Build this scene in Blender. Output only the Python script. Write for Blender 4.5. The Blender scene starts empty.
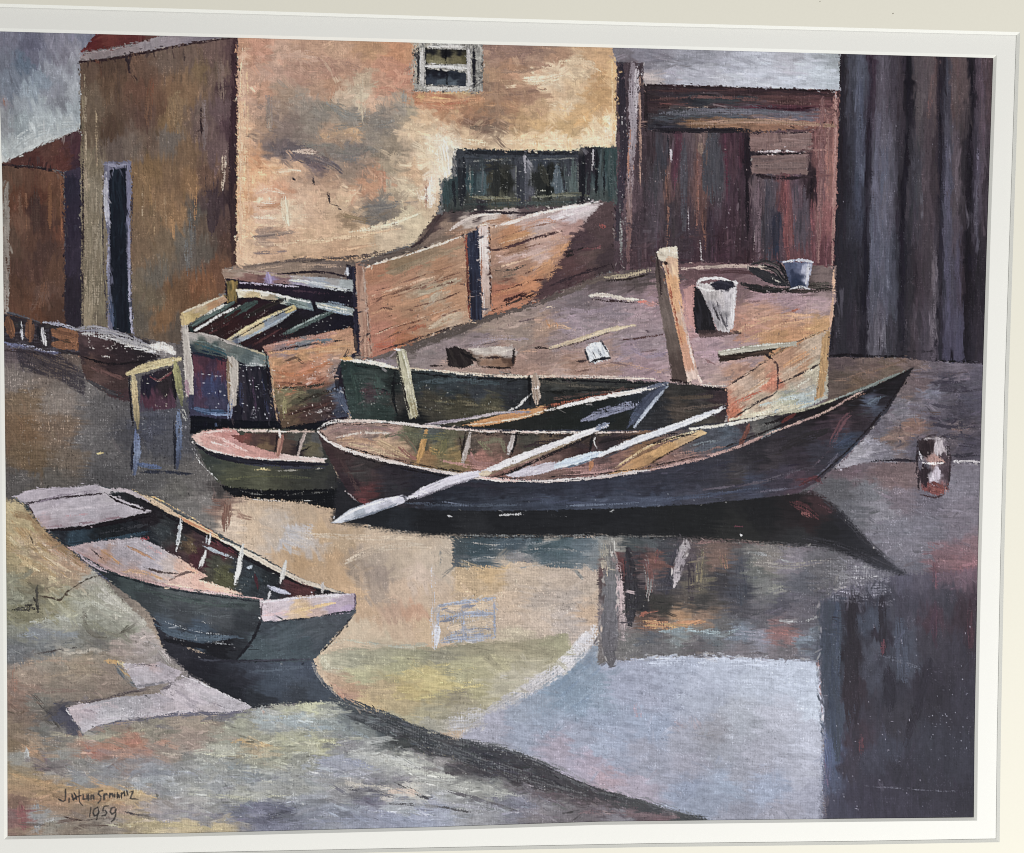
# A matted colour print of a harbour painting, lying flat and photographed from above at a slight angle.
# The picture surface is one flat sheet of fine mesh; every brush stroke is laid by code into the pigment colour.
import bpy, math, time
import numpy as np
from mathutils import Matrix
T0 = time.time()
S = 1.5                               # mesh cells per unit of picture measure
X0, Y0, X1, Y1 = -14.0, 22.0, 1004.0, 846.0
W = int((X1 - X0) * S); H = int((Y1 - Y0) * S)
f32 = np.float32
XS = (X0 + np.arange(W) / S).astype(f32); YS = (Y0 + np.arange(H) / S).astype(f32)
RGB = np.full((H, W, 3), .4, f32); ID = np.zeros((H, W), np.int16); WV = np.full((H, W), .05, f32)
rng = np.random.default_rng(7)
TAB = rng.random((256, 256)).astype(f32) * 2 - 1

def vn(x, y, s=0):
    x = x + s * 17.31; y = y + s * 41.77
    xi = np.floor(x); yi = np.floor(y); fx = x - xi; fy = y - yi
    fx = fx * fx * (3 - 2 * fx); fy = fy * fy * (3 - 2 * fy)
    xi = xi.astype(np.int32) & 255; yi = yi.astype(np.int32) & 255
    x2 = (xi + 1) & 255; y2 = (yi + 1) & 255
    a = TAB[yi, xi]; b = TAB[yi, x2]; c = TAB[y2, xi]; d = TAB[y2, x2]
    return (a + (b - a) * fx) * (1 - fy) + (c + (d - c) * fx) * fy
def streak(x, y, ang, L, w, s=0):
    ca, sa = math.cos(math.radians(ang)), math.sin(math.radians(ang))
    u = x * ca + y * sa; v = -x * sa + y * ca
    u = u + 3 * vn(x / 23, y / 23, s + 5); v = v + 2.0 * vn(x / 19, y / 19, s + 9)
    return vn(u / L, v / w, s) * .62 + vn(u / L * 2.3, v / w * 2.1, s + 1) * .38
def ss(a, b, x):
    t = np.clip((x - a) / (b - a), 0, 1); return t * t * (3 - 2 * t)
def hexc(h):
    return np.array([int(h[i:i + 2], 16) / 255 for i in (0, 2, 4)], f32)
def pts(s):
    if not isinstance(s, str): return np.array(s, float)
    return np.array([[float(v) for v in q.split(',')] for q in s.split()])
def samp(s):
    o = []
    for q in s.split():
        a, b, c = q.split(','); o.append((float(a), float(b), hexc(c)))
    return o
def smooth(p, n=6):
    if len(p) < 3: return p
    q = np.vstack([2 * p[0] - p[1], p, 2 * p[-1] - p[-2]]); o = []
    for i in range(1, len(q) - 2):
        for t in np.arange(n) / n:
            a, b, c, d = q[i - 1], q[i], q[i + 1], q[i + 2]
            o.append(.5 * (2 * b + (c - a) * t + (2 * a - 5 * b + 4 * c - d) * t * t + (3 * b - a - 3 * c + d) * t ** 3))
    o.append(p[-1]); return np.array(o)
def win(x0, y0, x1, y1):
    i0 = max(0, int((x0 - X0) * S)); i1 = min(W, int((x1 - X0) * S) + 2)
    j0 = max(0, int((y0 - Y0) * S)); j1 = min(H, int((y1 - Y0) * S) + 2)
    if i1 <= i0 or j1 <= j0: return None
    X, Y = np.meshgrid(XS[i0:i1], YS[j0:j1]); return (slice(j0, j1), slice(i0, i1)), X, Y
def sdist(X, Y, p):
    d2 = np.full(X.shape, 1e9, f32); ins = np.zeros(X.shape, bool); n = len(p)
    for i in range(n):
        ax, ay = p[i]; bx, by = p[(i + 1) % n]; ex, ey = bx - ax, by - ay
        L = ex * ex + ey * ey + 1e-9
        t = np.clip(((X - ax) * ex + (Y - ay) * ey) / L, 0, 1)
        d2 = np.minimum(d2, (X - ax - t * ex) ** 2 + (Y - ay - t * ey) ** 2)
        if ay != by:
            ins ^= ((ay > Y) != (by > Y)) & (X < (bx - ax) * (Y - ay) / (by - ay) + ax)
    d = np.sqrt(d2); return np.where(ins, d, -d).astype(f32)

KEYS = {}; INFO = []
def part(key, name, parent=None, label=None):
    KEYS[key] = len(INFO) + 1; INFO.append((key, name, parent, label))
SEED = [0]
def nseed():
    SEED[0] = (SEED[0] + 3) % 211; return SEED[0]
def put(sl, a, col):
    RGB[sl] = RGB[sl] * (1 - a[..., None]) + col * a[..., None]

def P(key, poly, cols, ang=0, L=22, w=2.4, warp=6, jit=.05, rag=1.0, soft=.7, p=4.6, an=(1, 1), wv=None, al=1.0, sm=0, dry=0):
    """an area of paint: colours blended between samples, pulled about along the brush direction"""
    q = pts(poly)
    if sm: q = smooth(np.vstack([q, q[:1]]), sm)[:-1]
    r = win(q[:, 0].min() - 3, q[:, 1].min() - 3, q[:, 0].max() + 3, q[:, 1].max() + 3)
    if r is None: return
    sl, X, Y = r; s = nseed()
    sd = sdist(X, Y, q) + rag * (1.0 * streak(X, Y, ang, 13, 1.3, s) + .7 * vn(X / 1.0, Y / 1.0, s + 2) + .4 * GR(X, Y, s))
    a = ss(-soft, soft, sd)
    if key: ID[sl][a > .5] = KEYS[key]
    if wv is not None: WV[sl] = WV[sl] * (1 - a) + wv * a
    if dry:
        n = .5 + .5 * streak(X, Y, ang, L * .6, 1.5, s + 7) * .8 + .28 * TH(X, Y)
        a = a * ss(dry - .18, dry + .18, n)
    n1 = streak(X, Y, ang, L, w, s + 3); n2 = streak(X, Y, ang, L * .8, w * 1.3, s + 6)
    if isinstance(cols, str) and ',' in cols:
        ca, sa = math.cos(math.radians(ang)), math.sin(math.radians(ang))
        k1 = warp * n1; k2 = warp * .5 * n2
        XX = X + k1 * ca * 1.2 - k2 * sa + 3.6 * vn(X / 5, Y / 5, s + 11); YY = Y + k1 * sa * 1.2 + k2 * ca + 3.6 * vn(X / 5, Y / 5, s + 13)
        acc = np.zeros(X.shape + (3,), f32); ws = np.zeros(X.shape, f32)
        for (x, y, c) in samp(cols):
            ww = 1 / (((XX - x) * an[0]) ** 2 + ((YY - y) * an[1]) ** 2 + 6) ** (p / 2)
            ws += ww; acc += ww[..., None] * c
        col = acc / ws[..., None]
    else:
        cc = [hexc(c) for c in cols.split()]
        col = np.broadcast_to(cc[0], X.shape + (3,)).astype(f32).copy()
        for i, c in enumerate(cc[1:]):
            t = ss(.0, .5, streak(X, Y, ang, L * 1.3, w * 1.3, s + 20 + i))[..., None]; col = col * (1 - t) + c * t
    n3 = streak(X, Y, ang, L * .45, 1.05, s + 17)
    lum = 1 + jit * (1.3 * n1 + 1.1 * n2 + .9 * n3 + .9 * vn(X / 4.5, Y / 4.5, s + 19)) + jit * .6 * vn(X / 1.1, Y / 1.1, s + 15)
    put(sl, a * al, np.clip(col * lum[..., None], 0, 1))

def GR(X, Y, s=0):
    """threads of the canvas: short uneven upright and level runs"""
    return .75 * vn(X / .85, Y / 7, 31 + s % 5) + .55 * vn(X / 7, Y / .85, 37 + s % 5)
def TH(X, Y):
    """the weave of the canvas the picture was printed from"""
    a = np.sin(X * 2.62 + 1.6 * vn(X / 9, Y / 30, 3)); b = np.sin(Y * 2.38 + 1.6 * vn(X / 30, Y / 9, 4))
    return .25 * a + .18 * b + .45 * GR(X, Y) + .75 * vn(X / 1.1, Y / 1.1, 8)

def B(key, line, wid, cols, dry=0, tap=(.55, .5), rag=.6, al=1.0, jit=.09, cv=1, soft=.55):
    """one brush stroke along a line; two colours run side by side as bristle marks; wid may be a list"""
    p = pts(line); wl = [wid] * len(p) if not isinstance(wid, (list, tuple)) else list(wid)
    if len(wl) != len(p): wl = list(np.interp(np.linspace(0, 1, len(p)), np.linspace(0, 1, len(wl)), wl))
    if cv and len(p) > 2:
        n0 = len(p); p = smooth(p, 5); wl = np.interp(np.linspace(0, n0 - 1, len(p)), np.arange(n0), wl)
    m = max(wl) / 2 + 3
    r = win(p[:, 0].min() - m, p[:, 1].min() - m, p[:, 0].max() + m, p[:, 1].max() + m)
    if r is None: return
    sl, X, Y = r; s = nseed()
    best = np.full(X.shape, 1e9, f32); sx = np.zeros(X.shape, f32); lat = np.zeros(X.shape, f32); hw = np.zeros(X.shape, f32); acc = 0
    seg = np.hypot(*(p[1:] - p[:-1]).T); tot = seg.sum() + 1e-6
    for i in range(len(p) - 1):
        ax, ay = p[i]; ex, ey = p[i + 1] - p[i]; L2 = ex * ex + ey * ey + 1e-9
        t = np.clip(((X - ax) * ex + (Y - ay) * ey) / L2, 0, 1)
        dx = X - ax - t * ex; dy = Y - ay - t * ey; d = dx * dx + dy * dy; k = d < best
        best = np.where(k, d, best); sx = np.where(k, acc + t * seg[i], sx)
        lat = np.where(k, (ex * dy - ey * dx) / math.sqrt(L2), lat); hw = np.where(k, (wl[i] + (wl[i + 1] - wl[i]) * t) / 2, hw); acc += seg[i]
    u = sx / tot
    hw = hw * (tap[0] + (1 - tap[0]) * ss(0, .25, u)) * (tap[1] + (1 - tap[1]) * ss(0, .25, 1 - u))
    sd = hw - np.sqrt(best) + rag * (1.0 * vn(sx / 4, lat / 3, s) + .9 * vn(X / 1.0, Y / 1.0, s + 1))
    a = ss(-soft, soft, sd)
    if key: ID[sl][a > .5] = KEYS[key]
    if dry:
        en = np.minimum(sx, tot - sx); dd = dry - .06 + .2 * (1 - ss(0, min(6, tot * .25) + .01, en)) + .08 * (1 - ss(0, 1.2, hw - np.sqrt(best)))
        n = .5 + .40 * vn(sx / 9, lat / 1.0, s + 4) + .30 * TH(X, Y)
        a = a * ss(dd - .16, dd + .16, n)
    cc = [hexc(c) for c in cols.split()]
    col = np.broadcast_to(cc[0], X.shape + (3,)).astype(f32).copy()
    if len(cc) == 2:
        t = ss(-.25, .35, vn(sx / 20, lat / 1.3, s + 6) + .5 * vn(sx / 7, lat, s + 8))[..., None]; col = col * (1 - t) + cc[1] * t
    elif len(cc) > 2:                        # colours in order along the stroke
        q = np.clip(u * (len(cc) - 1) + .3 * vn(sx / 8, lat / 1.2, s + 6), 0, len(cc) - 1.001); i0 = q.astype(int); t = (q - i0)[..., None]
        A = np.array(cc); col = A[i0] * (1 - t) + A[i0 + 1] * t
    lum = 1 + jit * (vn(sx / 16, lat / 1.0, s + 9) + .5 * vn(X / 1.2, Y / 1.2, s + 10))
    put(sl, a * al, np.clip(col * lum[..., None], 0, 1))

def D(poly, dens, ang, aj=12, L=(8, 18), w=(2, 4), cj=.07, dry=.3, al=.85, off=3):
    """many short strokes that pick up the paint already there and drag it"""
    q = pts(poly); x0, y0 = q.min(0); x1, y1 = q.max(0)
    n = int((x1 - x0) * (y1 - y0) * dens / 100); g = np.random.default_rng(nseed() + 1000)
    if n == 0: return
    cx = g.uniform(x0, x1, n); cy = g.uniform(y0, y1, n)
    ok = sdist(cx.astype(f32), cy.astype(f32), q) > 0
    for x, y in zip(cx[ok], cy[ok]):
        i = int((x - X0) * S); j = int((y - Y0) * S)
        if not (2 < i < W - 3 and 2 < j < H - 3): continue
        th = math.radians(ang + g.normal() * aj); l = g.uniform(*L) / 2; ww = g.uniform(*w) / 2
        ca, sa = math.cos(th), math.sin(th); o = g.normal() * off
        i2 = min(max(int((x + o * ca - X0) * S), 0), W - 1); j2 = min(max(int((y + o * sa - Y0) * S), 0), H - 1)
        if ID[j2, i2] != ID[j, i]: i2, j2 = i, j
        c = RGB[j2, i2] * (1 + g.normal() * cj) + g.normal(size=3) * cj * .05
        ex = abs(l * ca) + abs(ww * sa) + 1; ey = abs(l * sa) + abs(ww * ca) + 1
        r = win(x - ex, y - ey, x + ex, y + ey)
        if r is None: continue
        sl, X, Y = r; u = (X - x) * ca + (Y - y) * sa; v = -(X - x) * sa + (Y - y) * ca
        a = ss(1, .55, np.abs(u) / l + .25 * vn(v / .9, u / 9, i & 63)) * ss(1.05, .6, np.abs(v) / ww)
        nz = .5 + .5 * vn(u / 9 + i, v / .8 + j, 2)
        a = a * ss(dry - .25, dry + .25, nz) * al * (ID[sl] == ID[j, i])
        put(sl, a, np.clip(c * (1 + .08 * (nz[..., None] - .5)), 0, 1))

def SP(poly, dens, col, r=(.5, 1.0), al=.9):
    """bare canvas showing as fine specks where the brush skipped"""
    q = pts(poly); x0, y0 = q.min(0); x1, y1 = q.max(0); n = int((x1 - x0) * (y1 - y0) * dens / 100)
    g = np.random.default_rng(nseed() + 2000); cx = g.uniform(x0, x1, n); cy = g.uniform(y0, y1, n)
    ok = (sdist(cx.astype(f32), cy.astype(f32), q) > 0) & (vn(cx / 7, cy / 7, 6) > -.05)
    c = hexc(col)
    for x, y in zip(cx[ok], cy[ok]):
        rr = g.uniform(*r) * .72; k = win(x - rr - 2, y - rr - 2, x + rr + 2, y + rr + 2)
        if k is None: continue
        sl, X, Y = k; e = g.uniform(.45, 1.7); d = np.hypot((X - x) * e, (Y - y) / e)
        put(sl, ss(rr + .55, rr - .45, d) * al * g.uniform(.25, .9), c)

TEST = None
ILLC = [v * 1.043 for v in (.6839, .116, .0912, .1649, -.0081, .022)]; GAIN = 1.0; SPEC0 = .006
AMB = .376; LAMP = 17.2; LPOS = (.68, -.8, 1.2)
WHITE = (.928, .922, .868); CREAM = (.9, .872, .752)
CHROMA = .78; SHIFT = (0, .001, .008)
SHARP = .7
GAINS = '''40,110,1.0 150,190,1.03 60,440,1.28 300,60,1.1 560,90,1.05 885,200,1.06 920,300,1.04 960,120,1.05 860,100,1.08 740,180,1.1 420,290,1.02 600,340,1.1 300,380,1.12 450,450,1.1 560,490,1.1 900,400,1.0 850,430,1 920,520,1.2 900,720,1.12 700,600,1.15 700,720,1.06 540,600,1.1 370,600,1.16 400,680,1.12 200,600,1.4 290,640,1.3 60,680,1.1 200,760,1.2 400,790,1.2 60,540,1.1 80,515,.98 110,560,1.0 150,700,.98 220,697,1.0 310,608,1.05 600,790,1.2 90,800,1.1 40,240,1.02 200,280,1.03 160,400,1.15'''
# ---------------------------------------------------------------- broken edges
def EB(n, seed, L=(1.8, 5.5), w=(1.0, 2.2), skip='', dark=.16, box=None):
    """where two areas of paint meet the edge is broken: paint dragged over it, dark and light touches along it"""
    g = np.random.default_rng(seed)
    e = (ID[:-1, :-1] != ID[1:, :-1]) | (ID[:-1, :-1] != ID[:-1, 1:])
    sk = np.zeros(len(INFO) + 1, bool)
    for q in skip.split(): sk[KEYS[q]] = True
    bad = sk[ID]; e &= ~(bad[:-1, :-1] | bad[1:, :-1] | bad[:-1, 1:])
    if box: e &= ((XS[None, :-1] > box[0]) & (XS[None, :-1] < box[2]) & (YS[:-1, None] > box[1]) & (YS[:-1, None] < box[3]))
    jj, ii = np.nonzero(e); k = g.integers(0, len(jj), n)
    for j, i in zip(jj[k], ii[k]):
        # local run of the edge
        j0, j1, i0, i1 = max(j - 5, 0), min(j + 6, H - 1), max(i - 5, 0), min(i + 6, W - 1)
        a, b = np.nonzero(e[j0:j1, i0:i1])
        th = .5 * math.atan2(2 * np.mean((a - a.mean()) * (b - b.mean())), np.var(b) - np.var(a) + 1e-6) + g.normal() * .35
        x, y = X0 + i / S + g.normal() * .9, Y0 + j / S + g.normal() * .9
        o = g.uniform(2, 6) * S; q = g.uniform(0, 6.28)
        j2, i2 = int(np.clip(j + o * math.sin(q), 0, H - 1)), int(np.clip(i + o * math.cos(q), 0, W - 1))
        c = RGB[j2, i2].copy(); r_ = g.random()
        if r_ < dark: c = c * g.uniform(.4, .75)
        elif r_ < dark + .1: c = c + (np.array([.86, .83, .78]) - c) * g.uniform(.2, .55)
        l = g.uniform(*L) / 2; ww = g.uniform(*w) / 2; ca, sa = math.cos(th), math.sin(th)
        rr = win(x - l - 1, y - l - 1, x + l + 1, y + l + 1)
        if rr is None: continue
        sl, X, Y = rr; u = (X - x) * ca + (Y - y) * sa; v = -(X - x) * sa + (Y - y) * ca
        al = ss(1.05, .5, np.abs(u) / l + .35 * vn(v / .8 + i, u / 6)) * ss(1.15, .5, np.abs(v) / ww) * g.uniform(.5, .95)
        put(sl, al, c)
# ---------------------------------------------------------------- what is painted: parts and sub-parts
for k, n, pa, lb in [
 ('sky', 'painted_sky', 0, 'cloudy grey sky above the shed roof'), ('sky2', 'painted_sky', 0, 'pale lilac strip of sky above the plank wall'),
 ('shed', 'painted_shed', 0, 'small brown shed at the edge of the picture'), ('shedroof', 'roof', 'shed', 0), ('shedshade', 'shadow_gap', 'shed', 0),  # shedshade: strip of shadow between shed and house, put in as dark pigment
 ('house', 'painted_house', 0, 'ochre harbour house with a sunlit front'), ('hside', 'shadow_gap', 'house', 'brown side wall in shade'),
 ('hroof', 'roof', 'house', 'red roof corner'), ('fascia', 'fascia', 'house', 0), ('door', 'doorway', 'house', 0), ('attic', 'window', 'house', 'small white framed window'), ('pane', 'window_opening', 'house', 0),
 ('green', 'painted_lean_to', 0, 'low dark green glazed lean-to against the house'),
 ('slope', 'painted_path', 0, 'brown path sloping along the top of the board fence'),
 ('pw', 'painted_plank_wall', 0, 'dark red weathered plank wall'), ('pwbeam', 'beam', 'pw', 0), ('pwpost', 'corner_post', 'pw', 0), ('pwpanel', 'patch_board', 'pw', 'mauve boards nailed over the planks'),
 ('barn', 'painted_barn_wall', 0, 'tall slate blue plank wall of a barn'),
 ('quay', 'painted_quay', 0, 'mauve earth quay with odds and ends lying about'),
 ('fence', 'painted_board_fence', 0, 'orange sunlit board fence'), ('fpost', 'fence_post', 'fence', 0), ('fpost2', 'fence_post', 'fence', 0),
 ('stones', 'painted_stone_edging', 0, 'row of small brown stones along the water'), ('ledge', 'painted_ledge', 0, 'plank ledge with a pale top'),
 ('trestle', 'painted_trestle', 0, 'wooden trestle standing in the water'),
 ('jetty', 'painted_landing_stage', 0, 'tumbledown landing stage of beams and boards'), ('jtop', 'plank', 'jetty', 0), ('jb1', 'beam', 'jetty', 0), ('jb2', 'beam', 'jetty', 0), ('jb3', 'beam', 'jetty', 0), ('jpost', 'post', 'jetty', 0), ('jpost2', 'post', 'jetty', 0), ('jfront', 'front_board', 'jetty', 0),
 ('crate', 'painted_crate', 0, 'orange wooden crate beside the landing stage'),
 ('bollard', 'painted_mooring_post', 0, 'leaning mooring post lit from one side'), ('bucket', 'painted_bucket', 0, 'white bucket on the quay'), ('mouth', 'bucket_mouth', 'bucket', 0),
 ('pail', 'painted_pail', 0, 'small blue pail against the plank wall'), ('heap', 'painted_rubbish_heap', 0, 'dark heap of rubbish beside the blue pail'),
 ('block', 'painted_block', 0, 'small white block on the quay'), ('pole', 'painted_pole', 0, 'thin pale pole lying on the quay'), ('stick', 'painted_stick', 0, 'short pale stick near the fence'), ('plank', 'painted_plank', 0, 'loose plank lying near the bucket'), ('box', 'painted_broken_box', 0, 'broken box on the edge of the quay'),
 ('qboards', 'painted_quay_boarding', 0, 'sloping salmon boards at the corner of the quay'), ('qpost', 'corner_post', 'qboards', 0),
 ('shore', 'painted_mud_shore', 0, 'mauve mud shore below the barn'),
 ('water', 'painted_water', 0, 'harbour water full of reflections'), ('wsky', 'sky_reflection', 'water', 0), ('wwin', 'window_reflection', 'water', 0), ('wboat', 'boat_reflection', 'water', 0), ('wpunt', 'punt_reflection', 'water', 0), ('wpost', 'post_reflection', 'water', 0), ('wbarn', 'barn_reflection', 'water', 0),
 ('float', 'painted_float', 0, 'small cask afloat at the water line'),
 ('gboat', 'painted_moored_boat', 0, 'dark green boat moored against the quay'), ('gpost', 'post', 'gboat', 0), ('gpost2', 'post', 'gboat', 0), ('grail', 'gunwale', 'gboat', 0), ('gbow', 'bow_board', 'gboat', 0),
 ('dinghy', 'painted_dinghy', 0, 'small olive dinghy with a pink rim'), ('drim', 'rim', 'dinghy', 0), ('din', 'inside', 'dinghy', 0),
 ('row', 'painted_rowing_boat', 0, 'large black rowing boat with a raised prow'), ('rin', 'inside', 'row', 0), ('rgun', 'gunwale', 'row', 0), ('rrib', 'rib', 'row', 0), ('rrib2', 'rib', 'row', 0), ('rrib3', 'rib', 'row', 0), ('rrib4', 'rib', 'row', 0), ('rthw', 'thwart', 'row', 'golden yellow plank'), ('oar', 'oar', 'row', 'oar with its blade in the water'), ('oar2', 'oar', 'row', 'oar lying across the boat'),
 ('punt', 'painted_punt', 0, 'flat dark punt drawn up to the bank'), ('pin', 'inside', 'punt', 0), ('pdeck', 'foredeck', 'punt', 0), ('pseat', 'seat', 'punt', 0), ('prim', 'rim', 'punt', 0), ('ptran', 'transom', 'punt', 0), ('prib', 'rib', 'punt', 0), ('prib2', 'rib', 'punt', 0), ('prib3', 'rib', 'punt', 0), ('prib4', 'rib', 'punt', 0),
 ('bank', 'painted_bank', 0, 'grassy mud bank in the foreground'), ('slab', 'slab', 'bank', 'pale lilac slab'), ('slab2', 'slab', 'bank', 'pale lilac slab'), ('stake', 'stake', 'bank', 0), ('rope', 'rope', 'bank', 0),
 ('sign', 'signature', 0, 'black brushed signature'), ('date', 'date', 0, 'black brushed year'),
]: part(k, n, pa or None, lb or None)

# ---------------------------------------------------------------- water first
P('water', '-14,330 1004,330 1004,850 -14,850', '''15,340,4a4248 20,350,54484a 40,350,54463f 60,360,594c44 15,380,6a6059 25,400,61503e 25,430,5e4935 30,460,594835 60,400,6a6058 60,430,5f4f41 70,460,5c5044
90,385,5f5a57 100,410,4f4c4b 120,400,4d4a4a 90,440,545150 110,450,514e4d 130,440,403f42 100,470,4a4848 50,480,504b45 20,480,4c4845 150,430,40414a 165,440,45454a 120,480,4a4848 150,480,4f4d4c 180,490,57544f
200,480,5a5653 165,500,5c5955 190,510,66625e 210,500,6f6a66 200,525,6b6661 222,505,6b5046 222,488,3c3836
230,510,8a7060 240,512,b39a80 260,510,ab9276 300,520,a28a6f 330,520,a98e72 235,525,b49f89 250,530,b39a7e 280,535,a99681 295,532,a9a3a0 320,530,b0916d 340,540,a58a6a 380,540,b39b80 420,540,b09a80 330,560,a98762
300,560,a8855e 360,565,8d7a68 380,570,958373 400,560,a8947d 430,555,b5a18a 350,590,b18e6a 375,590,9c8876 400,590,b2977d 420,580,b9a28e 365,610,b09070 390,610,a98870 415,610,b48d70 430,600,b39a80 350,630,b7a286 400,630,b5997c 430,625,b69a78
470,575,b0946f 490,572,b8976a 520,577,b6a088 560,577,b09c88 585,575,b09c8a 480,590,b59872 510,600,b79e84 540,600,a9998a 570,600,a59689 590,590,a89684 510,620,b49d86 540,625,b5a08c 570,620,a89a90 590,612,b5987c 520,637,ad9f84 470,630,ab9a80
860,460,6b5f66 850,470,6b5a60 880,475,6f5b5c 900,480,705c5c 840,490,57565a 870,490,6a6a70 900,500,6a6068 930,500,5d5862 960,490,6f6a74 970,510,6b646e 880,510,77747c 850,510,5c5c62 900,530,6a6872 930,530,64616b 960,530,67606a 970,545,755a60
900,550,6a6670 920,550,69656f 940,560,6c5056 960,560,77555a 965,570,80545a 945,580,54424a 890,565,62606a 915,565,5a5862''', ang=3, L=26, w=2, warp=7, an=(.75, 1), wv=.13)
WV[:, :] = np.where((ID == KEYS['water']) & (XS[None, :] < 215) & (YS[:, None] < 500), .19, WV)
# the brown cast of the house wall in the water
P('water', '240,505 452,520 456,700 330,700 330,640 260,560', '300,520,a28a6f 330,520,a98e72 250,530,b39a7e 280,535,a99681 295,530,a9a3a0 285,540,a5a0a0 310,545,aa9c90 320,530,b0916d 340,540,a58a6a 380,540,b39b80 420,540,b09a80 330,560,a98762 300,560,a8855e 290,555,a98a68 360,565,8d7a68 380,570,907e70 375,555,9c8a78 400,560,a8947d 430,555,b5a18a 340,585,b18e68 355,600,b3916c 375,595,9c8876 400,590,b2977d 420,580,b9a28e 445,560,ab9a85 365,610,b09070 390,610,a98870 415,610,b0866a 430,600,b39a80 360,630,b7a286 400,630,b5997c 430,625,b69a78 390,645,a8977c 345,625,b39c80', ang=70, L=26, w=4, warp=9, soft=3, rag=3, jit=.03, wv=.075)
B('water', '290,533 350,537 420,539', 6, 'b8a48a bba78e', dry=.5)
B('water', '345,562 380,548 430,546', 8, 'b5a38c a8947d', dry=.5)
B('water', '432,566 433,600 432,640', 6, 'b5b3b8 a89a8c', dry=.6)
B('water', '437,548 437,566', 10, '7d7a72 a5947e', dry=.5)
B('water', '228,500 225,530', 9, '6b4a3e 7d5c4c', dry=.3)
P('water', '283,527 312,524 314,546 288,548', 'a9a6a8 b0a498 9f9c9e', ang=20, al=.75, soft=3, rag=3, dry=.4)
# olive bank mirrored
P('water', '318,655 345,648 440,648 480,641 520,641 566,634 575,655 520,700 490,722 430,735 380,712 345,704 322,670', '''350,660,8f8c74 380,655,918d72 420,650,8a8669 440,655,85806a 480,645,8c8468 510,645,948a6c 540,645,8f876a 560,640,95906f 330,665,a39c82 360,675,9f9a74 400,665,98946f 420,675,b09f68 440,685,b5a468 410,690,aa965f
460,670,a09a74 490,665,a39b76 480,690,989069 450,700,8f8565 380,690,a58f6a 350,688,a88567 340,693,a07a66 370,705,b2996c 400,705,a39068 420,715,9a9170 440,710,918a70 460,715,8f8770 500,690,a09980 520,680,a8a088 385,718,9b9476 430,727,908c7c 455,725,a09a90 335,680,a3876c 450,668,8a8464''', ang=4, L=30, w=2.2, warp=8, an=(.6, 1), wv=.09, soft=2, rag=2)
B('water', '322,650 345,640 390,646 440,645', 4, '9a9a88 b0aa92', dry=.5)
B('water', '320,655 330,668 350,672', 6, 'b5b096 a5a088', dry=.5)
B('water', '345,700 338,690 330,683', 4, 'a8705c b08a70', dry=.4)
for q in ['390,682 430,674 475,668', '400,693 440,684 480,680', '380,676 420,670 450,664', '410,700 440,694 485,684']:
    B('water', q, 4, 'b8a868 a89a62', dry=.6)
P('water', '448,692 470,688 472,704 448,706', '857c68 78705e', al=.6, soft=3, rag=3, dry=.4)
# slate patch, wall mirrored
P('water', '452,536 604,536 604,570 585,570 560,568 520,562 500,568 470,566 453,566', '460,545,3b464a 455,560,4d5458 480,550,35454c 490,560,435158 510,542,41505a 540,550,3b4d54 560,545,44565c 580,550,56646c 520,561,7d7a7a 545,560,505f66 590,560,6f7578 500,564,868078', ang=2, L=24, w=1.6, warp=7, rag=2.5, soft=1.5, wv=.1)
for q in ['458,541 500,545 560,541', '500,556 540,549 590,552', '455,563 490,558 520,563', '520,568 560,562 598,566', '470,552 500,548 530,556']:
    B(None, q, 3, '8d8c88 6f7a80', dry=.68)
P('wwin', '437,603 495,595 496,638 440,643', 'b09a80 a89880 b5a088', ang=5, al=.6, wv=.12)
for q, w, c in [('437,606 460,602 495,597', 3, '858a9a a0a6b2'), ('438,610 470,606 492,604', 3, '787c8c'), ('437,617 470,613 499,612', 3.2, '8a90a2 aeb2bc'), ('440,621 460,618', 3.5, '6f7484'), ('439,643 465,640 495,637', 3, '9298a8 acb0ba'),
                ('442,638 460,632 494,628', 5, '757a8a 9298a4'), ('494,597 495,637', 2.2, '9298a6'), ('466,626 466,640', 3, '7a8090'), ('490,602 489,612', 4, '7f8494')]:
    B('wwin', q, w, c, dry=.45)
for q, w in [('436,606 495,598', 4), ('437,618 499,613', 4), ('440,641 495,635', 7), ('438,604 438,644', 3), ('494,597 495,638', 3), ('462,604 463,640', 3)]: B('wwin', q, w, '7b8296 8d94a6', dry=.5, al=.9)
B('wwin', '437,624 435,646', 8, 'b8bccc c8c8ce', dry=.3)
SP('436,604 496,597 497,638 438,644', 14, '70768a', r=(.5, 1), al=.7); SP('436,604 496,597 497,638 438,644', 8, 'c0c2ca', r=(.5, 1), al=.7)
for q in ['448,609 462,608', '475,608 486,606', '450,629 462,626', '474,624 488,622']:
    B('wwin', q, 6, 'b8a086 bfa88c', dry=.2)
P('water', '536,592 556,592 558,602 538,604', 'a08c7c 94857a', al=.5, soft=3, dry=.5)
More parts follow.
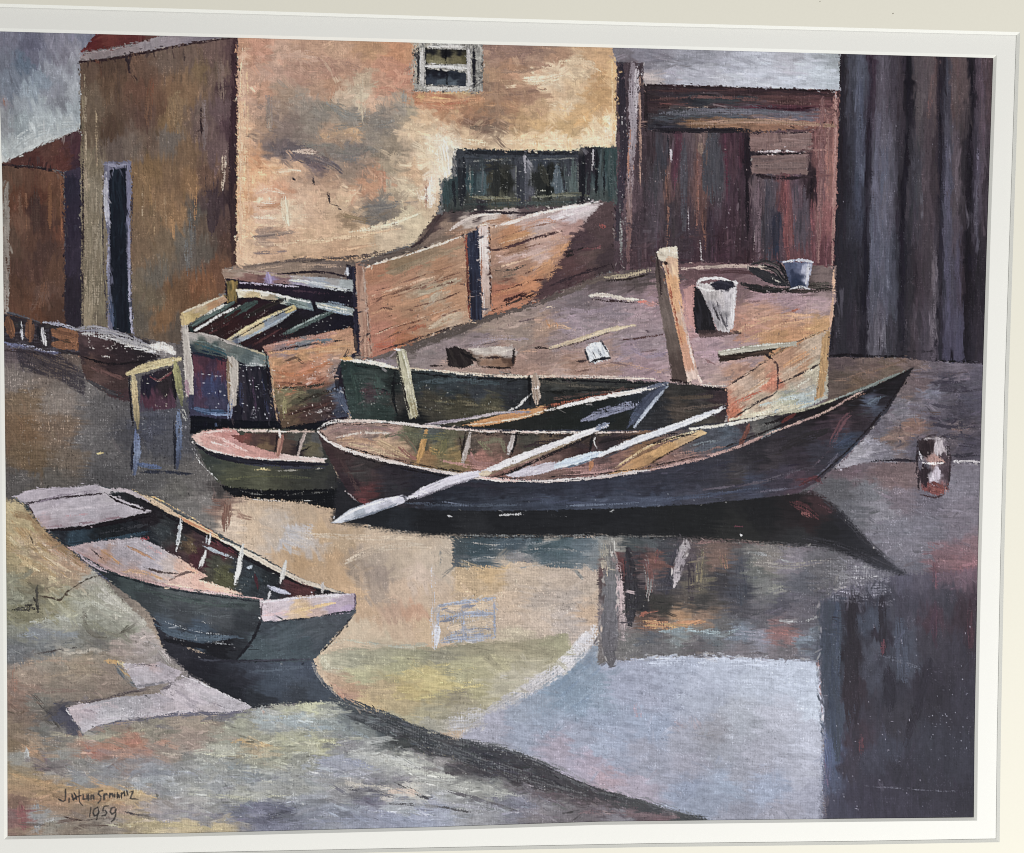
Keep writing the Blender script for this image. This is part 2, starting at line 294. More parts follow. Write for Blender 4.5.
# blue grey water and the mirrored sky
P('wsky', '598,640 603,662 640,657 700,655 735,658 800,659 818,661 821,690 824,740 824,832 705,832 660,818 600,800 550,775 500,756 455,742 480,716 520,690 560,668', '''590,655,8b9299 575,670,7d8b98 560,690,7e8d9c 600,680,8a96a2 540,700,8c949e 580,700,808e9d 520,715,8d939c 500,722,9a98a0 550,720,8b93a0 520,730,8d929e 600,720,8e96a6 480,730,9a98a0
610,670,9c9fae 640,670,9a9dab 680,670,a3a8b5 720,670,b3b8c3 760,680,b5bac3 800,680,bcc2cc 815,700,c2c8d0 620,690,9497a6 650,700,999ba9 640,720,979fb0 700,700,a7abb5 740,720,a9abb0 780,720,b3b3ba 810,740,b2b3bb 660,730,98a0b2 620,740,9298a8 600,750,9298a6 640,750,93939c 680,740,a0a0a8
720,750,9c9da3 760,755,a5a4ab 800,770,a9a9b1 650,770,8f9099 690,765,9a98a0 620,765,8c909d 740,775,9a9aa1 690,790,8c93a5 730,785,97a0b0 770,790,9aa1b3 810,800,9a9aa5 740,812,8c8c95 780,815,96949c 700,800,8b919f 640,785,9a9098 580,740,8f929e 560,745,9a9098 715,735,9a989c 600,700,8e99a6
660,690,9ea2b0 700,685,b0b4c0 590,760,9a8f98 610,775,a08c90''', ang=8, L=20, w=3, warp=9, wv=.095, rag=2.6, soft=2.8)
for q in ['638,658 700,656 760,660 815,662', '700,662 760,664 812,668', '640,664 690,662']:
    B('wsky', q, 6, 'b8bdc8 c4c9d2', dry=.45)
B('wsky', '819,664 822,700 825,745', 3, 'c8ccd4 b8b0b4', dry=.35)
for q, c in [('700,735 725,732', '8a8684'), ('752,770 775,768', '8f8a90'), ('690,715 700,730', 'a89a9c'), ('636,705 640,718', 'a8898a'), ('672,722 684,730', '9a8a8c')]:
    B('wsky', q, 9, c, dry=.55, al=.6)
P('wsky', '575,655 600,648 604,690 570,712 530,715 550,690', '7d8b98 74849a 8a98a4', ang=-40, al=.6, soft=5, rag=5, dry=.42)
# white stripe
B('water', '596,630 565,664 520,693 478,716', [20, 15, 12, 9], 'bdb8b8 c2bfc2 aaa6a6 9d9a98', dry=.3, rag=1.4, soft=1.5)
B('water', '592,631 575,650 555,668', [14, 9, 6], 'cfccd0 c6c4c8', dry=.3, soft=1.2)
P('water', '448,718 480,708 486,724 452,736', 'a5a3a4 8f8a86 b0aeb0', soft=3, rag=3, dry=.4)
# wall and quay mirrored
P('water', '598,534 850,534 846,600 842,662 700,655 640,657 598,664', '''604,545,777a78 612,545,848078 630,545,434a4c 650,540,4a4f52 630,580,2a282c 640,560,3c3a3c 622,565,5a3433 645,560,5a3f3d 650,580,54494a 655,560,704a42 640,600,2c2b2e 650,620,35302f 665,580,3c3a40 665,550,3c3d42 690,560,4e454a 700,565,5a5048 700,580,5f574a
715,560,6e564c 720,580,38363a 740,570,4a4a50 755,570,5c5f5a 770,560,77706a 790,565,777078 800,580,55565e 740,590,3c3d45 770,590,6a6a68 820,575,5c5a5e 660,605,35332f 700,605,3a3836 740,610,48464c 780,605,4d4b55 820,600,56535c 650,622,8a5e48 680,622,9a7352 705,620,806552 720,628,5a5858 650,635,55585e 680,631,6d787c 710,632,606a70
740,635,6a7380 760,638,7d7d8a 775,635,84605e 790,635,80605f 805,640,6a7580 815,650,565865 660,648,605e60 700,650,5c575a 740,648,6d676c 780,650,6a6469 630,640,6a6866 620,620,7a6c6c 800,625,5c5860 760,620,57545a''', ang=2, L=24, w=1.8, warp=8, wv=.12, rag=1.5, soft=1.5)
B(None, '628,550 632,590 630,625', 12, '2a282c 353338', dry=.3)
for q, w, c in [('622,560 624,580', 6, '6a3a38 4a3032'), ('646,556 650,580 648,600', 8, '6a4642 7d7a78'), ('660,548 655,562', 5, '80503f 6a4040'), ('648,612 640,616', 4, '8a4f3e')]:
    B(None, q, w, c, dry=.5)
B(None, '680,545 674,566 666,592', 11, '34323a 3e3c44', dry=.25)
B('wpost', '687,540 680,562 674,587', [12, 9, 6], 'a09898 8c8288 a59c9e', dry=.3, soft=1.2)
B(None, '688,543 730,541 768,545', 4, '80605c 6a5050', dry=.5)
for q, w, c in [('702,548 700,590', 9, '7a6e52 5a5448'), ('722,552 726,568', 9, '8a6250 6a5a48'), ('740,560 742,610', 12, '3a3d46 44464e'), ('690,560 692,600', 8, '3a3338')]:
    B(None, q, w, c, dry=.55)
for q in ['640,622 670,624 705,622', '645,626 680,627']:
    B(None, q, 5, 'a5704c b08a58', dry=.4)
B(None, '660,632 690,630 720,634 740,630', 5, '7d8c90 8fa0a5', dry=.5)
B(None, '775,632 790,634', 7, '9a6560 85605f', dry=.4)
B(None, '795,637 815,640', 6, '75808f', dry=.45)
B(None, '750,563 790,566 830,560', 6, '77706c 8a847c', dry=.5)
B(None, '745,552 770,556 790,562', 3, '8f9090', dry=.5)
B(None, '770,590 785,586', 9, '77776f', dry=.55)
B(None, '775,620 800,622 820,616', 4, '8f8f90', dry=.55)
B('wpost', '611,548 611,600 609,640 612,661', [12, 14, 18, 20], '6b6864 68676a 605d62 5b585c', rag=1.2, soft=1.2)
B(None, '618,560 621,600 624,645', [6, 7, 5], 'a08c8c b09a9a 8a8080', dry=.35)
B(None, '604,545 606,575', 8, '8d887a b0a08a', dry=.45)
B(None, '612,536 614,560', 6, 'a5a39c', dry=.55)
# barn mirrored
P('wbarn', '821,600 842,588 905,574 950,572 1004,562 1004,850 822,850 824,740 821,690 818,658', '''830,610,3d434b 835,650,3a424b 830,680,3b434d 835,720,3f4752 827,750,4d5a78 830,780,4a5268 835,812,3d3d4a 850,610,2c282d 852,650,2a2529 855,690,332b30 858,740,3a3036 850,770,38343c 870,620,3f454f 880,600,35343b 882,640,2c282e 875,680,3c3e46 888,680,2c2a31 900,640,42464f 905,670,3f434b
920,680,2f2b32 930,640,3a373d 932,620,423238 945,600,3b393f 970,610,3a2e33 960,650,37343b 940,700,2e2b31 960,700,34323a 900,720,36343a 930,740,34343c 960,760,33333b 900,770,302e36 880,790,35323c 930,790,312f37 960,800,302e36 860,800,37343f 910,812,35323c 840,585,55535a 860,580,4f4e54 900,575,4c4a54 920,580,4a464e
880,590,45454c 950,570,5c4a50 965,568,665056 975,640,382f35 875,650,44474f 910,610,3e3c44 870,760,3a3a44 890,750,3a3c46''', ang=88, L=30, w=3.5, warp=8, wv=.09, rag=2.5, soft=5)
for q, w, c in [('851,600 853,640 851,700 858,760', [14, 12, 16, 8], '2a262a 2c282c 30292e 38343c'), ('882,596 884,655', 8, '2a272c 302e34'), ('888,670 890,710', 12, '2a282f'), ('861,735 861,755', 5, '6a3c3f 50353a'), ('884,640 882,655', 4, '5a363c'),
                ('838,606 834,680 838,760', 12, '3d454e 394250'), ('935,610 934,640', 7, '4a343c 403038'), ('970,600 971,650', 6, '4a3036 38292e'), ('930,660 920,700 905,745', 10, '2c2930'), ('900,620 905,680', 14, '444a55 3c3f48')]:
    B(None, q, w, c, dry=.25)
B(None, '826,735 830,780', 7, '52608a 485070', dry=.4)
B(None, '824,760 828,790', 5, '6a5a70 4a5270', dry=.45)
B('wbarn', '819,662 820,690 823,715', 3, 'a08078 8f6a60', dry=.5)
P(None, '825,562 888,556 892,606 828,600', '8d8c90 7d7c82', al=.55, dry=.62, soft=3)
for q in ['826,572 860,578 885,574', '830,588 860,596 886,592', '828,582 870,586', '840,566 880,568']:
    B(None, q, 2.5, 'a09ea2 8a888e', dry=.66)
B(None, '930,545 950,552 972,555', 12, '70545a 6c5258', dry=.5)
B(None, '935,560 936,590', 6, '68464c 5c4048', dry=.5)
SP('915,660 972,660 972,760 925,760', 1.2, 'a5a8b0', r=(.4, .8))
SP('930,715 952,715 952,735 932,735', 4, 'b5b8bc', r=(.4, .8))
SP('840,780 972,780 972,812 840,812', .7, '9a9aa2', r=(.4, .8))
SP('830,590 972,590 972,812 830,812', .35, 'b5b0b8', r=(.4, .8))
B(None, '860,786 910,789 970,793', 1.6, '5a5a62', dry=.62)
B(None, '880,655 920,668', 5, '50545c', dry=.65)
SP('600,538 838,538 838,655 600,655', .9, '9a948c', r=(.4, .7))
# ---------------------------------------------------------------- upper half: sky, shed, house
P('sky', '-14,20 97,20 97,34 84,52 80,62 83,132 60,139 30,150 2,166 -14,170', '''8,40,6b6a78 30,45,5f5f70 60,45,7a7885 82,38,6f7180 15,75,6d7480 25,62,5d6a7a 50,68,8a8d96 65,55,77747f 75,75,8f9299 30,90,8e99a2 55,93,84868f 75,110,9aa2a6 5,105,7d7a80 20,125,8d9699 50,120,a2aaac 70,125,a9afb0 8,150,a3a9a8 40,138,b3b8b6 2,163,c0c4c0
5,60,676a76 40,80,7f8a96 60,100,7b7d84 20,105,8a9096 75,90,999da2 10,90,737a86 40,105,9aa2a6 35,55,6a6a7a 70,48,83818c 5,125,8a8c8f 75,60,8a8a92''', ang=70, L=16, w=4, warp=8, wv=.08)
B('sky', '5,152 30,134 60,126 80,124', 11, 'a9afae 9fa7a8', dry=.4)
B('sky', '4,100 6,106', 5, '8a6a60', dry=.5); B('sky', '5,160 40,143 78,132', 4, 'b4b9b6', dry=.45)
P('shed', '-14,163 3,163 40,168 64,174 66,328 3,316 -14,314', '''10,180,5d4434 30,178,5f4030 50,180,6b4632 58,200,66442f 20,200,5f3b29 40,195,5a3527 35,205,47302b 60,230,6a4130 30,240,5a3e30 15,240,584335 45,250,4d3730 30,270,51382f 20,290,553a2b 45,295,60463a 55,310,4d3529 25,310,5a3c2b 38,222,452f2a 25,225,6a4a38 50,225,50362c 58,270,5c4030 35,310,5a3826''', ang=89, L=30, w=2.2, warp=6, wv=.08)
B('shed', '6,182 6,250 7,312', 7, '6f6a63 8d8a82 77716a 8f8c86', dry=.25); B(None, '61,178 62,240', 2.5, '8a5638', dry=.4); B(None, '26,190 27,240', 2, '80583e', dry=.5)
B(None, '35,195 36,212', 10, '42302c', dry=.4)
B(None, '30,312 44,292 48,300', 6, '6a4c3c 5f463a', dry=.4)
P('shedroof', '-14,166 2,164 28,152 60,138 82,129 83,170 62,171 45,168 30,166 3,166', '20,157,54322c 45,148,5b3a32 70,138,4a3036 75,150,4c3038 60,163,57302a 35,162,4f2c28 55,150,5e3a30 78,160,3d2a34 65,155,583430', ang=-25, L=16, w=2.2, wv=.08)
B('shedroof', '0,165 30,167 62,172', 2.6, '2b2226 332a2c', dry=.2); B('shedroof', '5,163 30,151 60,138 80,130', 1.8, '44302e', dry=.4)
P('shedshade', '64,172 83,166 83,330 65,326', '70,180,2a2733 75,250,332c38 72,300,2c262d 76,172,3a3240 68,230,2d2733 78,310,2a252c', ang=90, L=30, w=2, wv=.07)
P('hside', '80,62 120,56 180,44 238,36 238,268 226,268 226,292 190,318 180,345 82,333', '''90,70,54443a 110,65,4c3c33 140,70,5a463b 165,60,5e5048 190,60,5d4e47 215,50,5b4a47 230,50,4b3a3d 230,90,46363a 215,75,5f4f48 200,70,65543f 175,90,6b5440 178,100,725e46 190,95,6c5641 160,100,5c4537 140,85,5b4237 145,115,55413a 110,80,574436 90,100,5c5044 95,130,5b4f42 110,130,4c3c31 115,145,554b47 130,145,605650 150,140,5f5046 168,140,5e5854 170,120,6c573f 200,110,5f524e 220,110,54454a
205,130,5b4c4b 230,130,42323a 190,150,66523f 150,170,6c563c 140,190,6e5940 170,180,695440 190,185,745a40 210,180,5b463c 220,150,5a4a4d 230,200,33282d 215,200,3c3036 205,205,453a3c 200,230,54483f 175,215,7a6045 150,220,6b5844 140,250,655443 165,245,665847 185,240,5b5853 205,250,4f4a45 190,260,55504c 160,275,595650 175,290,5d4633 200,285,6b4933 220,270,5f4334 190,305,5f4733 150,300,5a5244 140,320,4e4a44 165,318,6a5038 178,328,4d453e
90,190,6e695c 95,240,6a6455 95,290,605b4d 100,320,5b564a 87,315,77705f 86,160,6a6353 230,240,4a3832 222,225,4a3a38 160,200,745c44 195,215,4f4c48''', ang=89, L=26, w=2.2, warp=7, wv=.1)
for q, w, c, d in [('186,240 188,275', 5, '5c6063 57585a', .5), ('194,200 193,262', 4, '525456 4d4a4a', .55), ('196,180 195,225', 3, '8a6a4a', .5), ('172,212 174,240', 4, '8a6c4c', .5), ('150,182 151,210', 3, '806646', .5),
                   ('178,92 172,110 176,125', 9, '755f47 705f48', .45), ('96,110 97,170', 3, '8a7d68', .55), ('84,70 83,130 84,200 83,320', 3, '877c68 6a6252', .5), ('88,180 90,260 88,320', 6, '7d7666 6a6556', .4), ('100,190 101,300', 4, '67645a 7a7564', .5),
                   ('215,190 212,230', 12, '362b31 40353a', .35), ('152,80 148,100', 6, '6a4434', .5), ('108,60 108,80', 12, '4a3a30', .5), ('112,118 110,140', 12, '46372e', .5), ('168,135 166,150', 8, '5f5956', .5), ('205,95 204,150', 4, '6a6064', .55), ('220,60 222,100', 8, '645652', .5)]:
    B('hside', q, w, c, dry=d)
B('hside', '234,38 235,100 233,160 234,265', [7, 8, 9, 8], '36262c 33242b 2c2228 42302e', dry=.1, rag=1.2)
B(None, '201,107 201,122 202,136', 2, '2b2226', dry=.2); B(None, '196,131 204,130', 1.2, '352a2c'); B(None, '226,150 224,175 222,190', 2.6, 'b0a59a 8f857f', dry=.45); B(None, '217,91 224,87 232,86', 1.6, '362b30', dry=.3)
B(None, '206,170 206,192', 2, '3a3032', dry=.4)
P('door', '104,162 131,161 131,200 129,260 134,334 108,330 108,250 104,200', '686680 5e5c76 7a7890', ang=89, L=20, w=1.5, wv=.06)
P('door', '109,170 126,168 126.5,250 132,334 113,332 110,280 109.5,220', '1a1e27 1f2833 171a22', ang=89, L=24, w=2, wv=.05, rag=.6)
B('door', '106,172 106,205 109,230', [4, 5, 3], 'a5a3b5 b0aeb8', dry=.25); B('door', '109,235 108,270 110,310', 2.4, '8f8fac 6a6a88', dry=.3); B('door', '129,166 129,250 130,300 132,334', [5, 2.5, 2.5, 3], '6f6d90 77759a 8f8dac 9a98b0', dry=.15); B('door', '104,164 118,166 128,164', 3, '85849f', dry=.2)
B('door', '110,300 113,326', 4, '3c486a 4a5678', dry=.35)
P('hroof', '80,53 97,32 165,30 175,38 135,43', '90,45,562222 110,38,64302a 100,48,5a2623 130,38,5a2a28 150,36,5c3a34 85,50,6a2e2c', ang=-15, L=16, w=2)
P('fascia', '80,55 130,46 152,38 180,30 236,30 216,39 190,44 150,51 80,62.5', '82,58,8a7d7c 100,56,7c6f6f 130,50,857878 150,45,8a8083 175,41,877c80 190,40,786e75 215,37,6d646c', ang=-11, L=24, w=1.6)
B('fascia', '79,54 110,50 135,44', 1.6, 'a09090 5a3a38', dry=.35)
B('hside', '80,62 110,59 150,51.5 195,43 238,37', 3, '2a1e22 33262a', dry=.12); B('hside', '96,60 100,63', 3, '5a3a30')
B('hside', '126,57 128,64 129,72', [5, 3.5, 3], '2a2226'); B('hside', '183,48 184,61', 2, '30282a')
P('house', '238,30 626,30 626,56 620,60 619.5,148 598,152 458,152 450,162 452,178 441,181 438,212 420,240 360,262 300,268 236,268', '''245,50,b07f60 243,90,c0957a 242,130,cf9f78 243,170,dba878 245,200,cc9365 248,230,d9ab80 246,255,d8b08b 260,50,b37d63 280,55,b28c74 310,50,ad8468 340,55,b28a6c 370,48,b5865f 395,55,bc7f58 405,50,c0855d 270,70,b18b75 300,75,a37a65 330,70,a07560 350,65,a97d63 385,65,b37c60 400,75,b5785e 260,90,b48467 285,95,9b8069 320,90,a68066 330,85,ad8062 360,80,b39a7c
380,85,b58468 395,88,b57a60 258,110,b28a70 272,115,86705f 300,100,8a7d6f 320,112,7d756a 345,100,b49b80 358,95,c0ae92 375,103,c39b7c 400,98,a58e74 404,108,8a8073 380,118,7d756b 350,118,80786d 310,125,86796b 285,125,7d6a60 265,130,a07e64 352,130,b48e68 330,135,9f8066 300,140,7d6d62 275,145,6d5f5c 285,152,5c5257 320,165,655658 330,150,7c7166 350,150,756c66 370,140,857a6c 385,150,8a7a66 350,170,8d7765 375,175,b08060 388,170,9c8a70
255,165,c4875b 260,172,d9a273 280,168,d5a67c 300,170,c99d78 300,178,a28269 330,180,a98468 265,195,d9a986 280,190,c98f6b 300,200,c9a383 290,210,d4b795 320,200,c49e7c 345,200,c7a580 370,185,b5805f 390,185,b59d80 405,190,c4b08e 380,207,75706a 395,205,a08b72 420,130,c7aa85 440,140,dccbb0 448,152,e2d6c0 430,160,d5bf9d 415,175,c49e78 430,178,dcc8ae 420,200,c0a07c 410,215,c4b38f
250,245,d3ab85 262,215,cfa88a 285,235,bb9273 265,235,957a69 275,252,bd9574 300,245,c69f7a 330,230,c9a27d 350,220,9a7d5e 375,215,6e675f 390,212,7c7064 360,235,c7a47c 390,235,c7ae8c 410,225,cdb893 340,250,b58e6b 300,260,ab8a68
485,60,a68068 490,50,8a685a 520,52,8a685a 540,52,97745f 560,58,a67d60 590,55,b88f65 605,60,c79a6a 490,75,a8805f 510,70,a97c5c 530,78,c49a76 545,80,dcc3a0 555,78,d9bd98 575,65,cdb08a 580,72,cfb38c 600,80,b98a58 612,75,d0a56f 485,90,8a6a55 505,92,976f56 530,92,a87d60 560,95,c8a47c 575,90,d0ae82 600,95,c0925c 415,100,b5734f 440,105,b26d4a 460,98,bb8a60 480,100,a97650 510,105,a87a58 540,110,b48e66 565,105,d2b58d
580,115,c99d66 605,110,c99a64 425,115,c7a27a 450,115,b98d66 465,115,9d6f50 470,125,7f5c48 490,125,7d6250 495,118,8a6c55 520,120,b58d60 540,125,c79d66 570,125,c79f68 600,125,d9bb90 612,125,e2cda8 440,130,cbb08c 470,135,c9a880 500,138,cdb08a 530,140,d6b488 560,140,dfc49c 590,140,e2c8a0 610,142,dcbc90 410,110,a09075''', ang=4, L=15, w=3.2, warp=7, wv=.075, rag=1.3, jit=.05)
for q, w, c, d in [('243,48 243,120 242,200 246,262', 6, 'c9a284 d9b08a e2b888 deb890', .45), ('240,100 239,180 240,250', 3, 'e0b890 d9a878', .4), ('270,98 269,132', 7, '836f64 7a6a60', .4), ('261,85 258,110', 6, 'a07a60', .5),
    ('295,152 305,150 318,153', 3.4, 'b09888 a08c80', .4), ('276,171 290,170 299,171', 4, 'e0b890', .25), ('256,192 270,190 285,194', 4, 'e2b895 d9a080', .35), ('258,208 262,206 285,205', 4, 'b57c58', .4), ('255,198 275,200', 3, 'ecc4a0', .4), ('256,216 275,216', 3, 'e0bc9c', .4),
    ('283,200 288,222', 8, 'd6bf9c cdb390', .35), ('290,150 300,158 330,168', 8, '5d5257 6a5c5c', .4), ('280,146 300,148', 6, '625659', .4), ('330,130 360,126 395,120', 10, '787168 857a6c', .45), ('320,104 350,112', 10, '807869', .5), ('305,145 340,150 385,150', 9, '757068 7d746a', .45),
    ('350,132 358,130', 6, 'c09a70', .3), ('320,136 330,134', 5, 'b8926c', .4), ('378,90 398,86 405,70', 9, 'b57a60 bd8a6c', .4), ('370,98 395,97', 5, 'cfa888 bd8a70', .4), ('352,96 368,94', 7, 'c8b698 bba88a', .4), ('402,92 404,106', 5, '958d80', .4), ('358,85 362,120', 6, 'bba98a a8997c', .5),
    ('333,82 330,106', 7, 'b58868 a5785c', .5), ('318,66 345,64 365,72', 6, '9a7460', .5), ('270,58 300,54 330,60', 8, 'b5917a a88068', .5), ('374,176 382,172 384,195', 10, 'b07a5c b88a6c', .4), ('388,172 390,200', 6, 'a5957c', .5), ('346,190 365,188', 4, 'd9b894', .4),
    ('400,195 420,190 425,205', 8, 'd2c09e c4ac88', .4), ('372,208 392,205 400,202', 6, '6f6a66 807568', .35), ('350,218 375,218 390,212', 6, '7a6a58 6d665e', .4), ('342,214 365,222', 5, '8a7050', .4), ('360,232 385,224 425,210', 5, 'd6c29c c9b08c', .4), ('253,236 275,234 300,232', 4, '8a7265 a08672', .4), ('254,254 270,252', 4, '7d6a62', .4), ('254,242 285,245', 3, 'dcb894', .4), ('255,224 300,228', 3, 'd0ac8a', .4),
    ('300,245 350,236 400,228', 4, 'd6b088 c9a880', .4), ('280,262 330,252 380,244', 4, 'cba078 b58e6b', .4), ('439,138 446,150 447,172', 13, 'e2d6c0 dccdb2', .25), ('430,180 432,195 430,206', 8, 'e5dac8 d8c6ae', .25), ('426,178 425,200', 3, 'b08870', .4), ('418,140 425,165', 9, 'd0b894', .5),
    ('416,102 450,104 470,100', 7, 'b0694a bb8058', .35), ('415,97 450,99', 3, 'd6a868', .4), ('470,92 500,94 545,90', 6, '94705a a07a5c', .45), ('440,108 480,104 520,107', 4, 'bb8a60 a0704c', .45), ('462,118 475,124 495,120', 7, '80604c 94705a', .4), ('468,130 492,128', 4, '77604f', .45),
    ('525,80 545,80 560,76', 9, 'dfcaa8 d6b890', .25), ('560,62 580,64 600,72', 8, 'd2b48c c8a680', .4), ('548,105 565,108 570,98', 8, 'd6ba94', .4), ('604,118 612,122 613,138', 11, 'e6d4b2 dcc498', .25), ('586,142 600,140 614,140', 8, 'e2caa4', .3), ('500,142 540,142 575,144', 6, 'dcbc92 e2c8a2', .35), ('455,140 490,144', 6, 'ddc4a0', .4), ('490,54 520,52 545,50', 7, '8a6a5c 94705c', .4), ('485,66 520,62 550,66', 5, '9f7860', .45), ('487,60 486,88', 6, '94785f', .45),
    ('612,60 615,95 614,140', 5, 'd6ae78 cfa46c', .35), ('598,70 604,100', 8, 'b88a58 c49862', .45), ('410,62 412,86', 4, 'a09684', .5), ('500,80 530,84', 4, 'b08a68', .5), ('575,125 600,105', 7, 'cf9f62', .5)]:
    B('house', q, w, c, dry=d)
D('240,50 617,55 616,148 440,150 430,210 240,262', 2.2, 5, aj=25, L=(5, 16), w=(2, 5), cj=.06, dry=.4)
for q in ['313,178 314,183', '328,192 330,203', '331,204 339,206', '338,208 340,210', '293,178 295,180']:
    B(None, q, 1.6, '4a4040', dry=.25)
P('attic', '414,36 483,40 483,92 414,91', '8f8c84 7a7770 9a968c', ang=89, L=10, w=1.4, jit=.16, rag=1.6, wv=.12)
P(None, '412,36 419,36 419,92 412,91', 'b09a80 8a8578 a59a88', ang=90, L=8, w=1.3, al=.8, dry=.4)
SP('412,44 484,44 484,93 412,93', 22, '26262a', r=(.5, 1.1)); SP('412,44 484,44 484,93 412,93', 4, 'c4c2bc', r=(.5, 1.1))
B('attic', '422,44 422,88', 5, 'a8a5a0 b8b5b0', dry=.4); B('attic', '468,44 469,88', 3.6, 'aca9a6 9c9a96', dry=.35); B('attic', '478,46 480,90', 6, '8d8b84 a09d94', dry=.5); B(None, '473.5,46 474,90', 2.6, '25252a', dry=.2); B(None, '418.5,46 418,88', 1.6, '3a383a', dry=.4)
B('attic', '424,47 445,46 466,47', 3, 'b8b6b0', dry=.3)
P('pane', '426,49 466,50 466,64 426,63', '430,52,1e1e20 445,50,1e1e20 460,51,1c1c1e 432,58,5c5638 440,58,6a6345 458,58,6a6240 463,56,55502f 436,62,807a58 455,62,605a3c', L=10, w=1.5, warp=3, rag=.8)
P('pane', '426,69 466,72 466,86 426,84', '428,72,202024 440,72,1c1c22 455,74,242830 464,75,2a2e36 432,78,2c323a 440,80,424b54 455,80,4a525a 462,82,2c3038 430,83,333a42', L=10, w=1.5, warp=3, rag=.8)
B('attic', '425,65.5 445,66.5 467,68', 2.6, 'c0c0c0 aeb0b2', dry=.2); B('pane', '447,50 446,62', 2, '17171a'); B('pane', '447,72 446,83', 2, '1c1c22'); B('attic', '424,88 445,89 470,88', 4.5, 'c8c6c0 b5b2aa', dry=.25); B(None, '420,92.5 450,93 482,92.5', 2, 'c8aa74', dry=.5); B('pane', '426,48 427,86', 2.4, '1c1c20'); B(None, '430,86 468,87', 1.5, '2a2a2c', dry=.4)
for q, w, c, d in [('418,44 418,91', 2, '2a2a2c', .45), ('425,47 424,88', 1.6, '303034', .45), ('466,50 467,86', 2, '2c2c30', .4), ('482,46 482,90', 2, '3a3a38', .5), ('430,46 455,45', 2, '303030', .5), ('426,90 455,87 470,88', 1.6, '2c2c2c', .5), ('470,46 470,80', 1.6, '404040', .5), ('421,50 421,86', 1.8, 'd0cec8', .4), ('468.5,52 468.5,84', 1.8, 'd2d0cc', .4), ('433,44 462,44', 3, 'c0bfba', .4)]: B(None, q, w, c, dry=d)
# sky strip and plank wall
P('sky2', '608,30 848,34 842,92 780,92 645,86 640,66 616,66', '620,55,6f6a70 640,55,7a7680 655,60,77737b 670,75,9a98a2 690,60,86868f 700,75,a5a5af 730,65,a0a2ac 760,70,adb0ba 750,80,b3b5bf 790,60,a5a5ad 800,80,b0b5bf 825,75,b0b7bf 835,60,8f9599 720,55,8f8f98 652,80,a99c98 625,62,6a6066 660,70,8a8890 680,82,a8a8b2 720,82,aaaab2 810,66,a8acb4 650,56,72707a', ang=3, L=18, w=3, warp=7, wv=.07)
D('645,52 838,56 838,86 648,82', 2, 5, L=(8, 20), w=(2, 4), cj=.06)
P('pw', '617,62 643,63 643,84 700,87 780,89 841,90 841,276 800,278 612,280 612,205 616,150', '''630,200,5a444a 650,150,44353a 655,180,3d3a40 662,160,3a3c44 670,140,4c3d42 676,150,5a2e3c 682,170,4a4248 690,150,5a4a4e 697,170,6a4540 702,150,6a544c 712,160,42444b 720,170,42444a 728,150,4b2c38 735,160,4a303a 742,180,3c2a34 747,160,231e24 757,190,5f4c50 770,190,4d454e 785,200,783c3c 790,220,804240 797,190,5a4550 800,230,4a4650 812,185,2f2228 776,230,2c3040 765,240,3a3840
640,230,40333a 655,220,4a4048 670,210,3b3339 668,190,6a4840 690,230,3d3038 700,200,6a463c 710,230,3a2c36 730,220,472f3a 745,240,3c2b33 757,210,504048 640,255,4a3338 700,255,452d35 660,250,4a363c 720,255,472c36 745,262,40282e 770,262,5a363a 800,258,6a3c40 825,250,703c42 820,200,8f5450 828,220,93504d 835,200,a06a60 825,120,7d4a42 832,170,9a5f50 820,160,8a504c 760,262,54383e''', ang=90, L=40, w=1.8, warp=5, an=(1, .3), wv=.11, jit=.09)
P('pwbeam', '643,84 700,87 780,89 840,90 838,128 790,130 740,132 700,128 646,130', '650,90,352a2c 690,91,38282c 740,91,3c2a2c 790,92,4a2e30 820,92,4a2c2e 690,98,33333a 700,102,2d3339 725,102,34383d 670,104,4a3230 750,98,4a3534 790,102,52302f 825,105,6a3c3a 720,107,4a3034 790,108,522c38 680,116,3f464c 720,113,4d4f55 760,112,545663 800,114,5e6270 655,118,3a3538 700,123,7d5530 740,123,8a5d3a 780,125,94603e 820,123,8a5040 665,126,33343c 650,105,3a2a2c 830,118,84504a', ang=2, L=30, w=1.6, warp=6, an=(.3, 1), wv=.1, jit=.09)
for q, w, c, d in [('645,85 700,87 780,90 838,91', 3, '2a1e20 3a2426', .15), ('655,108 690,107 720,110', 1.6, '1e1a1e', .3), ('665,108 700,107 715,106', 1.2, 'a08a70', .5), ('730,107 770,108 820,110', 2.4, '5a2535 3a1c28', .25), ('655,103 680,105 690,102', 2, '77403a', .45), ('720,113 780,112 820,114', 1.2, '9a96a0', .6), ('690,124 740,121 800,124 835,125', 3.5, '96683c a8744a', .4), ('650,128 690,130 740,129 752,131', 3.5, '25222a 2a262c', .15), ('660,118 700,114 750,118', 5, '3f4a52 4a5058', .3), ('690,96 720,99 760,98', 6, '30363c 383a3e', .35), ('750,96 800,98 830,96', 4, '5a3634', .4), ('760,118 810,119', 4, '646474', .4)]:
    B('pwbeam', q, w, c, dry=d)
D('645,130 838,130 836,266 645,266', 4, 90, aj=4, L=(12, 36), w=(1.4, 3.4), cj=.1, dry=.4)
D('646,88 838,92 836,128 648,128', 4, 2, aj=4, L=(10, 30), w=(1.2, 2.6), cj=.12, dry=.4)
P('pwpanel', '750,133 812,132 812,150 800,151 750,151', '7d625a 70564f 8a7068', ang=0, L=26, w=2, wv=.08); P('pwpanel', '751,155 808,154 808,175 752,174', '6f5851 62504c 7a625c', ang=0, L=26, w=2, wv=.08)
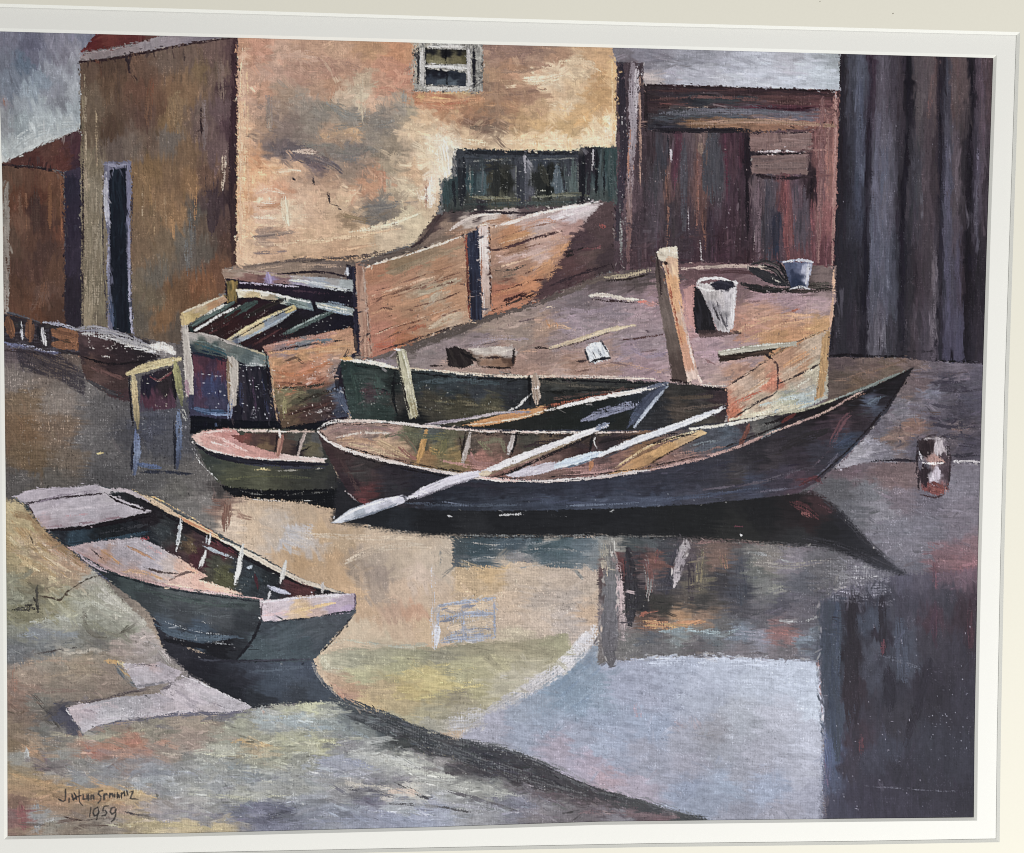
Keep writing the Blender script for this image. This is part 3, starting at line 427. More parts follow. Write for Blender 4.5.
B('pwpanel', '750,133.5 780,133 815,132', 2.2, '30262a', dry=.45); B(None, '758,151.5 775,151 797,152', 2.2, 'd0c8c8 b0a5a5', dry=.2); B(None, '752,154 780,154 815,153', 2, '221c20', dry=.25); B(None, '748,173 775,178 812,177', 4, '2a2024 3a2a2e', dry=.25); B(None, '747,135 748,180', 4, '241c22', dry=.2); B(None, '812,178 810,200', 3.5, '251a20', dry=.25)
for q, w, c, d in [('622,64 622,110 624,150 620,200 617,240', 8, '2c2830 302a30 38303a 3a343a', .1), ('621,205 621,240 622,272', 3, '8a8a86 6a6a66', .5), ('622,110 623,170', 1, 'b0a8a8', .62),
    ('633,64 632,90 633,130 630,180 628,275', [9, 9, 8, 6, 5], '7d7278 9a9096 8a7c80 75564f 5f454a', .2), ('637,66 637,90 636,112', 5, 'b0a8ac a59ca0', .3), ('630,130 628,180', 3, 'a0705c', .45), ('640,75 640,140 640,190', 3, 'a07860 6a4c48', .45), ('638,190 640,272', 4, '48383e', .3),
    ('646,88 646,130', 4, '2a2224', .2), ('668,132 668,160', 2, '2a2a30', .35), ('671,150 671,162', 1.8, 'b5b5ba', .3), ('676,133 675,200', 3, '6a3444 4a2834', .35), ('684,140 684,230', 7, '4a4a52 44424a', .35), ('697,150 698,200 696,240', 3, '8a5442 6a4038', .4), ('701,140 701,155', 5, '7f6450', .4), ('666,165 668,230 665,255', 3, '80523e 6a4438', .45), ('712,135 710,175 712,200', 16, '43464d 3f4048', .35), ('725,134 727,200', 3, '5a2a3a', .35), ('748,133 747,200 748,240', 3.5, '231c22', .25), ('742,134 741,170', 6, '502c3a 3a222c', .4),
    ('758,180 758,260', 7, '67525a 524048', .35), ('768,180 769,270', 7, '4a4650 3c3a46', .35), ('777,215 776,260', 6, '2a3348 2c3040', .4), ('785,182 786,240 790,262', 5, '8a4442 73383c', .35), ('796,185 797,250', 7, '5c4a54 4a424c', .35), ('805,185 804,250', 5, '504650', .4), ('812,200 814,262', 5, '8f4a4c 703a40', .4), ('822,95 824,150 820,210', 6, '8a5850 7a4a48 6a484e', .3), ('834,92 836,160 835,230 832,275', 4, 'a06a5c b0705c a0645a 9a6a60', .35), ('826,140 828,200', 3, 'b06a58', .45), ('700,240 702,262', 2, 'a5a0a0', .6), ('688,205 689,240', 1.2, '9a9498', .6), ('703,205 705,250', 5, '7a4a38 5a3a34', .45), ('755,230 754,262', 1.4, '8a7a7a', .55)]:
    B('pwpost' if q[:3] in ('622', '621', '633', '637', '630') else 'pw', q, w, c, dry=d)
SP('690,185 740,185 740,260 690,260', 2, 'a09aa0', r=(.4, .7)); SP('617,140 626,140 626,275 617,275', 4, 'a8a4a4', r=(.4, .7)); SP('628,64 840,92 838,270 640,270', .7, 'a08a88', r=(.4, .7))
# barn
P('barn', '839,30 1004,34 1004,120 990,214 986,372 828,360 834,276 840,92', '''842,70,2a262a 850,65,3c3f4a 860,70,4a5160 866,70,3f4450 871,70,3a2b38 880,70,4e4a54 892,70,3f3a42 900,70,3a3238 909,70,1f1c22 918,70,4a4244 930,70,514647 936,70,5a4543 940,70,26222a 946,70,3f424e 955,70,54423f 963,70,5a4a48 972,70,211d24 980,70,493e47 990,70,4c3b3d
842,180,25232a 850,180,2f2f38 858,180,3a4052 862,180,424a5c 867,180,24222a 875,180,4d4c58 885,180,5a5a66 893,180,4b4b57 901,180,2e2a30 908,180,35333a 915,180,3c3c44 925,180,4a3f44 935,180,3f353a 942,180,26242c 948,180,4a4c5c 956,180,544a50 965,180,2c282c 972,180,33303a 980,180,4d4450 987,180,3a3238
836,280,25232a 845,280,2a2930 858,280,2b2a31 866,280,1c1c24 875,280,4a4d5b 885,280,4f5565 893,280,3f4350 901,280,23232b 908,280,2d2a30 918,280,3b3238 928,280,40383e 935,280,5a5258 939,280,27242c 945,280,4c4b5c 952,280,45434f 960,280,3a3036 968,280,221e24 979,280,2a262c
833,340,333038 843,340,2d2c33 855,340,332e36 864,340,25222a 872,340,5a5a64 880,340,4b4a54 890,340,36353d 901,340,2a282f 912,340,3b343a 925,340,46404a 932,340,4d4650 939,340,2c2936 948,340,45435a 958,340,44435a 967,340,26232c 978,340,302b33''', ang=90, L=44, w=2, warp=4, an=(1, .13), wv=.1, p=4.5, jit=.07)
for q, w, c, d in [('843,58 841,150 836,250 832,350', 4, '241f24 25232a', .15), ('871,58 869,120 866,200 865,350', 3, '2a1f2a 221e28 1c1a22', .2), ('909,58 906,150 901,250 902,350', 5, '1d1a20 1f1c24 201e28', .2), ('940,60 940,170 939,260 936,350', 4, '221e26 24222c', .2), ('973,60 970,150 967,260 966,360', 5, '1d1a20 201c22', .2), ('878,110 876,180 872,280 870,345', 8, '5a5866 54586a 505668 5c5c66', .4), ('886,150 882,240 880,300', 8, '5a5c6c 4d5466', .45), ('858,60 860,130 858,180', 5, '4e5668 424a5c', .45), ('935,255 936,290 931,345', 5, '666068 575058', .35), ('948,130 946,200 947,300 945,350', 7, '505064 4c4c60 45445c', .35), ('958,230 955,350', 4, '48465a', .4), ('930,95 931,120', 4, '7a5048 5a4444', .5), ('920,90 918,150', 8, '4f4848', .5), ('955,60 957,120', 7, '5c4844 544644', .45), ('979,140 977,180 975,250', 2, '77748a 5c5a6e', .5), ('982,60 981,130', 6, '54444c', .5), ('874,312 880,330 882,345', 7, '6a6a74', .5), ('838,300 839,345', 4, '4a4852', .5), ('905,320 920,342', 8, '4f4a52', .5), ('984,100 982,170', 3, '604e5a', .5)]:
    B('barn', q, w + 1, c, dry=d, soft=1.6, rag=.9)
B('barn', '829,356 850,355 880,357 903,356', 3, '19151a 1f1a20', dry=.1); B('barn', '903,352 936,351', 2.5, '2a262c', dry=.2); B('barn', '936,360 955,362 970,361', 3.2, '131015', dry=.1)
SP('845,60 985,60 975,350 840,345', .5, '8a8a98', r=(.4, .7))
D('842,58 990,60 982,350 834,350', 3, 90, aj=3, L=(14, 44), w=(2, 5), cj=.06, dry=.45, off=5)
# green lean-to
P('green', '443,181 456,176 455,149 580,151 581,147 617,147 617,205 600,210 560,210 470,214 442,220', '''460,160,353a3e 465,160,3a3f45 470,182,2c4045 483,185,3f5254 478,165,33393e 500,165,2b2e2d 505,180,25281f 515,155,33393f 525,170,55565e 525,192,4b4c55 540,180,2b2d28 555,175,23251f 558,188,4b5a60 570,175,3a3d45 575,185,4e5d58 500,200,4a4a38 470,205,3a4038 540,203,3f4535 560,200,454a3c 590,165,262027 600,175,36484a 610,165,2e4442 612,185,3a4a48 605,200,3f4a45
448,190,2f4040 452,207,37403a 495,155,33363c 540,155,3a414c 565,155,3c4048 480,210,2c282c 530,210,342c30 580,208,302a2c 455,215,3a3030 495,190,33352a 548,190,202420''', ang=90, L=20, w=1.8, warp=4, wv=.1, jit=.1)
for q, w, c, d in [('457,150 500,152 580,152', 2, '22262a', .3), ('462,157 500,158 575,156', 5, '3c434c 31363c', .3), ('460,160 461,205', 5, '272a2e', .2), ('472,168 470,198', 4, '2f4c4c', .35), ('483,165 483,195', 6, '40565a 33484c', .35), ('520,160 519,200', 7, '30323a', .25), ('525,152 524,165 525,175', 3.4, '9a979e 8a888e', .35), ('525,178 525,204', 7, '4c4e58 44464e', .3), ('496,160 496,196', 10, '2a2c28', .3), ('508,168 506,194', 8, '232620', .3), ('540,165 540,198', 10, '262a24', .3), ('548,168 548,196', 4, '1a1c1a', .3), ('557,168 557,196', 8, '4d5c64 445258', .3), ('566,165 565,196', 4, '2e3036', .3), ('574,160 574,190', 6, '50625e 465450', .35), ('582,150 582,200', 7, '222026', .2), ('593,150 592,170', 2.2, 'a09a9c', .4), ('590,155 588,200', 4, '2e2a30', .3), ('597,150 596,195', 3, '1c1c20', .3), ('602,150 600,195', 5, '404e4e 363f3c', .3), ('611,150 610,200', 7, '2c4040 3c4c4a', .3), ('480,160 495,160 512,158', 2, '77705a', .55), ('470,197 500,199 530,200', 4, '6a6444 4a4a36', .45), ('535,197 575,194 590,196', 4, '5c6048 4a4f3c', .45), ('465,204 510,204 580,202', 4, '3f4a44 34403c', .4), ('445,186 447,206', 6, '2f4444 3a4444', .3), ('453,180 455,206', 4, '22262a', .3), ('535,190 548,191', 2, 'a0a088', .5)]:
    B('green', q, w, c, dry=d)
for q, w, c, d in [('470,162 470,196', 1.6, '6f7268', .4), ('470,161 515,160', 1.6, '6a6d66', .45), ('516,161 516,196', 1.6, '5f645c', .45), ('470,197 516,198', 2, '77785c', .4), ('531,160 531,196', 1.6, '6a6c68', .45), ('531,160 577,158', 1.6, '6a6d66', .45), ('578,159 578,192', 1.6, '60665e', .45), ('531,197 578,195', 2, '74765c', .4), ('458,153 580,154', 3, '24262b', .25), ('464,158 464,200', 4, '22252a', .2), ('522,157 522,203', 5, '33363d', .25), ('583,155 583,200', 4, '1c1d22', .2), ('478,170 490,168 488,190', 6, '3c3a2c', .4), ('500,165 508,180', 6, '33342a', .4), ('540,165 548,185', 7, '35362b', .4), ('565,165 568,190', 5, '3f4a4a', .4), ('483,164 482,194', 3, '505a5c', .45), ('556,164 556,192', 4, '55626a', .4), ('593,152 593,170', 2, '9a9494', .5), ('604,152 604,198', 2, '22262a', .3), ('611,152 611,198', 1.4, '5a6a66', .5)]: B('green', q, w, c, dry=d)
SP('458,160 600,160 600,205 458,205', 3, '8a8f84', r=(.4, .8)); SP('458,150 600,150 600,205 458,205', 1.2, 'c0beb8', r=(.4, .7))
# ---------------------------------------------------------------- quay, fence, landing stage
P('slope', '224,268 300,258 360,262 412,246 437,214 445,212 470,211 560,206 602,200 602,212 540,225 490,236 465,246 400,264 358,278 352,284 290,277 250,273', '228,270,8b7261 270,267,8a7464 300,263,85705f 330,264,6a5b53 370,258,5c5049 410,248,5f5249 440,238,7a6657 450,225,88705f 435,222,4a3a38 470,222,b0a094 490,215,c0b2a8 500,225,a87f66 510,212,a89890 530,212,5b4a4a 560,207,4f4145 580,206,8a7c7c 475,212,4a3c3c 455,215,4a3f3e 430,248,6f5c50 460,235,8f6e58', ang=-14, L=22, w=1.8, warp=5, wv=.08)
for q, w, c, d in [('240,268 300,260 360,256 410,247', 3, '5a4c46 6a5b52', .4), ('412,247 425,238 437,220 445,212', 4, '3a2e2e 4a3c3a', .2), ('230,273 300,266 350,266', 4, 'a58a74 8a7464', .4), ('450,230 462,222 480,215 505,213', 4, 'd6c8ba c4b4aa', .25), ('445,234 470,232 490,222 520,220', 4, '9a7258 b08a70', .35), ('505,213 530,218 560,212', 4, 'b8aaa4 9a8a86', .4), ('470,211 530,213 575,206', 3, '332a2e', .3), ('300,262 350,258 400,252', 3, '4a3f3a', .5), ('425,243 445,228', 5, '806a5c', .4)]:
    B('slope', q, w, c, dry=d)
P('quay', '352,366 395,350 470,322 520,306 560,290 612,272 700,262 836,266 836,300 829,330 746,388 700,388 655,384 560,382 470,376 390,370', '''400,350,6b6664 450,330,5f5a58 380,357,7a7580 420,348,817a7c 450,345,80787c 480,325,83796f 500,320,8c8078 530,310,877c78 560,300,756e73 570,320,827a84 545,325,8f7d70 600,300,6e666b 480,340,80777c 520,335,857b74 560,340,7c7274 590,330,857d85 500,360,8a766c 540,355,806f68 570,365,8a7468 530,375,8f7a70 460,365,8f8078 620,330,857c82 640,315,8a7e86 610,310,7d7680 650,300,857680
630,350,827884 640,365,8a7a82 600,350,8d7c78 600,370,8f7d78 560,375,a08f88 655,340,857c84 700,340,95848c 690,330,a08488 715,350,968690 700,370,958588 730,340,96868a 740,330,a58070 760,310,a88878 780,320,ad8870 750,355,98888c 740,375,9c8070 720,385,a0908c 790,300,8f7f88 760,295,948088 800,300,9a8890 820,305,9a8a90 780,340,a0805f 820,325,b0906a 800,335,ad8868 770,350,a98562
640,280,4b4545 600,285,4f484a 660,290,7a6a70 575,303,6a646a 690,300,8a7078 690,275,5a484c 730,270,5c4a50 760,275,6a5a60 800,280,4f4848 825,280,6a6060 745,290,6a5a5e''', ang=-8, L=22, w=2, warp=7, wv=.085)
D('390,352 612,285 830,285 828,330 745,384 470,372', 2.6, -8, aj=14, L=(7, 18), w=(1.6, 3.4), cj=.07)
B('quay', '352,362 395,352 440,334 490,314 540,298 580,284 616,274', [9, 12, 14, 13, 14, 12, 8], '5f5a5a 4d4844 504a48 57504c', dry=.15, rag=1.2)
for q, w, c, d in [('730,335 770,318 815,315', 5, 'b0947a b89a80', .45), ('740,345 780,325 826,318', 4, 'b8987a a88c70', .45), ('690,355 730,352', 6, '9a8894', .45), ('540,330 560,326 575,330', 3, 'b09a86', .5), ('545,318 550,328', 2, 'a0744c', .5), ('555,320 558,330', 2, 'a0744c', .5), ('625,345 650,355 670,352', 6, '7f7688 8d8492', .45), ('470,345 500,338 530,340', 5, '8a848c', .5), ('560,308 590,312 620,305', 5, '807884', .5), ('750,300 790,298 825,300', 5, 'a08c96 94808a', .45), ('610,278 650,275 690,278', 8, '4a4448 544a4c', .35), ('682,300 690,330', 6, 'a88884', .4), ('575,370 620,364 660,372', 4, 'a08a80 8a7468', .45), ('650,300 660,305', 3, 'b08a8a', .5)]:
    B('quay', q, w, c, dry=d)
# fence
P('fence', '356,267 366,267 400,256 460,236 478,228 490,227 540,212 600,201 613,203 613,268 590,278 560,290 520,306 485,316 470,322 430,336 395,350 372,358', '''375,275,a8704f 400,265,8a7050 430,250,8f7558 455,250,a67d5e 380,290,b0755a 410,280,b3805f 440,270,a97855 425,292,a89478 450,280,ab7d5c 380,310,ad7456 410,305,a87a58 440,295,a98d70 455,300,b5825c 380,330,b07058 410,325,a9704f 440,315,b07a55 450,320,b59a80 385,345,ac6650 400,340,a8643f 430,328,a88060 420,290,a58c70 390,300,b37c58
510,235,b0754c 540,220,b09a96 570,212,b9aeb5 585,208,c5bcc0 515,250,8f684f 550,240,b59080 572,228,a88078 510,262,b58a76 540,255,b99a90 558,245,b5805c 505,275,8a6a55 525,270,a0745a 545,268,b27a50 505,290,a56045 530,285,b8744a 500,305,b3704f 500,220,b08a70
603,212,4f3c3e 600,230,4c3a3c 595,255,51403f 572,268,54393a 605,260,3d3034 560,285,4a3438 585,235,4a3638 550,290,4d3a3c''', ang=-19, L=26, w=1.9, warp=6, wv=.075)
P('fence', '601,202 614,204 614,270 590,279 560,291 530,302 545,285 562,258 580,228', '602,212,4f3c3e 600,230,4c3a3c 592,255,55423f 572,268,54393a 605,260,3d3034 560,285,4a3438 585,240,46343a 575,282,4a3438', ang=-15, L=20, w=2, rag=2.5, soft=1.5, wv=.08)
for q, w, c, d in [('364,268 385,261 410,254', 2.2, 'd8c6b0 e0d0bc', .2), ('410,254 440,244 466,235', 2.2, 'd9ccba', .25), ('380,276 420,262 462,246', 6, '8f7a5c 9a8062', .35), ('370,285 400,276 430,262', 4, 'b07a5a', .4), ('415,292 440,288 460,278', 8, 'b0a084 a59070', .3), ('372,300 410,288 462,272', 1.8, '6b4434', .45), ('422,290 460,280', 1.8, '6a3f30', .35), ('372,314 410,302 460,284', 4, 'b8845e', .4), ('390,328 420,320 460,302', 1.6, '5f3a2c', .4), ('376,312 384,308 396,310', 2, '4f3630', .45), ('380,332 392,328 400,330', 2, '4f3428', .45), ('430,328 450,318 466,312', 7, 'baa488 b09878', .3), ('380,342 400,334 430,322', 4, 'b06848 a85a3c', .4), ('374,346 390,345 395,350', 5, 'b55a40', .4), ('376,352 420,338 468,322', 2, '3a2e2e', .3), ('430,300 440,292', 7, 'b0a086', .4),
    ('490,228 515,221 540,213 598,202', 3, 'e2d8d2 d6c8c0', .15), ('540,222 570,213 592,207', 6, 'bfb4bb ccc4c8', .3), ('520,226 545,220 560,224', 4, 'b58a78', .4), ('493,251 515,245 535,238 562,231', 3, '4a3032 3f2a2c', .3), ('500,242 530,232', 7, 'b27448 b8804f', .35), ('500,262 530,252 565,238', 7, 'b89a90 a88478', .35), ('495,270 510,270 528,264', 2.4, '5a5048 3a3430', .4), ('500,277 520,273', 2, '6a5a4c', .4), ('530,270 550,262 570,242', 5, 'b57c4e c0885a', .35), ('495,296 520,286 545,270', 6, 'b06a45 ba7a50', .4), ('494,292 510,288 530,282 550,278', 2, '4a2826', .45), ('500,302 515,297 530,292', 2.2, '3a2020', .3), ('505,304 518,294', 2, '3a2020', .3), ('518,300 528,292', 2, '3a2020', .3), ('525,298 535,293', 2, '35201e', .3), ('492,310 520,300 545,292', 2, '2f2624', .4), ('565,255 575,252', 6, '262122', .3), ('560,252 590,248 612,244', 2, '33262a', .4), ('545,288 580,274 612,264', 3, '30242a', .3), ('600,225 606,228', 4, '8a4440', .5), ('580,250 605,246', 2, '7a4448', .5), ('585,265 560,275', 4, '5a4448', .45)]:
    B('fence', q, w, c, dry=d)
for q in ['372,292 400,283 440,270 464,262', '374,304 410,291 462,274', '374,322 400,312 440,300 464,290', '380,340 420,324 464,308', '494,240 530,228 570,218', '494,258 530,246 560,238', '495,284 520,275 548,264']: B('fence', q, 1.5, '6a4436 845a48', dry=.52)
for q in ['372,296 410,284 450,272', '376,334 420,318 462,304', '495,246 540,232', '496,268 530,258 555,246']: B('fence', q, 2.2, 'cda888 c09878', dry=.55)
P('fpost', '346,266 356,266 361,356 352,358', '25222e 1f1d26 2c2a38', ang=88, L=20, w=1.6)
P('fpost', '355,264 364,264 373,357 361,358', '9c7460 8a6654 ab8670', ang=86, L=24, w=1.6); B('fpost', '363,266 366,300 371,352', 1.6, '5a3c34 b09a8a', dry=.4)
P('fpost2', '466,233 479,228 483,318 471,323', '2a2d3c 24232e 33384a', ang=88, L=20, w=1.6); B('fpost2', '466,236 468,290 470,320', 2.4, '8a4434 5a2e28', dry=.2); SP('468,235 480,235 482,315 472,318', 4, '8a8a96', r=(.4, .7))
P('fpost2', '478,226 488,225 491,310 483,317', '483,230,cdbab2 484,250,d6c8c0 486,280,c0a89c 487,305,a88c7c', ang=88, L=20, w=1.5); B('fpost2', '489,228 490,270 491,308', 1.8, '3a2626', dry=.3); B('fpost2', '481,228 482,280 484,312', 1.4, 'e6dcd8 a06a50', dry=.3); B('fpost2', '478,226 488,224', 2, 'e0c8b4', dry=.2)
P('shore', '826,357 880,358 903,358 936,362 990,364 990,464 918,462 865,462 836,470 826,400', '''840,362,5a4b4c 870,365,6b5852 900,360,75605a 915,364,6e5c58 840,375,5f5048 860,385,6a5545 890,370,6b5a4c 930,370,6a6068 960,370,6b626c 975,380,55505c 920,385,665658 945,383,4a4550 933,393,716f7c 910,395,6c5e5f 900,410,757078 925,405,6d6670 950,400,5c5660 970,400,4f4b58 915,427,86685f 895,438,7f6a62 940,420,5b5560 960,418,45404a 880,430,6c6670 920,445,5a5560 960,430,655a5e 970,445,4a4550 865,448,a09ca4 880,455,7a7680''', ang=-5, L=18, w=2, warp=7, wv=.1, jit=.08)
for q, w, c, d in [('930,383 950,382 965,384', 3, '3a3540', .35), ('928,392 940,395', 6, '777684', .4), ('930,417 945,420 962,420', 4, '35303a', .35), ('960,395 962,440', 4, '3f3a44', .45), ('900,424 920,424', 5, '8f6e60', .4), ('878,440 900,434 915,436', 5, '8a7064', .4), ('862,450 872,442 885,448', 7, '9894a0 88848e', .45), ('850,457 870,460 905,462', 3, '8a8690', .4), ('872,461 895,460 916,461', 2.6, '29242c', .2), ('885,408 920,405', 6, '75707c', .45), ('935,438 960,436 978,440', 5, '3c3842', .45), ('950,462 966,461 980,462', 2.2, 'b8b2b4', .3), ('950,456 978,455', 3.5, '332f38', .3), ('950,430 970,428', 3, '7a625e', .45), ('900,420 900,448', 3, '4a444c', .5), ('958,380 975,378', 4, '6a6270', .45), ('840,380 880,368 905,360', 4, '785f50', .45)]:
    B('shore', q, w, c, dry=d)
D('840,362 980,368 976,455 870,455', 3, -5, aj=20, L=(5, 14), w=(1.5, 3), cj=.1)
# ---------------------------------------------------------------- brush handling of the big areas
D('-10,26 238,36 236,330 -10,330', 1.6, 88, aj=12, L=(6, 18), w=(2, 5), cj=.07, dry=.4, off=6, al=.75)
D('238,40 620,50 616,150 440,180 430,215 238,262', 1.7, 12, aj=45, L=(6, 17), w=(3, 7), cj=.045, dry=.38, off=10, al=.7)
D('238,40 620,50 616,150 440,180 430,215 238,262', 1, 80, aj=30, L=(3, 10), w=(1.8, 4), cj=.06, dry=.42, off=6, al=.6)
D('645,133 838,133 836,266 645,266', 1.4, 90, aj=5, L=(7, 24), w=(1.6, 3.6), cj=.07, dry=.4, off=5, al=.75)
D('646,54 836,58 838,128 646,128', 1.6, 3, aj=8, L=(7, 24), w=(1.6, 4), cj=.06, dry=.4, off=6, al=.75)
D('842,58 1000,60 985,360 834,360', 1.6, 89, aj=6, L=(7, 26), w=(1.8, 4.4), cj=.07, dry=.4, off=5, al=.75)
D('356,262 612,200 830,270 830,390 356,370', 1.7, -12, aj=16, L=(5, 14), w=(1.8, 4), cj=.07, dry=.36, off=6, al=.8)
D('-10,340 220,340 220,500 -10,500', 1.2, 80, aj=20, L=(5, 16), w=(2, 4), cj=.06, dry=.42, off=6, al=.7)
D('225,500 600,530 600,660 340,700 320,640', .9, 5, aj=30, L=(10, 26), w=(3, 7), cj=.035, dry=.4, off=10, al=.55)
D('480,660 825,655 825,830 600,800', .8, -10, aj=40, L=(8, 22), w=(3, 8), cj=.03, dry=.42, off=12, al=.5)
D('320,640 600,640 480,730 340,700', 1, 2, aj=10, L=(10, 26), w=(2, 5), cj=.06, dry=.4, off=10, al=.65)
D('598,534 850,534 840,660 598,660', 2, 2, aj=12, L=(5, 18), w=(1.6, 4), cj=.09, dry=.38, off=6, al=.75)
D('820,560 985,560 975,830 822,830', 1.2, 88, aj=14, L=(8, 24), w=(2, 6), cj=.06, dry=.4, off=6, al=.65)
D('820,355 985,360 975,600 840,560', 1.6, 0, aj=22, L=(5, 15), w=(1.8, 4), cj=.09, dry=.38, off=7, al=.75)
EB(1900, 5, skip='wsky wwin wpost wbarn wboat wpunt', dark=.1)
EB(500, 6, L=(4, 10), w=(1.6, 3), dark=0, box=(430, 530, 860, 740))
for q, w, c, d in [('276,171 290,170 300,171', 4, 'e4c2a0 d0a480', .3), ('257,193 270,190 284,193', 4, 'e2c2a6 d4a88a', .35), ('255,201 276,203', 3, 'e8c8ac', .4), ('258,207 264,208 288,205', 4, 'b8845f c49470', .35), ('284,198 288,224', 9, 'd8c8aa cab494', .35), ('254,217 276,218', 3, 'e0c4a8', .45), ('253,237 270,235 292,232', 3.4, '7d6a62 96806f', .4), ('254,253 268,253 288,251', 2.6, '85706a', .45), ('293,151 318,153', 3.4, 'c2ab98', .4), ('269,96 270,132', 6, '85746a 94826f', .45), ('241,60 241,160 241,258', 4, 'dcb48e cfa17a', .45), ('247,70 248,170 250,240', 3, 'd6a47a', .5), ('305,155 330,164 342,172', 7, '5f5558 6d6262', .45), ('280,150 310,147', 5, '635a5c', .45), ('340,160 362,158', 6, '716d6a', .5), ('328,104 350,116 372,112', 8, '7d7a72', .5), ('375,125 395,122', 8, '7a7770 858078', .5), ('362,80 363,118', 5, 'bba98c', .5), ('404,92 404,104', 5, '8f8a80', .5), ('440,144 445,172', 9, 'e0d2ba d4c2a4', .4), ('431,178 431,206', 5, 'e4d8c6', .4), ('426,182 426,208', 2, 'a87a62', .45), ('470,128 494,127', 5, '75604f', .5), ('525,82 545,80 562,76', 7, 'e0ccac d2b48e', .4), ('560,63 585,62 600,70', 6, 'd0b48e', .5), ('415,98 450,101 490,98', 3, 'c48a60', .5), ('420,103 440,108 470,106', 4, 'b57a58', .5), ('490,70 520,72 545,67', 4, '96745c', .5), ('612,62 613,145', 3, 'd8b484', .5), ('360,208 385,207 400,204', 5, '6c6864 7d766c', .4), ('345,216 370,222', 5, '8a7352', .45), ('350,232 385,226 420,214', 4, 'd8c6a4', .45), ('270,245 320,240 370,236', 3, 'dab890', .5)]: B('house', q, w, c, dry=d)
for q, w, c, d in [('836,92 835,180 832,268', 3, 'b07a6c a87264', .35), ('822,96 820,200 818,262', 6, '8c5c56 7c504e', .4), ('828,110 827,200', 4, '9c6a5c 8a5a54', .45), ('650,100 700,97 760,100 815,104', 3.4, '6c4640 583834', .45), ('660,114 720,111 800,114', 6, '545a62 666a76', .4), ('690,124 760,121 835,126', 5, '94704e a87c5c', .38), ('650,131 700,131 750,131', 4, '211e24 2a262a', .25), ('648,91 740,90 832,95', 4, '4c302f 38262a', .3), ('750,105 800,107 832,106', 2.6, '5c2c36', .4), ('770,145 812,144', 5, '8a6a60', .45), ('755,166 806,165', 6, '7a6058', .45), ('812,135 836,134', 3, '8a5850', .45), ('812,150 836,150', 2.4, 'a06a5e', .5), ('814,175 836,176', 3, '7c4c48', .5)]: B('pwbeam' if float(q.split(',')[1].split()[0]) < 130 and q[0] != '8' else 'pw', q, w, c, dry=d)
SP('380,300 825,290 740,380 420,368', 1.6, '4a4044', r=(.5, 1.1), al=.7); SP('380,300 825,290 740,380 420,368', 1.6, 'b8a8a4', r=(.5, 1.0), al=.6)
for q, w, c, d in [('520,322 536,318', 2.4, '5a5052', .4), ('640,352 656,350', 2.4, '6a5c60', .45), ('665,300 672,312', 3, '6a5458', .45), ('540,310 556,306', 2, 'b8a898', .45), ('570,372 590,370', 2, '6a5650', .45), ('610,362 630,366', 2, '6f5f60', .5), ('706,360 716,366', 3, '7a6468', .45), ('745,302 765,300', 2.4, '7a6468', .5), ('800,296 818,294', 2.4, '6f6064', .5), ('790,312 800,308', 2, '8a5a4c', .45), ('640,300 655,306', 4, 'a07c78', .45), ('480,345 500,341', 2, '5f5658', .5), ('520,352 540,350', 3, 'a08878', .5)]: B('quay', q, w, c, dry=d)
P('pane', '426,49 466,50 466,64 426,63', '430,51,1c1c1e 445,51,1a1a1c 460,51,1c1c1e 432,58,625c40 440,59,6e674a 458,58,6a6244 463,56,4f4a30 436,62,7d7658', L=8, w=1.4, warp=2, rag=.5)
P('pane', '426,70 466,73 466,86 426,84', '428,73,1e1e22 440,73,1a1a20 455,75,22262e 432,79,303640 440,81,465058 455,81,4e5860 462,83,2c3038', L=8, w=1.4, warp=2, rag=.5)
for k, q, w, c, d in [('attic', '424,66 446,67 467,69', 2.8, 'c6c4c0 b4b2b0', .12), ('pane', '446,50 446,63', 1.8, '141416', .1), ('pane', '447,73 447,84', 1.8, '16161a', .1), ('attic', '423,46 423,87', 3.6, 'b4b0aa a09c96', .25), ('attic', '468.5,48 469,87', 3.2, 'bcb8b4 a8a4a0', .2), ('attic', '424,88 446,89 471,88', 4, 'c6c2ba b0aca4', .22), (None, '474,48 474,90', 2.4, '212126', .15), (None, '418.5,48 418.5,90', 1.8, '2c2c2e', .3), ('attic', '428,46.5 464,47', 2.4, 'bab6b0', .3)]: B(k, q, w, c, dry=d)
for q, w in [('437,605 495,598', 3.4), ('437,617 498,613', 3.4), ('440,642 495,637', 4.5), ('494,598 495,638', 2.4), ('463,604 464,640', 2.4), ('438,606 438,640', 2.6)]: B('wwin', q, w, '868da2 a4aab8', dry=.55, al=.85)
B('wwin', '437,626 435.5,645', 6, 'c4c6d0', dry=.25)
for q in ['313,178 314,185', '327,192 330,203', '331,204 340,207', '293,178 295,180', '338,208 341,210']: B(None, q, 1.6, '3d3536', dry=.2)
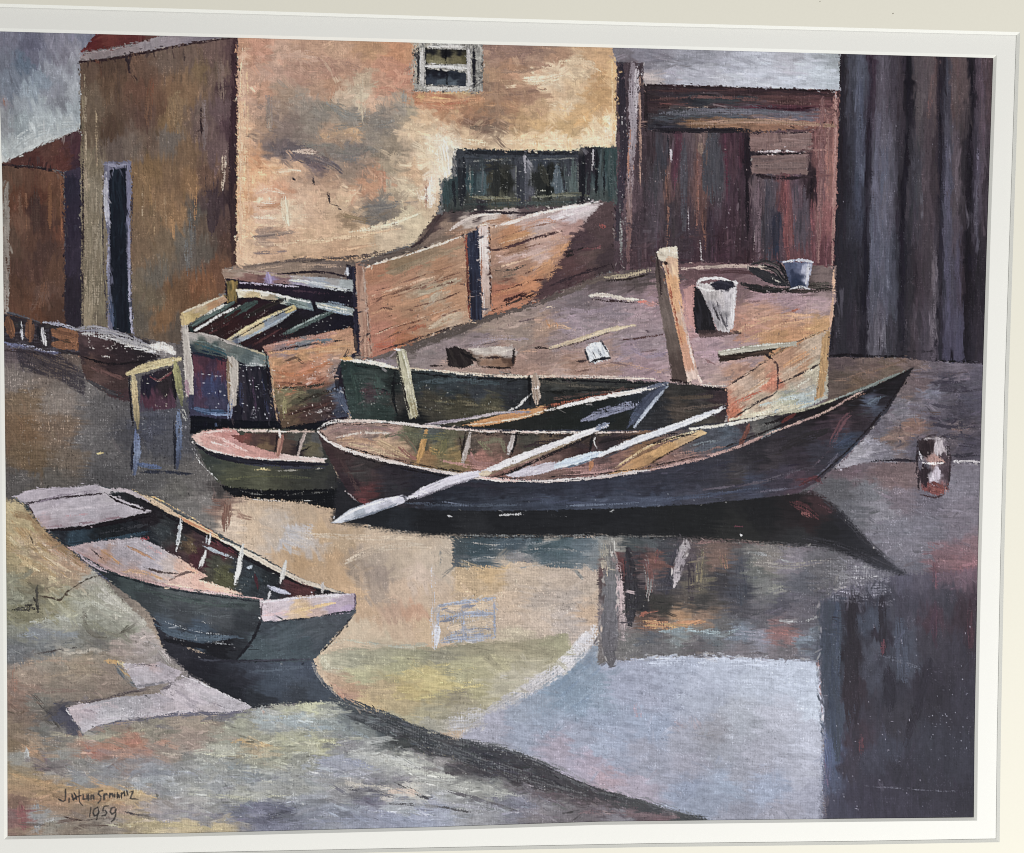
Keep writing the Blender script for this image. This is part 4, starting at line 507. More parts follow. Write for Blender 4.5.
for q, w, c, d in [('86,72 86,200 86,326', 2.6, '8a8070 746c5e', .55), ('95,180 96,325', 8, '807a6c 6d6658', .55), ('83,135 83,328', 1.8, '2a242a', .35), ('172,94 176,110 176,132', 13, '78634a 6e5b46', .5), ('104,165 103,250 107,322', 1.4, '33303a', .4), ('133,170 131,260 133,330', 1.4, '3c3640', .45), ('143,180 143,230', 2, '8a7c68', .6), ('155,190 155,240', 2, '857258', .6), ('165,185 166,225', 3, '7d6850', .55), ('190,210 192,262', 4, '585a5c', .55), ('212,180 211,235', 8, '3d3338', .5), ('205,192 224,193', 3, '3a3036', .5), ('223,150 222,190', 2, 'a09488', .6), ('118,70 119,120', 7, '4d3d34', .55), ('150,80 148,125', 8, '5f4638', .55), ('35,190 36,235', 9, '4a362e', .5), ('20,190 21,240', 4, '6a4c3a', .5), ('50,180 50,230', 5, '70492f', .5), ('45,280 40,310', 8, '664634', .5)]: B(None, q, w, c, dry=d)
# base of the wall, rubbish
for k, q, w, c, d in [('quay', '605,278 625,276 650,270', 4, 'a09a84 8a8672', .3), ('quay', '606,281 630,279 655,272', 1.8, '26221f', .3), ('quay', '682,269 710,267 740,266 770,270', 3.4, 'aca09a 8f8680', .35), ('quay', '700,272 740,272 775,275', 4, '4a383c', .3), ('quay', '740,284 780,290 830,290', 5, '2e2a2a 3c3634', .35), ('quay', '800,284 835,288', 6, '2a2928 44403c', .35),
    ('heap', '742,284 760,288 790,291', 5, '262424 33302e', .2), ('heap', '752,264 768,262 782,268', 4, '2a2829 4a4442', .2), ('heap', '778,262 786,276 790,286', 5, '1f1e20', .15), ('quay', '808,286 832,284', 6, '2f2d2a 4a4844', .35), ('heap', '749,268 770,278 790,286', [7, 11, 6], '26262a 2f2e30', .05), ('heap', '760,266 775,270 785,282', 5, '4a4644 1f1f22', .2), ('heap', '757,266 766,266', 2.4, 'b0a294', .3), ('heap', '770,277 782,283', 1.5, 'a09a90', .45), ('heap', '745,288 770,292 792,288', 3, '23211f', .3)]:
    B(k, q, w, c, dry=d)
P('pail', '783,262 813,262 808,287 791,288', '788,270,4a5272 796,275,2f3650 799,283,262f48 807,270,a8aabc 809,280,9a9cb0 801,265,5a6080', ang=85, L=10, w=2, warp=3); B('pail', '783,262 798,260 813,262', 2.4, 'c6c6cc aeb2c0', dry=.2); B('pail', '790,289 800,287 809,289', 2, 'b5b5b8', dry=.3); B('pail', '809,264 806,284', 4, 'c4c4cc', dry=.3)
# bollard, bucket and loose things
P('bollard', '655,252 660,258 667,290 678,330 690,382 672,382 664,330 656,285', '660,270,4f4442 665,300,5f5450 672,340,5a4f4a 680,370,4a3e3a 672,320,675c58', ang=78, L=24, w=1.8)
P('bollard', '662,258 677,254 680,290 686,330 699,378 688,382 679,340 670,300', '668,265,c0a088 672,280,cf9f74 676,300,d0a27a 681,330,c5906a 688,360,c09078 694,375,cdb8b0 676,270,d8b898 684,320,cfae98', ang=78, L=24, w=1.6, warp=4); B('bollard', '679,300 687,335 697,376', 2.6, 'cfc0bc c0a8a0', dry=.2); B('bollard', '666,262 672,300 682,345', 2, '8a4c38 a0604a', dry=.4)
P('bollard', '657,251 664,247 677,246 678,258 668,257 663,262 657,258', 'c4beb0 b5ac9c d2ccc0', ang=10, L=8, w=2); B('bollard', '654,250 658,262 662,300', 2.4, '332a2a', dry=.3); B('bollard', '671,380 692,384', 3, '2a2022', dry=.2); B('quay', '698,376 702,384', 3, 'd8c6c0', dry=.2); B('bollard', '663,262 668,264', 3, '2e2222', dry=.1)
B('bollard', '651,255 655,262', 4, '4a3638', dry=.3)
P('quay', '683,290 695,284 697,330 690,325', 'b08c88 a5807c', ang=85, al=.8)
P('bucket', '694,285 702,291 708,305 713,320 717,332 704,335 696,332 693,310', '1f1d1f 28262a', ang=80, L=14, w=2, rag=1.2); P('quay', '697,330 735,330 745,334 700,338', '3a3030 4a3c3a', al=.8, dry=.2)
P('bucket', '698,284 737,281 735,315 733,328 728,332 717,330 712,317 706,302 700,290', '702,288,b8b2b0 712,295,a09997 720,303,a8a1a1 734,300,c8c2c3 722,318,8f8a8c 729,325,bdb6b6 716,310,7d787c 728,300,aba5a8 735,318,cfcaca', ang=84, L=12, w=1.6, warp=4, jit=.09)
for q, w, c, d in [('733,290 733,310 731,328', 3, 'd2cdcd', .3), ('716,300 722,318 727,330', 2, '4a464a', .4), ('712,302 720,322', 1.6, '3a3639', .4), ('726,312 727,326', 1.6, '55525a', .4)]: B('bucket', q, w, c, dry=d)
B('bucket', '697,285 701,280 715,278 730,281 737,283', 3, 'e8e4e2 d8d2d0', dry=.12); P('mouth', '709,284 719,280 732,281 735,286 728,291 716,290', '26252e 33323c', L=8, w=2); B('bucket', '697,287 706,290 715,291', 2.2, 'd5d0cc', dry=.25)
P('block', '585,349 590,344 600,341.5 606,347 611,357 609,359 596,363 590,362', 'cfd2d6 b5babf', ang=65, L=8, w=2); 
for q in ['591,349 597,361', '596,346 603,359']: B('block', q, 1.1, '5a5c64', dry=.4)
B('block', '585,350 589,362', 1.8, '2a2b32', dry=.1); B('block', '601,341 611,357', 1.6, '303038', dry=.2)
B('block', '590,362 600,359 610,358', 3, '222228', dry=.2); B('quay', '577,361 588,361', 3, '332a2a', dry=.25)
B('pole', '550,348 575,341 605,331 635,325', 4.4, 'c4b294 b09c80', dry=.1); B(None, '550,350 580,342 610,332', 1.2, '3a2e2c', dry=.2); B('quay', '534,347 550,349', 2.2, '2a2424', dry=.2)
B('stick', '590,296 605,295 625,299 645,300', [5, 4, 3, 3], 'cdc3b4 b8aca0', dry=.2); B('quay', '592,300 615,301 635,302', 1.8, '33282a', dry=.3); B('quay', '620,340 640,338 665,334', 2, '4a3838', dry=.3); B('quay', '638,302 646,301', 2.4, 'b07068', dry=.3)
B('quay', '645,330 650,332', 2.4, '5a5058', dry=.3)
P('box', '446,349 455,346 473,353 473,366 460,368 448,366', '2a2526 35302f', ang=60, L=8, w=2); P('box', '468,348 512,346 518,352 513,368 478,366', '480,352,c0bcba 500,351,cdc9c6 512,353,b5b0b0 485,362,8f7260 500,363,8a6c58 510,362,5a4438 473,362,6a5a50', ang=5, L=14, w=1.8, warp=3)
B('box', '469,349 490,353 512,350', 3, 'd2cfcb c4c0bc', dry=.2); B('box', '480,358 508,357', 2.2, '3f3030', dry=.2); B('box', '514,348 513,366', 2.6, '2c2626', dry=.15); B('box', '482,367 510,368', 2, '2a2222', dry=.3); B('box', '460,352 478,362', 3, '1f1c1e', dry=.2); B('quay', '428,366 445,366', 1.6, '2a2424', dry=.3)
# salmon boards
P('qboards', '724,388 745,374 771,357 798,344 828,330 828,398 800,410 765,418 728,422', '740,395,b5957e 760,375,b58f74 735,410,b0654a 750,385,b59a86 770,380,c0765c 800,365,b58a6a 815,350,b8a088 790,375,b99a80 800,388,b5a694 815,372,b2a890 790,398,a8a890 805,398,a9b5b0 780,408,c0b8a0 745,416,c8b8a0 755,405,b8a088 730,400,b57860 785,355,b08468', ang=-30, L=20, w=1.8, warp=6, jit=.08)
for q, w, c, d in [('771,358 777,366 778,388', 2, '4a3434', .25), ('728,386 750,372 771,359', 1.8, '3a2c2c', .35), ('778,384 800,374 824,362', 1.8, '3a3030', .35), ('730,420 755,404 774,394 778,386', 1.6, '3a3232', .35), ('770,357 790,345 826,330', 2, '4f3a34', .4), ('730,410 738,402 760,392', 4, 'b0604a c07a60', .4), ('745,395 770,378', 5, 'c4a890 b59070', .4), ('785,366 815,348', 5, 'cba078 c08a60', .4), ('784,374 810,358', 4, 'c0a890', .4), ('775,394 800,390 818,384', 3, '8f8f88', .45), ('760,406 790,398 815,394', 5, 'c4c4b0 b5c0bb', .35), ('730,420 770,412 812,402', 5, 'c8c0a4 d2cab4', .3), ('770,414 790,405 816,400', 2, '9aaab0', .45), ('790,390 815,376', 3, 'c8c2b0', .45), ('764,352 772,358', 4, '2a2224', .3), ('726,388 727,420', 2, '7d3c34', .4)]:
    B('qboards', q, w, c, dry=d)
P('qpost', '822,338 830,329 828,365 823,397 815,400 820,365', 'b28a5c a57f55 c09a68', ang=92, L=20, w=1.6); B('quay', '834,268 833,300 830,331', 3, 'b89c88 c4a890', dry=.3)
P('plank', '717,353 740,350 780,347 768,354 745,358 720,362', '2a211b 3a2d26 4a3a30', ang=-6, L=14, w=1.6); P('plank', '717,351 745,346 775,343 798,341.5 797,346 770,349 740,353 720,356', 'a8a392 88836f b8b4a4', ang=-7, L=16, w=1.3); B('plank', '722,351 760,345.5 792,342.5', 1.4, 'd6d2c4', dry=.4)
P('float', '919,440 928,436 945,438 950,450 950,470 947,490 938,496 922,490 918,468', '924,450,2d2326 930,445,352a2c 940,448,c3b8bb 934,458,a58078 944,458,4a3c42 924,475,2c2126 936,476,b9b0ba 934,489,6b3a38 945,475,3f3238 922,462,55505a 946,445,6a6068', ang=88, L=8, w=1.8, warp=2.5, jit=.12, p=4.5)
for q, w, c, d in [('921,441 930,438 946,440', 2, 'c8bcbc 8a8084', .35), ('938,440 939,455', 8, 'c6bcc0 b5aaae', .3), ('926,443 928,458', 7, '2a2023', .2), ('923,463 935,463.5 943,463', 1.6, 'efe4e0', .1), ('937,468 937,481', 7, 'bcb2be a89ea8', .2), ('928,484 940,489 947,490', 9, '74403a 5f3332', .25), ('924,466 925,486', 7, '2a2025', .2), ('946,444 948,458', 3, '2c2629', .3), ('935,457 944,462', 4, 'a88278', .3), ('919,452 922,460', 3, 'a8a4aa', .5)]: B('float', q, w, c, dry=d)
SP('930,482 948,482 946,494 930,494', 14, 'b87a72', r=(.4, .7)); SP('918,438 950,438 950,490 918,490', 4, 'd0c4c4', r=(.4, .7))
for q, w, c, d in [('918,440 917,462 919,490', 2.4, '2a2126', .2), ('949,444 950,465 948,490', 2.2, '33292e', .25), ('920,438 935,435 948,438', 1.8, '3a3036', .3), ('921,494 935,497 946,494', 2, '3a2628', .3)]: B('float', q, w, c, dry=d)
for q, w, c, d in [('905,372 930,374 970,372', 3, '544a50', .5), ('935,388 960,391 980,389', 4, '3f3a45', .45), ('925,402 950,407 978,405', 4, '46414c', .45), ('920,412 945,414', 3, '5a4a48', .5), ('930,424 955,427 978,426', 4, '3c3742', .45), ('885,420 910,416 925,418', 4, '7f7880', .5), ('900,398 915,396', 3, '7a6660', .5), ('955,444 978,447', 3, '35303a', .4), ('870,455 900,452 915,455', 3, '6a6670', .5)]: B('shore', q, w, c, dry=d)
# stones, ledge and trestle on the left
P('stones', '-14,310 6,314 40,322 80,328 82,356 50,352 20,346 -14,344', '2c2629 35302f 3f3a40', L=10, w=2)
for q, w, c in [('8,318 12,336', 9, '6a4630 5a3c2c'), ('30,321 30,340', 9, '6d4a34 5c3f30'), ('53,332 75,338 76,348', 13, '7a5138 6a4632'), ('53,344 75,347', 8, '704a34')]: B('stones', q, w, c, dry=.1)
for q, w, c in [('21,322 23,342', 3.4, 'a8a8ac'), ('19,322 21,330', 3, '2a2a2c'), ('42,328 45,345', 5, 'b8b3b3 8f8c90'), ('38,325 39,343', 3, '1f1e22'), ('44,322 60,325 80,330', 3.5, 'a3a2ac 8a8896'), ('5,312 20,316 40,322', 2.4, '4a4a50 33343a'), ('50,328 51,346', 2, '2c2426'), ('64,340 70,342', 4, '4a3628')]: B('stones', q, w, c, dry=.3)
B('stones', '4,343 25,347 45,352 60,353', 5, '62658a 8a8a9a', dry=.4); B('stones', '5,350 30,352 60,358', 4, '3a2f30', dry=.35)
P('ledge', '78,332 100,326 140,338 175,344 177,358 150,360 128,374 128,384 132,402 112,398 84,378 80,356', '90,340,4a363a 100,347,3c2a2e 120,355,2b2126 150,358,231e23 90,365,4a3430 100,375,503a38 120,385,3c2c2c 122,398,3d2a30 165,352,6a6468 85,355,33272c 110,365,2e2226', ang=10, L=16, w=2, wv=.1)
for q, w, c, d in [('76,330 95,329 120,336 148,345', 8, '77778a 8a8a96', .35), ('115,338 145,348 172,352', 7, '8f8f9c a8a6a8', .35), ('152,346 165,347 174,353', 8, 'd0cccb c0bcbe', .2), ('100,356 112,358', 2, 'c0b0b0', .4), ('80,356 110,364 150,360', 2.4, '1c181c', .3), ('90,366 110,374 126,380', 5, '5c3e3c 46302f', .4), ('84,378 110,392 130,398', 5, '2a272c 38363c', .35)]: B('ledge', q, w, c, dry=d)
B('ledge', '90,334 120,341 150,349', 5, 'a8a8b0 8a8a94', dry=.55); B('ledge', '80,333 110,337', 4, '9a9aa2', dry=.5); B('ledge', '120,346 160,352', 3, 'c4c4c4', dry=.6)
SP('80,330 172,346 172,358 90,350', 9, 'b0acb0', r=(.5, .9))
SP('100,345 172,350 170,362 100,362', 4, '9a9094', r=(.5, .9))
P('water', '15,346 60,354 86,374 84,396 60,380 20,370', '2a262c 3a3436', ang=20, al=.75, dry=.35, soft=2)
P('water', '141,376 174,366 176,408 140,412', '150,385,221f2a 165,385,2a2426 150,402,4a2d38 165,405,452f3a 145,410,3f3a44', ang=85, L=14, w=2, wv=.13); SP('140,405 178,405 178,430 140,430', 6, '7d7d80', r=(.5, .9)); B('water', '150,377 160,380 172,372', 3, '5f3336 8a7a70', dry=.3)
for q, w, c, d in [('128,374 150,366 180,359', [7, 8, 8], 'b5a67c a8986e', .05), ('133,374 135,400 138,428', [7, 6, 5], 'b0a078 a08d68 6a6048', .08), ('129,376 131,410 134,430', 2, '1f1c20', .2), ('175,362 179,385 182,405', [7, 7, 5], '8f8a5c 7a7850 5c5c44', .08), ('172,372 176,402', 3, '1e1c1f', .2), ('136,430 137,450 134,474', [5, 8, 6], '55608a 6a7590 4a5474', .2), ('133,440 131,472', 3, '23242c', .3), ('178,410 179,440 177,470', [6, 7, 5], '5a6684 4f5a78 3a3f50', .25), ('174,415 175,468', 3, '22232a', .35), ('138,464 150,466 160,468', 5, '4f5c86 44506f', .25), ('140,472 165,472 192,474', 3, '2b2d36', .25), ('182,408 186,420', 5, '8a8a84', .45)]:
    B('trestle', q, w, c, dry=d)
SP('176,400 192,400 190,440 176,440', 7, 'a0a0a4', r=(.5, .9)); SP('127,365 182,358 182,410 130,420', 1.5, 'd0c8b0', r=(.5, .8))
B(None, '97,453.5 103,453', 2.4, 'c8b070', dry=.1)
# ---------------------------------------------------------------- landing stage
P('jetty', '225,276 352,288 354,334 346,336 348,420 276,428 190,420 182,330 226,300', '''240,285,231c26 300,292,241d28 340,298,1d1a22 210,325,2b1f1e 250,318,2d1c1e 235,330,301c1c 290,322,1d1a1d 320,320,1f1c22 270,335,2a1c1f 205,380,3a2a38 205,395,33344a 250,390,1d1b27 255,410,2c2434 240,370,20202a 280,345,2a1e22 340,325,1a1820''', ang=-30, L=16, w=2, wv=.08)
P('jtop', '222,269 260,271 290,275 353,280 353,292 320,288 290,284 258,283 224,278', '228,273,957a68 245,278,7f5a52 258,280,6f4d4a 268,279,84749a 280,281,7a5c5c 300,283,8a8298 320,284,8f96a0 345,288,969c9c 240,271,a58e7e 300,276,a0968a 330,280,8f8c8a 255,276,835f56', ang=6, L=16, w=1.6, warp=4, rag=.6)
B('jtop', '224,271 250,272 290,277', 3, 'a89080 94806f', dry=.3); B('jtop', '290,280 320,284 350,290', 3, 'b5b8bc c8c8b8', dry=.35); B('jtop', '240,283 262,284 300,287', 2, 'a79cae', dry=.35); B('jtop', '268,273 270,283', 5, '8d7fae 9a8cb0', dry=.25); B(None, '278,274 320,272 350,277', 2.4, '2a2228', dry=.25)
B(None, '347,268 348,275', 3, 'b5b8c0', dry=.2)
P('jpost', '226,281 238,281 236,302 228,302', '7a6538 4a442c 94783f', ang=85, L=10, w=2)
P('jb1', '236,289 255,289.5 270,292.5 311,301 314,311 300,308 276,302.5 256,297.5 238,298', '240,292,d8ccb0 255,296,b8a278 262,292,ddd8c6 285,298,c0c0b0 290,302,5f7068 305,304,7a8a84 310,309,5f6d74 270,299,94846a', ang=14, L=14, w=1.4, warp=3, rag=.6)
B('jb1', '240,290.5 258,291 286,297 311,303', 2, 'e8e4d6 d8d6c8', dry=.25); B('jb1', '275,297 295,304 312,309', 2.6, '55685f 7d8d88', dry=.3); B(None, '314,303 315,312', 2.4, '16161c', dry=.1)
P('jb1', '315,302 330,303 353,308 353,316 335,313 318,308', '8f9a98 a09c80 7a8890', ang=12, L=14, w=1.5, rag=.6); B('jb1', '318,304 352,311', 1.8, 'b0a888 c8c8bc', dry=.35); B('jb1', '330,311 352,315', 2, '77869a', dry=.3)
P('jb2', '181,313 224,295 228,300.5 190,323 183,327', '185,320,c0a870 200,308,b09a7c 215,303,a87e58 222,300,b08a6a 195,318,a8905c 205,314,a8936c', ang=-24, L=16, w=1.5, warp=3, rag=.6); B('jb2', '181,313.5 223,296', 2.2, 'cfc2a8 b5a890', dry=.25)
for q, w, c, d in [('190,327 210,315 233,303', 5, '3f5048 54685f', .15), ('205,315 218,308 228,303', 2.4, 'cfcfc0', .35), ('192,332 206,324 222,314 240,306', 2.6, 'd9d9ce c8ccc0', .25), ('190,328 193,333', 4, '1f2a28', .1), ('222,322 240,310 256,302', 7, '2e4038 3a4c44', .15), ('200,331 225,320 240,310', 4, '33201f', .2), ('245,318 270,305 285,299', 5, '26211f 2c2624', .2)]: B('jetty', q, w, c, dry=d)
P('jb3', '226,340 250,326 275,314 294,305 297,309 280,323 240,342 234,345', '230,340,a0947c 245,333,b59f74 260,324,b8a57c 290,308,b5a062 285,312,6f7884 265,325,7a8694 245,337,8a919a 238,342,50586a', ang=-28, L=16, w=1.3, warp=2.5, rag=.6)
B('jb3', '227,340 255,323 293,306', 2.2, 'c4b48a b8a470', dry=.15); B('jb3', '238,343 265,328 296,310', 2.4, '6a7686 94a0aa', dry=.2); B(None, '242,345 268,332 297,312', 1.4, '1c171c', dry=.2)
B('jetty', '284,334 305,324 332,312', 5, '4a5a54 3a4a46', dry=.15); B('jetty', '288,331 310,320 328,312', 1.8, '8a9a92', dry=.35)
P('jfront', '187,332 205,334 226,340 250,349 268,354 270,367 250,366 235,360 224,357 205,354 190,352', '195,335,a39a92 210,337,9a9088 200,343,4a5a4c 215,350,3c4c4a 195,350,27323c 225,345,6a6a62 235,352,55635c 250,358,4a5858 260,364,77807e 265,358,5a6a66 210,346,3f5048', ang=16, L=16, w=1.5, warp=3, rag=.7)
B('jfront', '188,333 208,335 228,342 248,349', 2.4, 'b0a49c 94887e', dry=.2); B('jfront', '248,349 258,352 268,356', 2.2, 'a09472', dry=.3); B('jfront', '240,364 255,366 268,367', 2, '9aa0a0', dry=.4); B('jfront', '194,340 215,346 230,354', 2, '6f8478 3a5058', dry=.4)
P('jetty', '193,355 226,360 228,408 194,408', '198,365,55303a 205,362,402a34 212,368,3a2a38 222,365,5a3038 200,385,3c3248 212,388,33365a 222,390,30324a 198,402,3f3040 215,402,38364c', ang=88, L=14, w=2.4, warp=5, wv=.09)
P('jetty', '238,367 268,366 272,390 278,425 232,424 236,390', '1e1d24 26242c 2c2830', ang=85, L=16, w=2.2)
B('jetty', '190,352 208,356 226,361', 3, '1d2430', dry=.15)
P('jpost', '181,325 187,325 190,345 194,370 193,394 186,396 184,365', 'a8a096 9a9088 b5ada4', ang=84, L=16, w=1.5); B('jpost', '182,314 183,326', 4, 'b8a070', dry=.1); B('jpost', '186,380 188,396', 5, '8a6f78', dry=.3)
P('jpost2', '227,356 234,357 239,364 238,380 236,405 230,410 227,385', 'a89f95 988f84 b0a89c', ang=88, L=14, w=1.5); B('jpost2', '228,358 229,402', 3, '8a7058 75604c', dry=.15); B('jpost2', '231,400 229,420', 5, '7a829c 5a6486', dry=.3)
SP('195,370 228,370 228,405 195,405', 2.6, 'cfcfd6', r=(.6, 1.1)); SP('238,370 275,370 276,420 238,420', 1.4, '8a8a90', r=(.5, .9)); SP('181,325 194,325 194,410 181,410', 4, 'c8c0b8', r=(.5, .8))
B('jetty', '192,408 208,412 228,412', 5, '2e4060 4a5c84', dry=.3); B('jetty', '212,414 228,415', 3, '6f80a8', dry=.35)
P('jetty', '190,415 235,420 300,422 345,420 345,434 190,434', '131419 17181c', L=16, w=2, rag=.8)
# crate
P('crate', '262,347 280,341 312,335 352,328 356,352 345,356 334,378 348,416 282,428 274,395 268,355', '''268,350,a06a58 290,343,9a5f4c 320,337,a5705c 345,333,b07a58 300,345,66686c 285,348,7a6464 275,360,b07c50 300,355,b57f50 325,350,b5784c 345,345,b08058 285,372,a86a45 310,370,ad6a4a 325,365,b27a5c 290,385,a0603f 315,382,9a5c42 335,366,8a6f62 282,400,6b6040 300,398,4f4a34 315,395,3a3a30 325,405,3d2c2a 305,412,442f2a 340,395,4a5468 343,412,35394a 290,415,5a4430''', ang=-12, L=16, w=1.8, warp=5, jit=.08)
for q, w, c, d in [('268,352 300,346 345,340', 1.8, '2c2426', .3), ('290,346 310,341 335,340', 3, '5f6a72 7d7a78', .3), ('264,347 300,340 340,332', 2.6, 'b07c6c', .35), ('269,353 300,351 350,346', 3.4, 'c08a58 b57c50', .3), ('284,362 295,358 305,364', 2.4, '5a4030', .4), ('300,364 314,366', 2, '5a3c30', .45), ('274,372 300,374 330,362', 4, 'b5683f', .4), ('276,382 310,384 330,374', 2, '6a3c2c', .4), ('312,376 330,370 338,366', 2, 'd0c4c0', .5), ('305,380 330,374', 1.6, 'c8bcb8', .55), ('276,388 300,388 325,384', 3, '2f2c24', .25), ('280,390 305,392', 5, '77704c 6a6040', .35), ('285,398 284,418', 5, '857a4c', .4), ('300,402 320,394 335,390', 4, '2c261f 4a3a30', .3), ('285,415 310,408 335,402', 4, '4f322c 38231f', .3), ('310,414 338,406', 2, 'b8aca8', .6), ('270,358 272,380 277,420', 2.2, 'b08a64 9a7858', .25), ('266,352 268,380 272,410', 2, '1c181c', .2), ('340,388 342,402 350,414', 7, '4c566e 3c465c', .25), ('348,350 338,372 336,392', 4, '2c2c34', .25), ('355,332 356,350', 3, '4a3a34', .3), ('320,352 345,350', 3, 'b88a60', .4)]:
    B('crate', q, w, c, dry=d)
SP('300,372 340,366 340,386 310,386', 5, 'd8ccc8', r=(.5, .9))
# ---------------------------------------------------------------- green boat
P('gboat', '340,359 395,367 470,374 530,377 600,378 660,382 727,388 728,412 722,426 640,432 520,434 420,428 352,422 345,395', '''350,370,243530 360,382,2b3d33 355,400,2a3d34 380,388,30463a 370,393,44383a 380,410,26382e 395,385,1e2422 400,400,35322c 420,380,2a3434 450,385,2d3538 480,388,33383c 510,385,2b2f32 430,402,3f3a2c 460,405,403b28 490,408,44402c 520,402,26282a 560,385,3a3a32 600,385,2f302d 630,390,2a2c28 560,396,232522 690,393,2c2a26 700,402,3a3430 680,410,44392f 710,395,302629 650,405,23262a 660,418,2a2a2c 720,400,3b2a2c 600,410,20221f 560,420,1d1f1d 700,418,403a30 410,418,1a1c1c''', ang=2, L=24, w=1.8, warp=6, wv=.11, jit=.1)
for q, w, c, d in [('352,370 358,395 362,412', 6, '2f4a3a 263a30', .3), ('375,375 382,400', 6, '35503f', .4), ('362,392 375,390 388,394', 8, '4a3436 33292a', .4), ('395,372 393,395 398,418', 3, '17191a', .15), ('430,400 465,403 505,410', 4, '5f5638 6a5f40', .5), ('415,408 450,412 500,414', 3, '4a4430', .5), ('500,372 560,384 640,390', 3, '4a4438', .5), ('540,392 600,390 660,388', 3, '1a1c1a', .3), ('540,401 580,395 640,388', 2.6, '5f4438 4a362f', .45), ('670,398 720,396', 4, '4a3c2e', .45), ('665,410 690,408 725,404', 3, '55463a', .45), ('420,382 460,380 500,384', 6, '38464a', .45)]:
    B('gboat', q, w, c, dry=d)
B('grail', '340,359 365,362 395,367.5 430,370', 3, 'c8b69c d6cabc', dry=.3); B('grail', '430,370 470,374 520,376.5 560,376', 3, 'd2c4b0 c4b09c', dry=.32); B('grail', '560,376 600,377 655,379', 3, 'd2beb0 b8a498', dry=.36); B('grail', '341,358 352,359', 3.5, 'd6a058', dry=.15); B(None, '356,366 400,371 470,378 560,380 660,384', 1.8, '17171a', dry=.3)
B('grail', '366,360 390,366', 3.6, 'd8cfc0', dry=.3); B('gboat', '700,384 712,386 726,386', 2.4, 'd0b8a4', dry=.4); B(None, '700,388 728,390', 2.4, '1f1a1c', dry=.2)
P('gpost', '396,350 405,349 411,372 419,416 410,419 401,380', 'a8a286 94906f b8b299', ang=78, L=16, w=1.5); B('gpost', '397,352 403,385 411,418', 2, '2e2a24', dry=.2); B('gpost', '403,352 410,380 417,412', 1.8, 'c6c2ac', dry=.35); B('gpost', '395,349 401,350', 3, 'e0d6c8', dry=.15); B('gpost', '412,400 416,418', 5, '857a58', dry=.3)
B('gpost2', '535,375 536,390 537,403', 8, 'a8988a 947f6e', dry=.08); B('gpost2', '534,388 540,387', 2.4, 'd8ccc4', dry=.2); B(None, '529,376 530,404', 3, '141416', dry=.1)
B('gboat', '506,412 518,406 531,393', 1.8, 'c4c0b8', dry=.2)
# bow of the green boat: light edge, orange plank, dark inside and slate blade
P('gbow', '462,424 520,410 580,398 668,382 648,414 630,432 540,432 470,430', '500,426,23241f 560,422,1d211d 600,418,1c2020 640,408,22262c 540,420,20221f 655,392,30343e 620,426,20231f', ang=-14, L=22, w=1.8)
P('gbow', '462,425 500,415 545,405 548,411 530,417 480,427', 'b58050 a8744a c08c5c', ang=-14, L=20, w=1.5)
B('gbow', '540,408 580,400 620,392', 3, '8a4c38 6a3a2e', dry=.3)
B('gbow', '545,411 590,400 636,391 667,384', [3, 4, 4, 3.5], 'd8d0c8 e0dad8', dry=.08); B('gbow', '420,425 460,420 500,413 530,412', 3, '8a808a a89ea0', dry=.2); B('gbow', '468,425 510,420 545,411', 2, 'c8b8a0', dry=.35)
B('gbow', '582,421 605,412 640,403', [6, 9, 8], '6a6d84 7d8096', dry=.35)
P('gbow', '668,383 658,400 640,420 627,428 634,410 648,394', '404658 353a4a 4a5268', ang=-55, L=18, w=1.6); B('gbow', '668,386 652,404 634,427', [2, 3.4, 3], '8a92a0 a5acb8', dry=.15); B('gbow', '648,388 668,383', 4, '5a6072', dry=.3)
# ---------------------------------------------------------------- dinghy
P('dinghy', '191,436 203,430 230,428 320,430 335,470 342,492 300,496 235,492 218,482 205,465', '200,445,3a3a34 210,460,2f3a30 208,468,34402f 230,475,454a30 235,482,3a3f2a 260,478,4a4d33 280,475,3c3d2c 300,482,34362a 320,478,33352c 333,485,2c2c2a 225,468,38442f 310,468,2c2f2a', ang=4, L=20, w=1.8, wv=.08)
P('drim', '191,437 203,431 228,428 236,430 244,442 268,451 292,455 325,458 325,463 290,462 250,459 216,453 200,447', '196,438,c0a095 210,436,b3847a 225,435,a8726a 235,443,b3807a 215,446,b58a80 240,450,b8857a 265,455,b58278 290,459,c0a8a0 315,461,c4b4ac 230,452,c0938a', ang=18, L=14, w=1.8, warp=4)
for q, w, c, d in [('197,437 212,436 228,442 248,452', 3, 'd0a8a0 c4968c', .35), ('203,433 220,431 232,431', 2.2, 'c4a8a0', .3), ('210,442 228,446', 2, 'dcc0b8', .4), ('230,429 260,431 318,432', 2.6, 'c4b0a4 a08c80', .3), ('193,442 210,450 240,457 290,460 326,459', 2.6, 'd2c6be c0aca4', .2)]: B('drim', q, w, c, dry=d)
P('din', '232,436 250,433 320,433 324,458 292,455 262,449 240,442', '240,439,6a3c36 255,440,4a3632 270,438,3f2f2c 265,447,66503a 285,447,4a3a32 300,440,43423c 310,447,57503c 315,440,4a4a4a 295,452,2f2626 250,444,5a3c34', ang=8, L=12, w=1.8, warp=4)
B('din', '282,436 280,446 278,455', 5.5, '99705f 85594e', dry=.1); B('din', '277,436 275,454', 2, '231c1e', dry=.2); B('din', '305,433 301,444 298,455', 4, 'a89890 94847c', dry=.1); B('din', '300,436 296,455', 2, '221e22', dry=.2); B(None, '279,430 280,437', 2.4, 'd8ccc4', dry=.2); B(None, '300,452 312,446', 1.6, '1c1a1c', dry=.3)
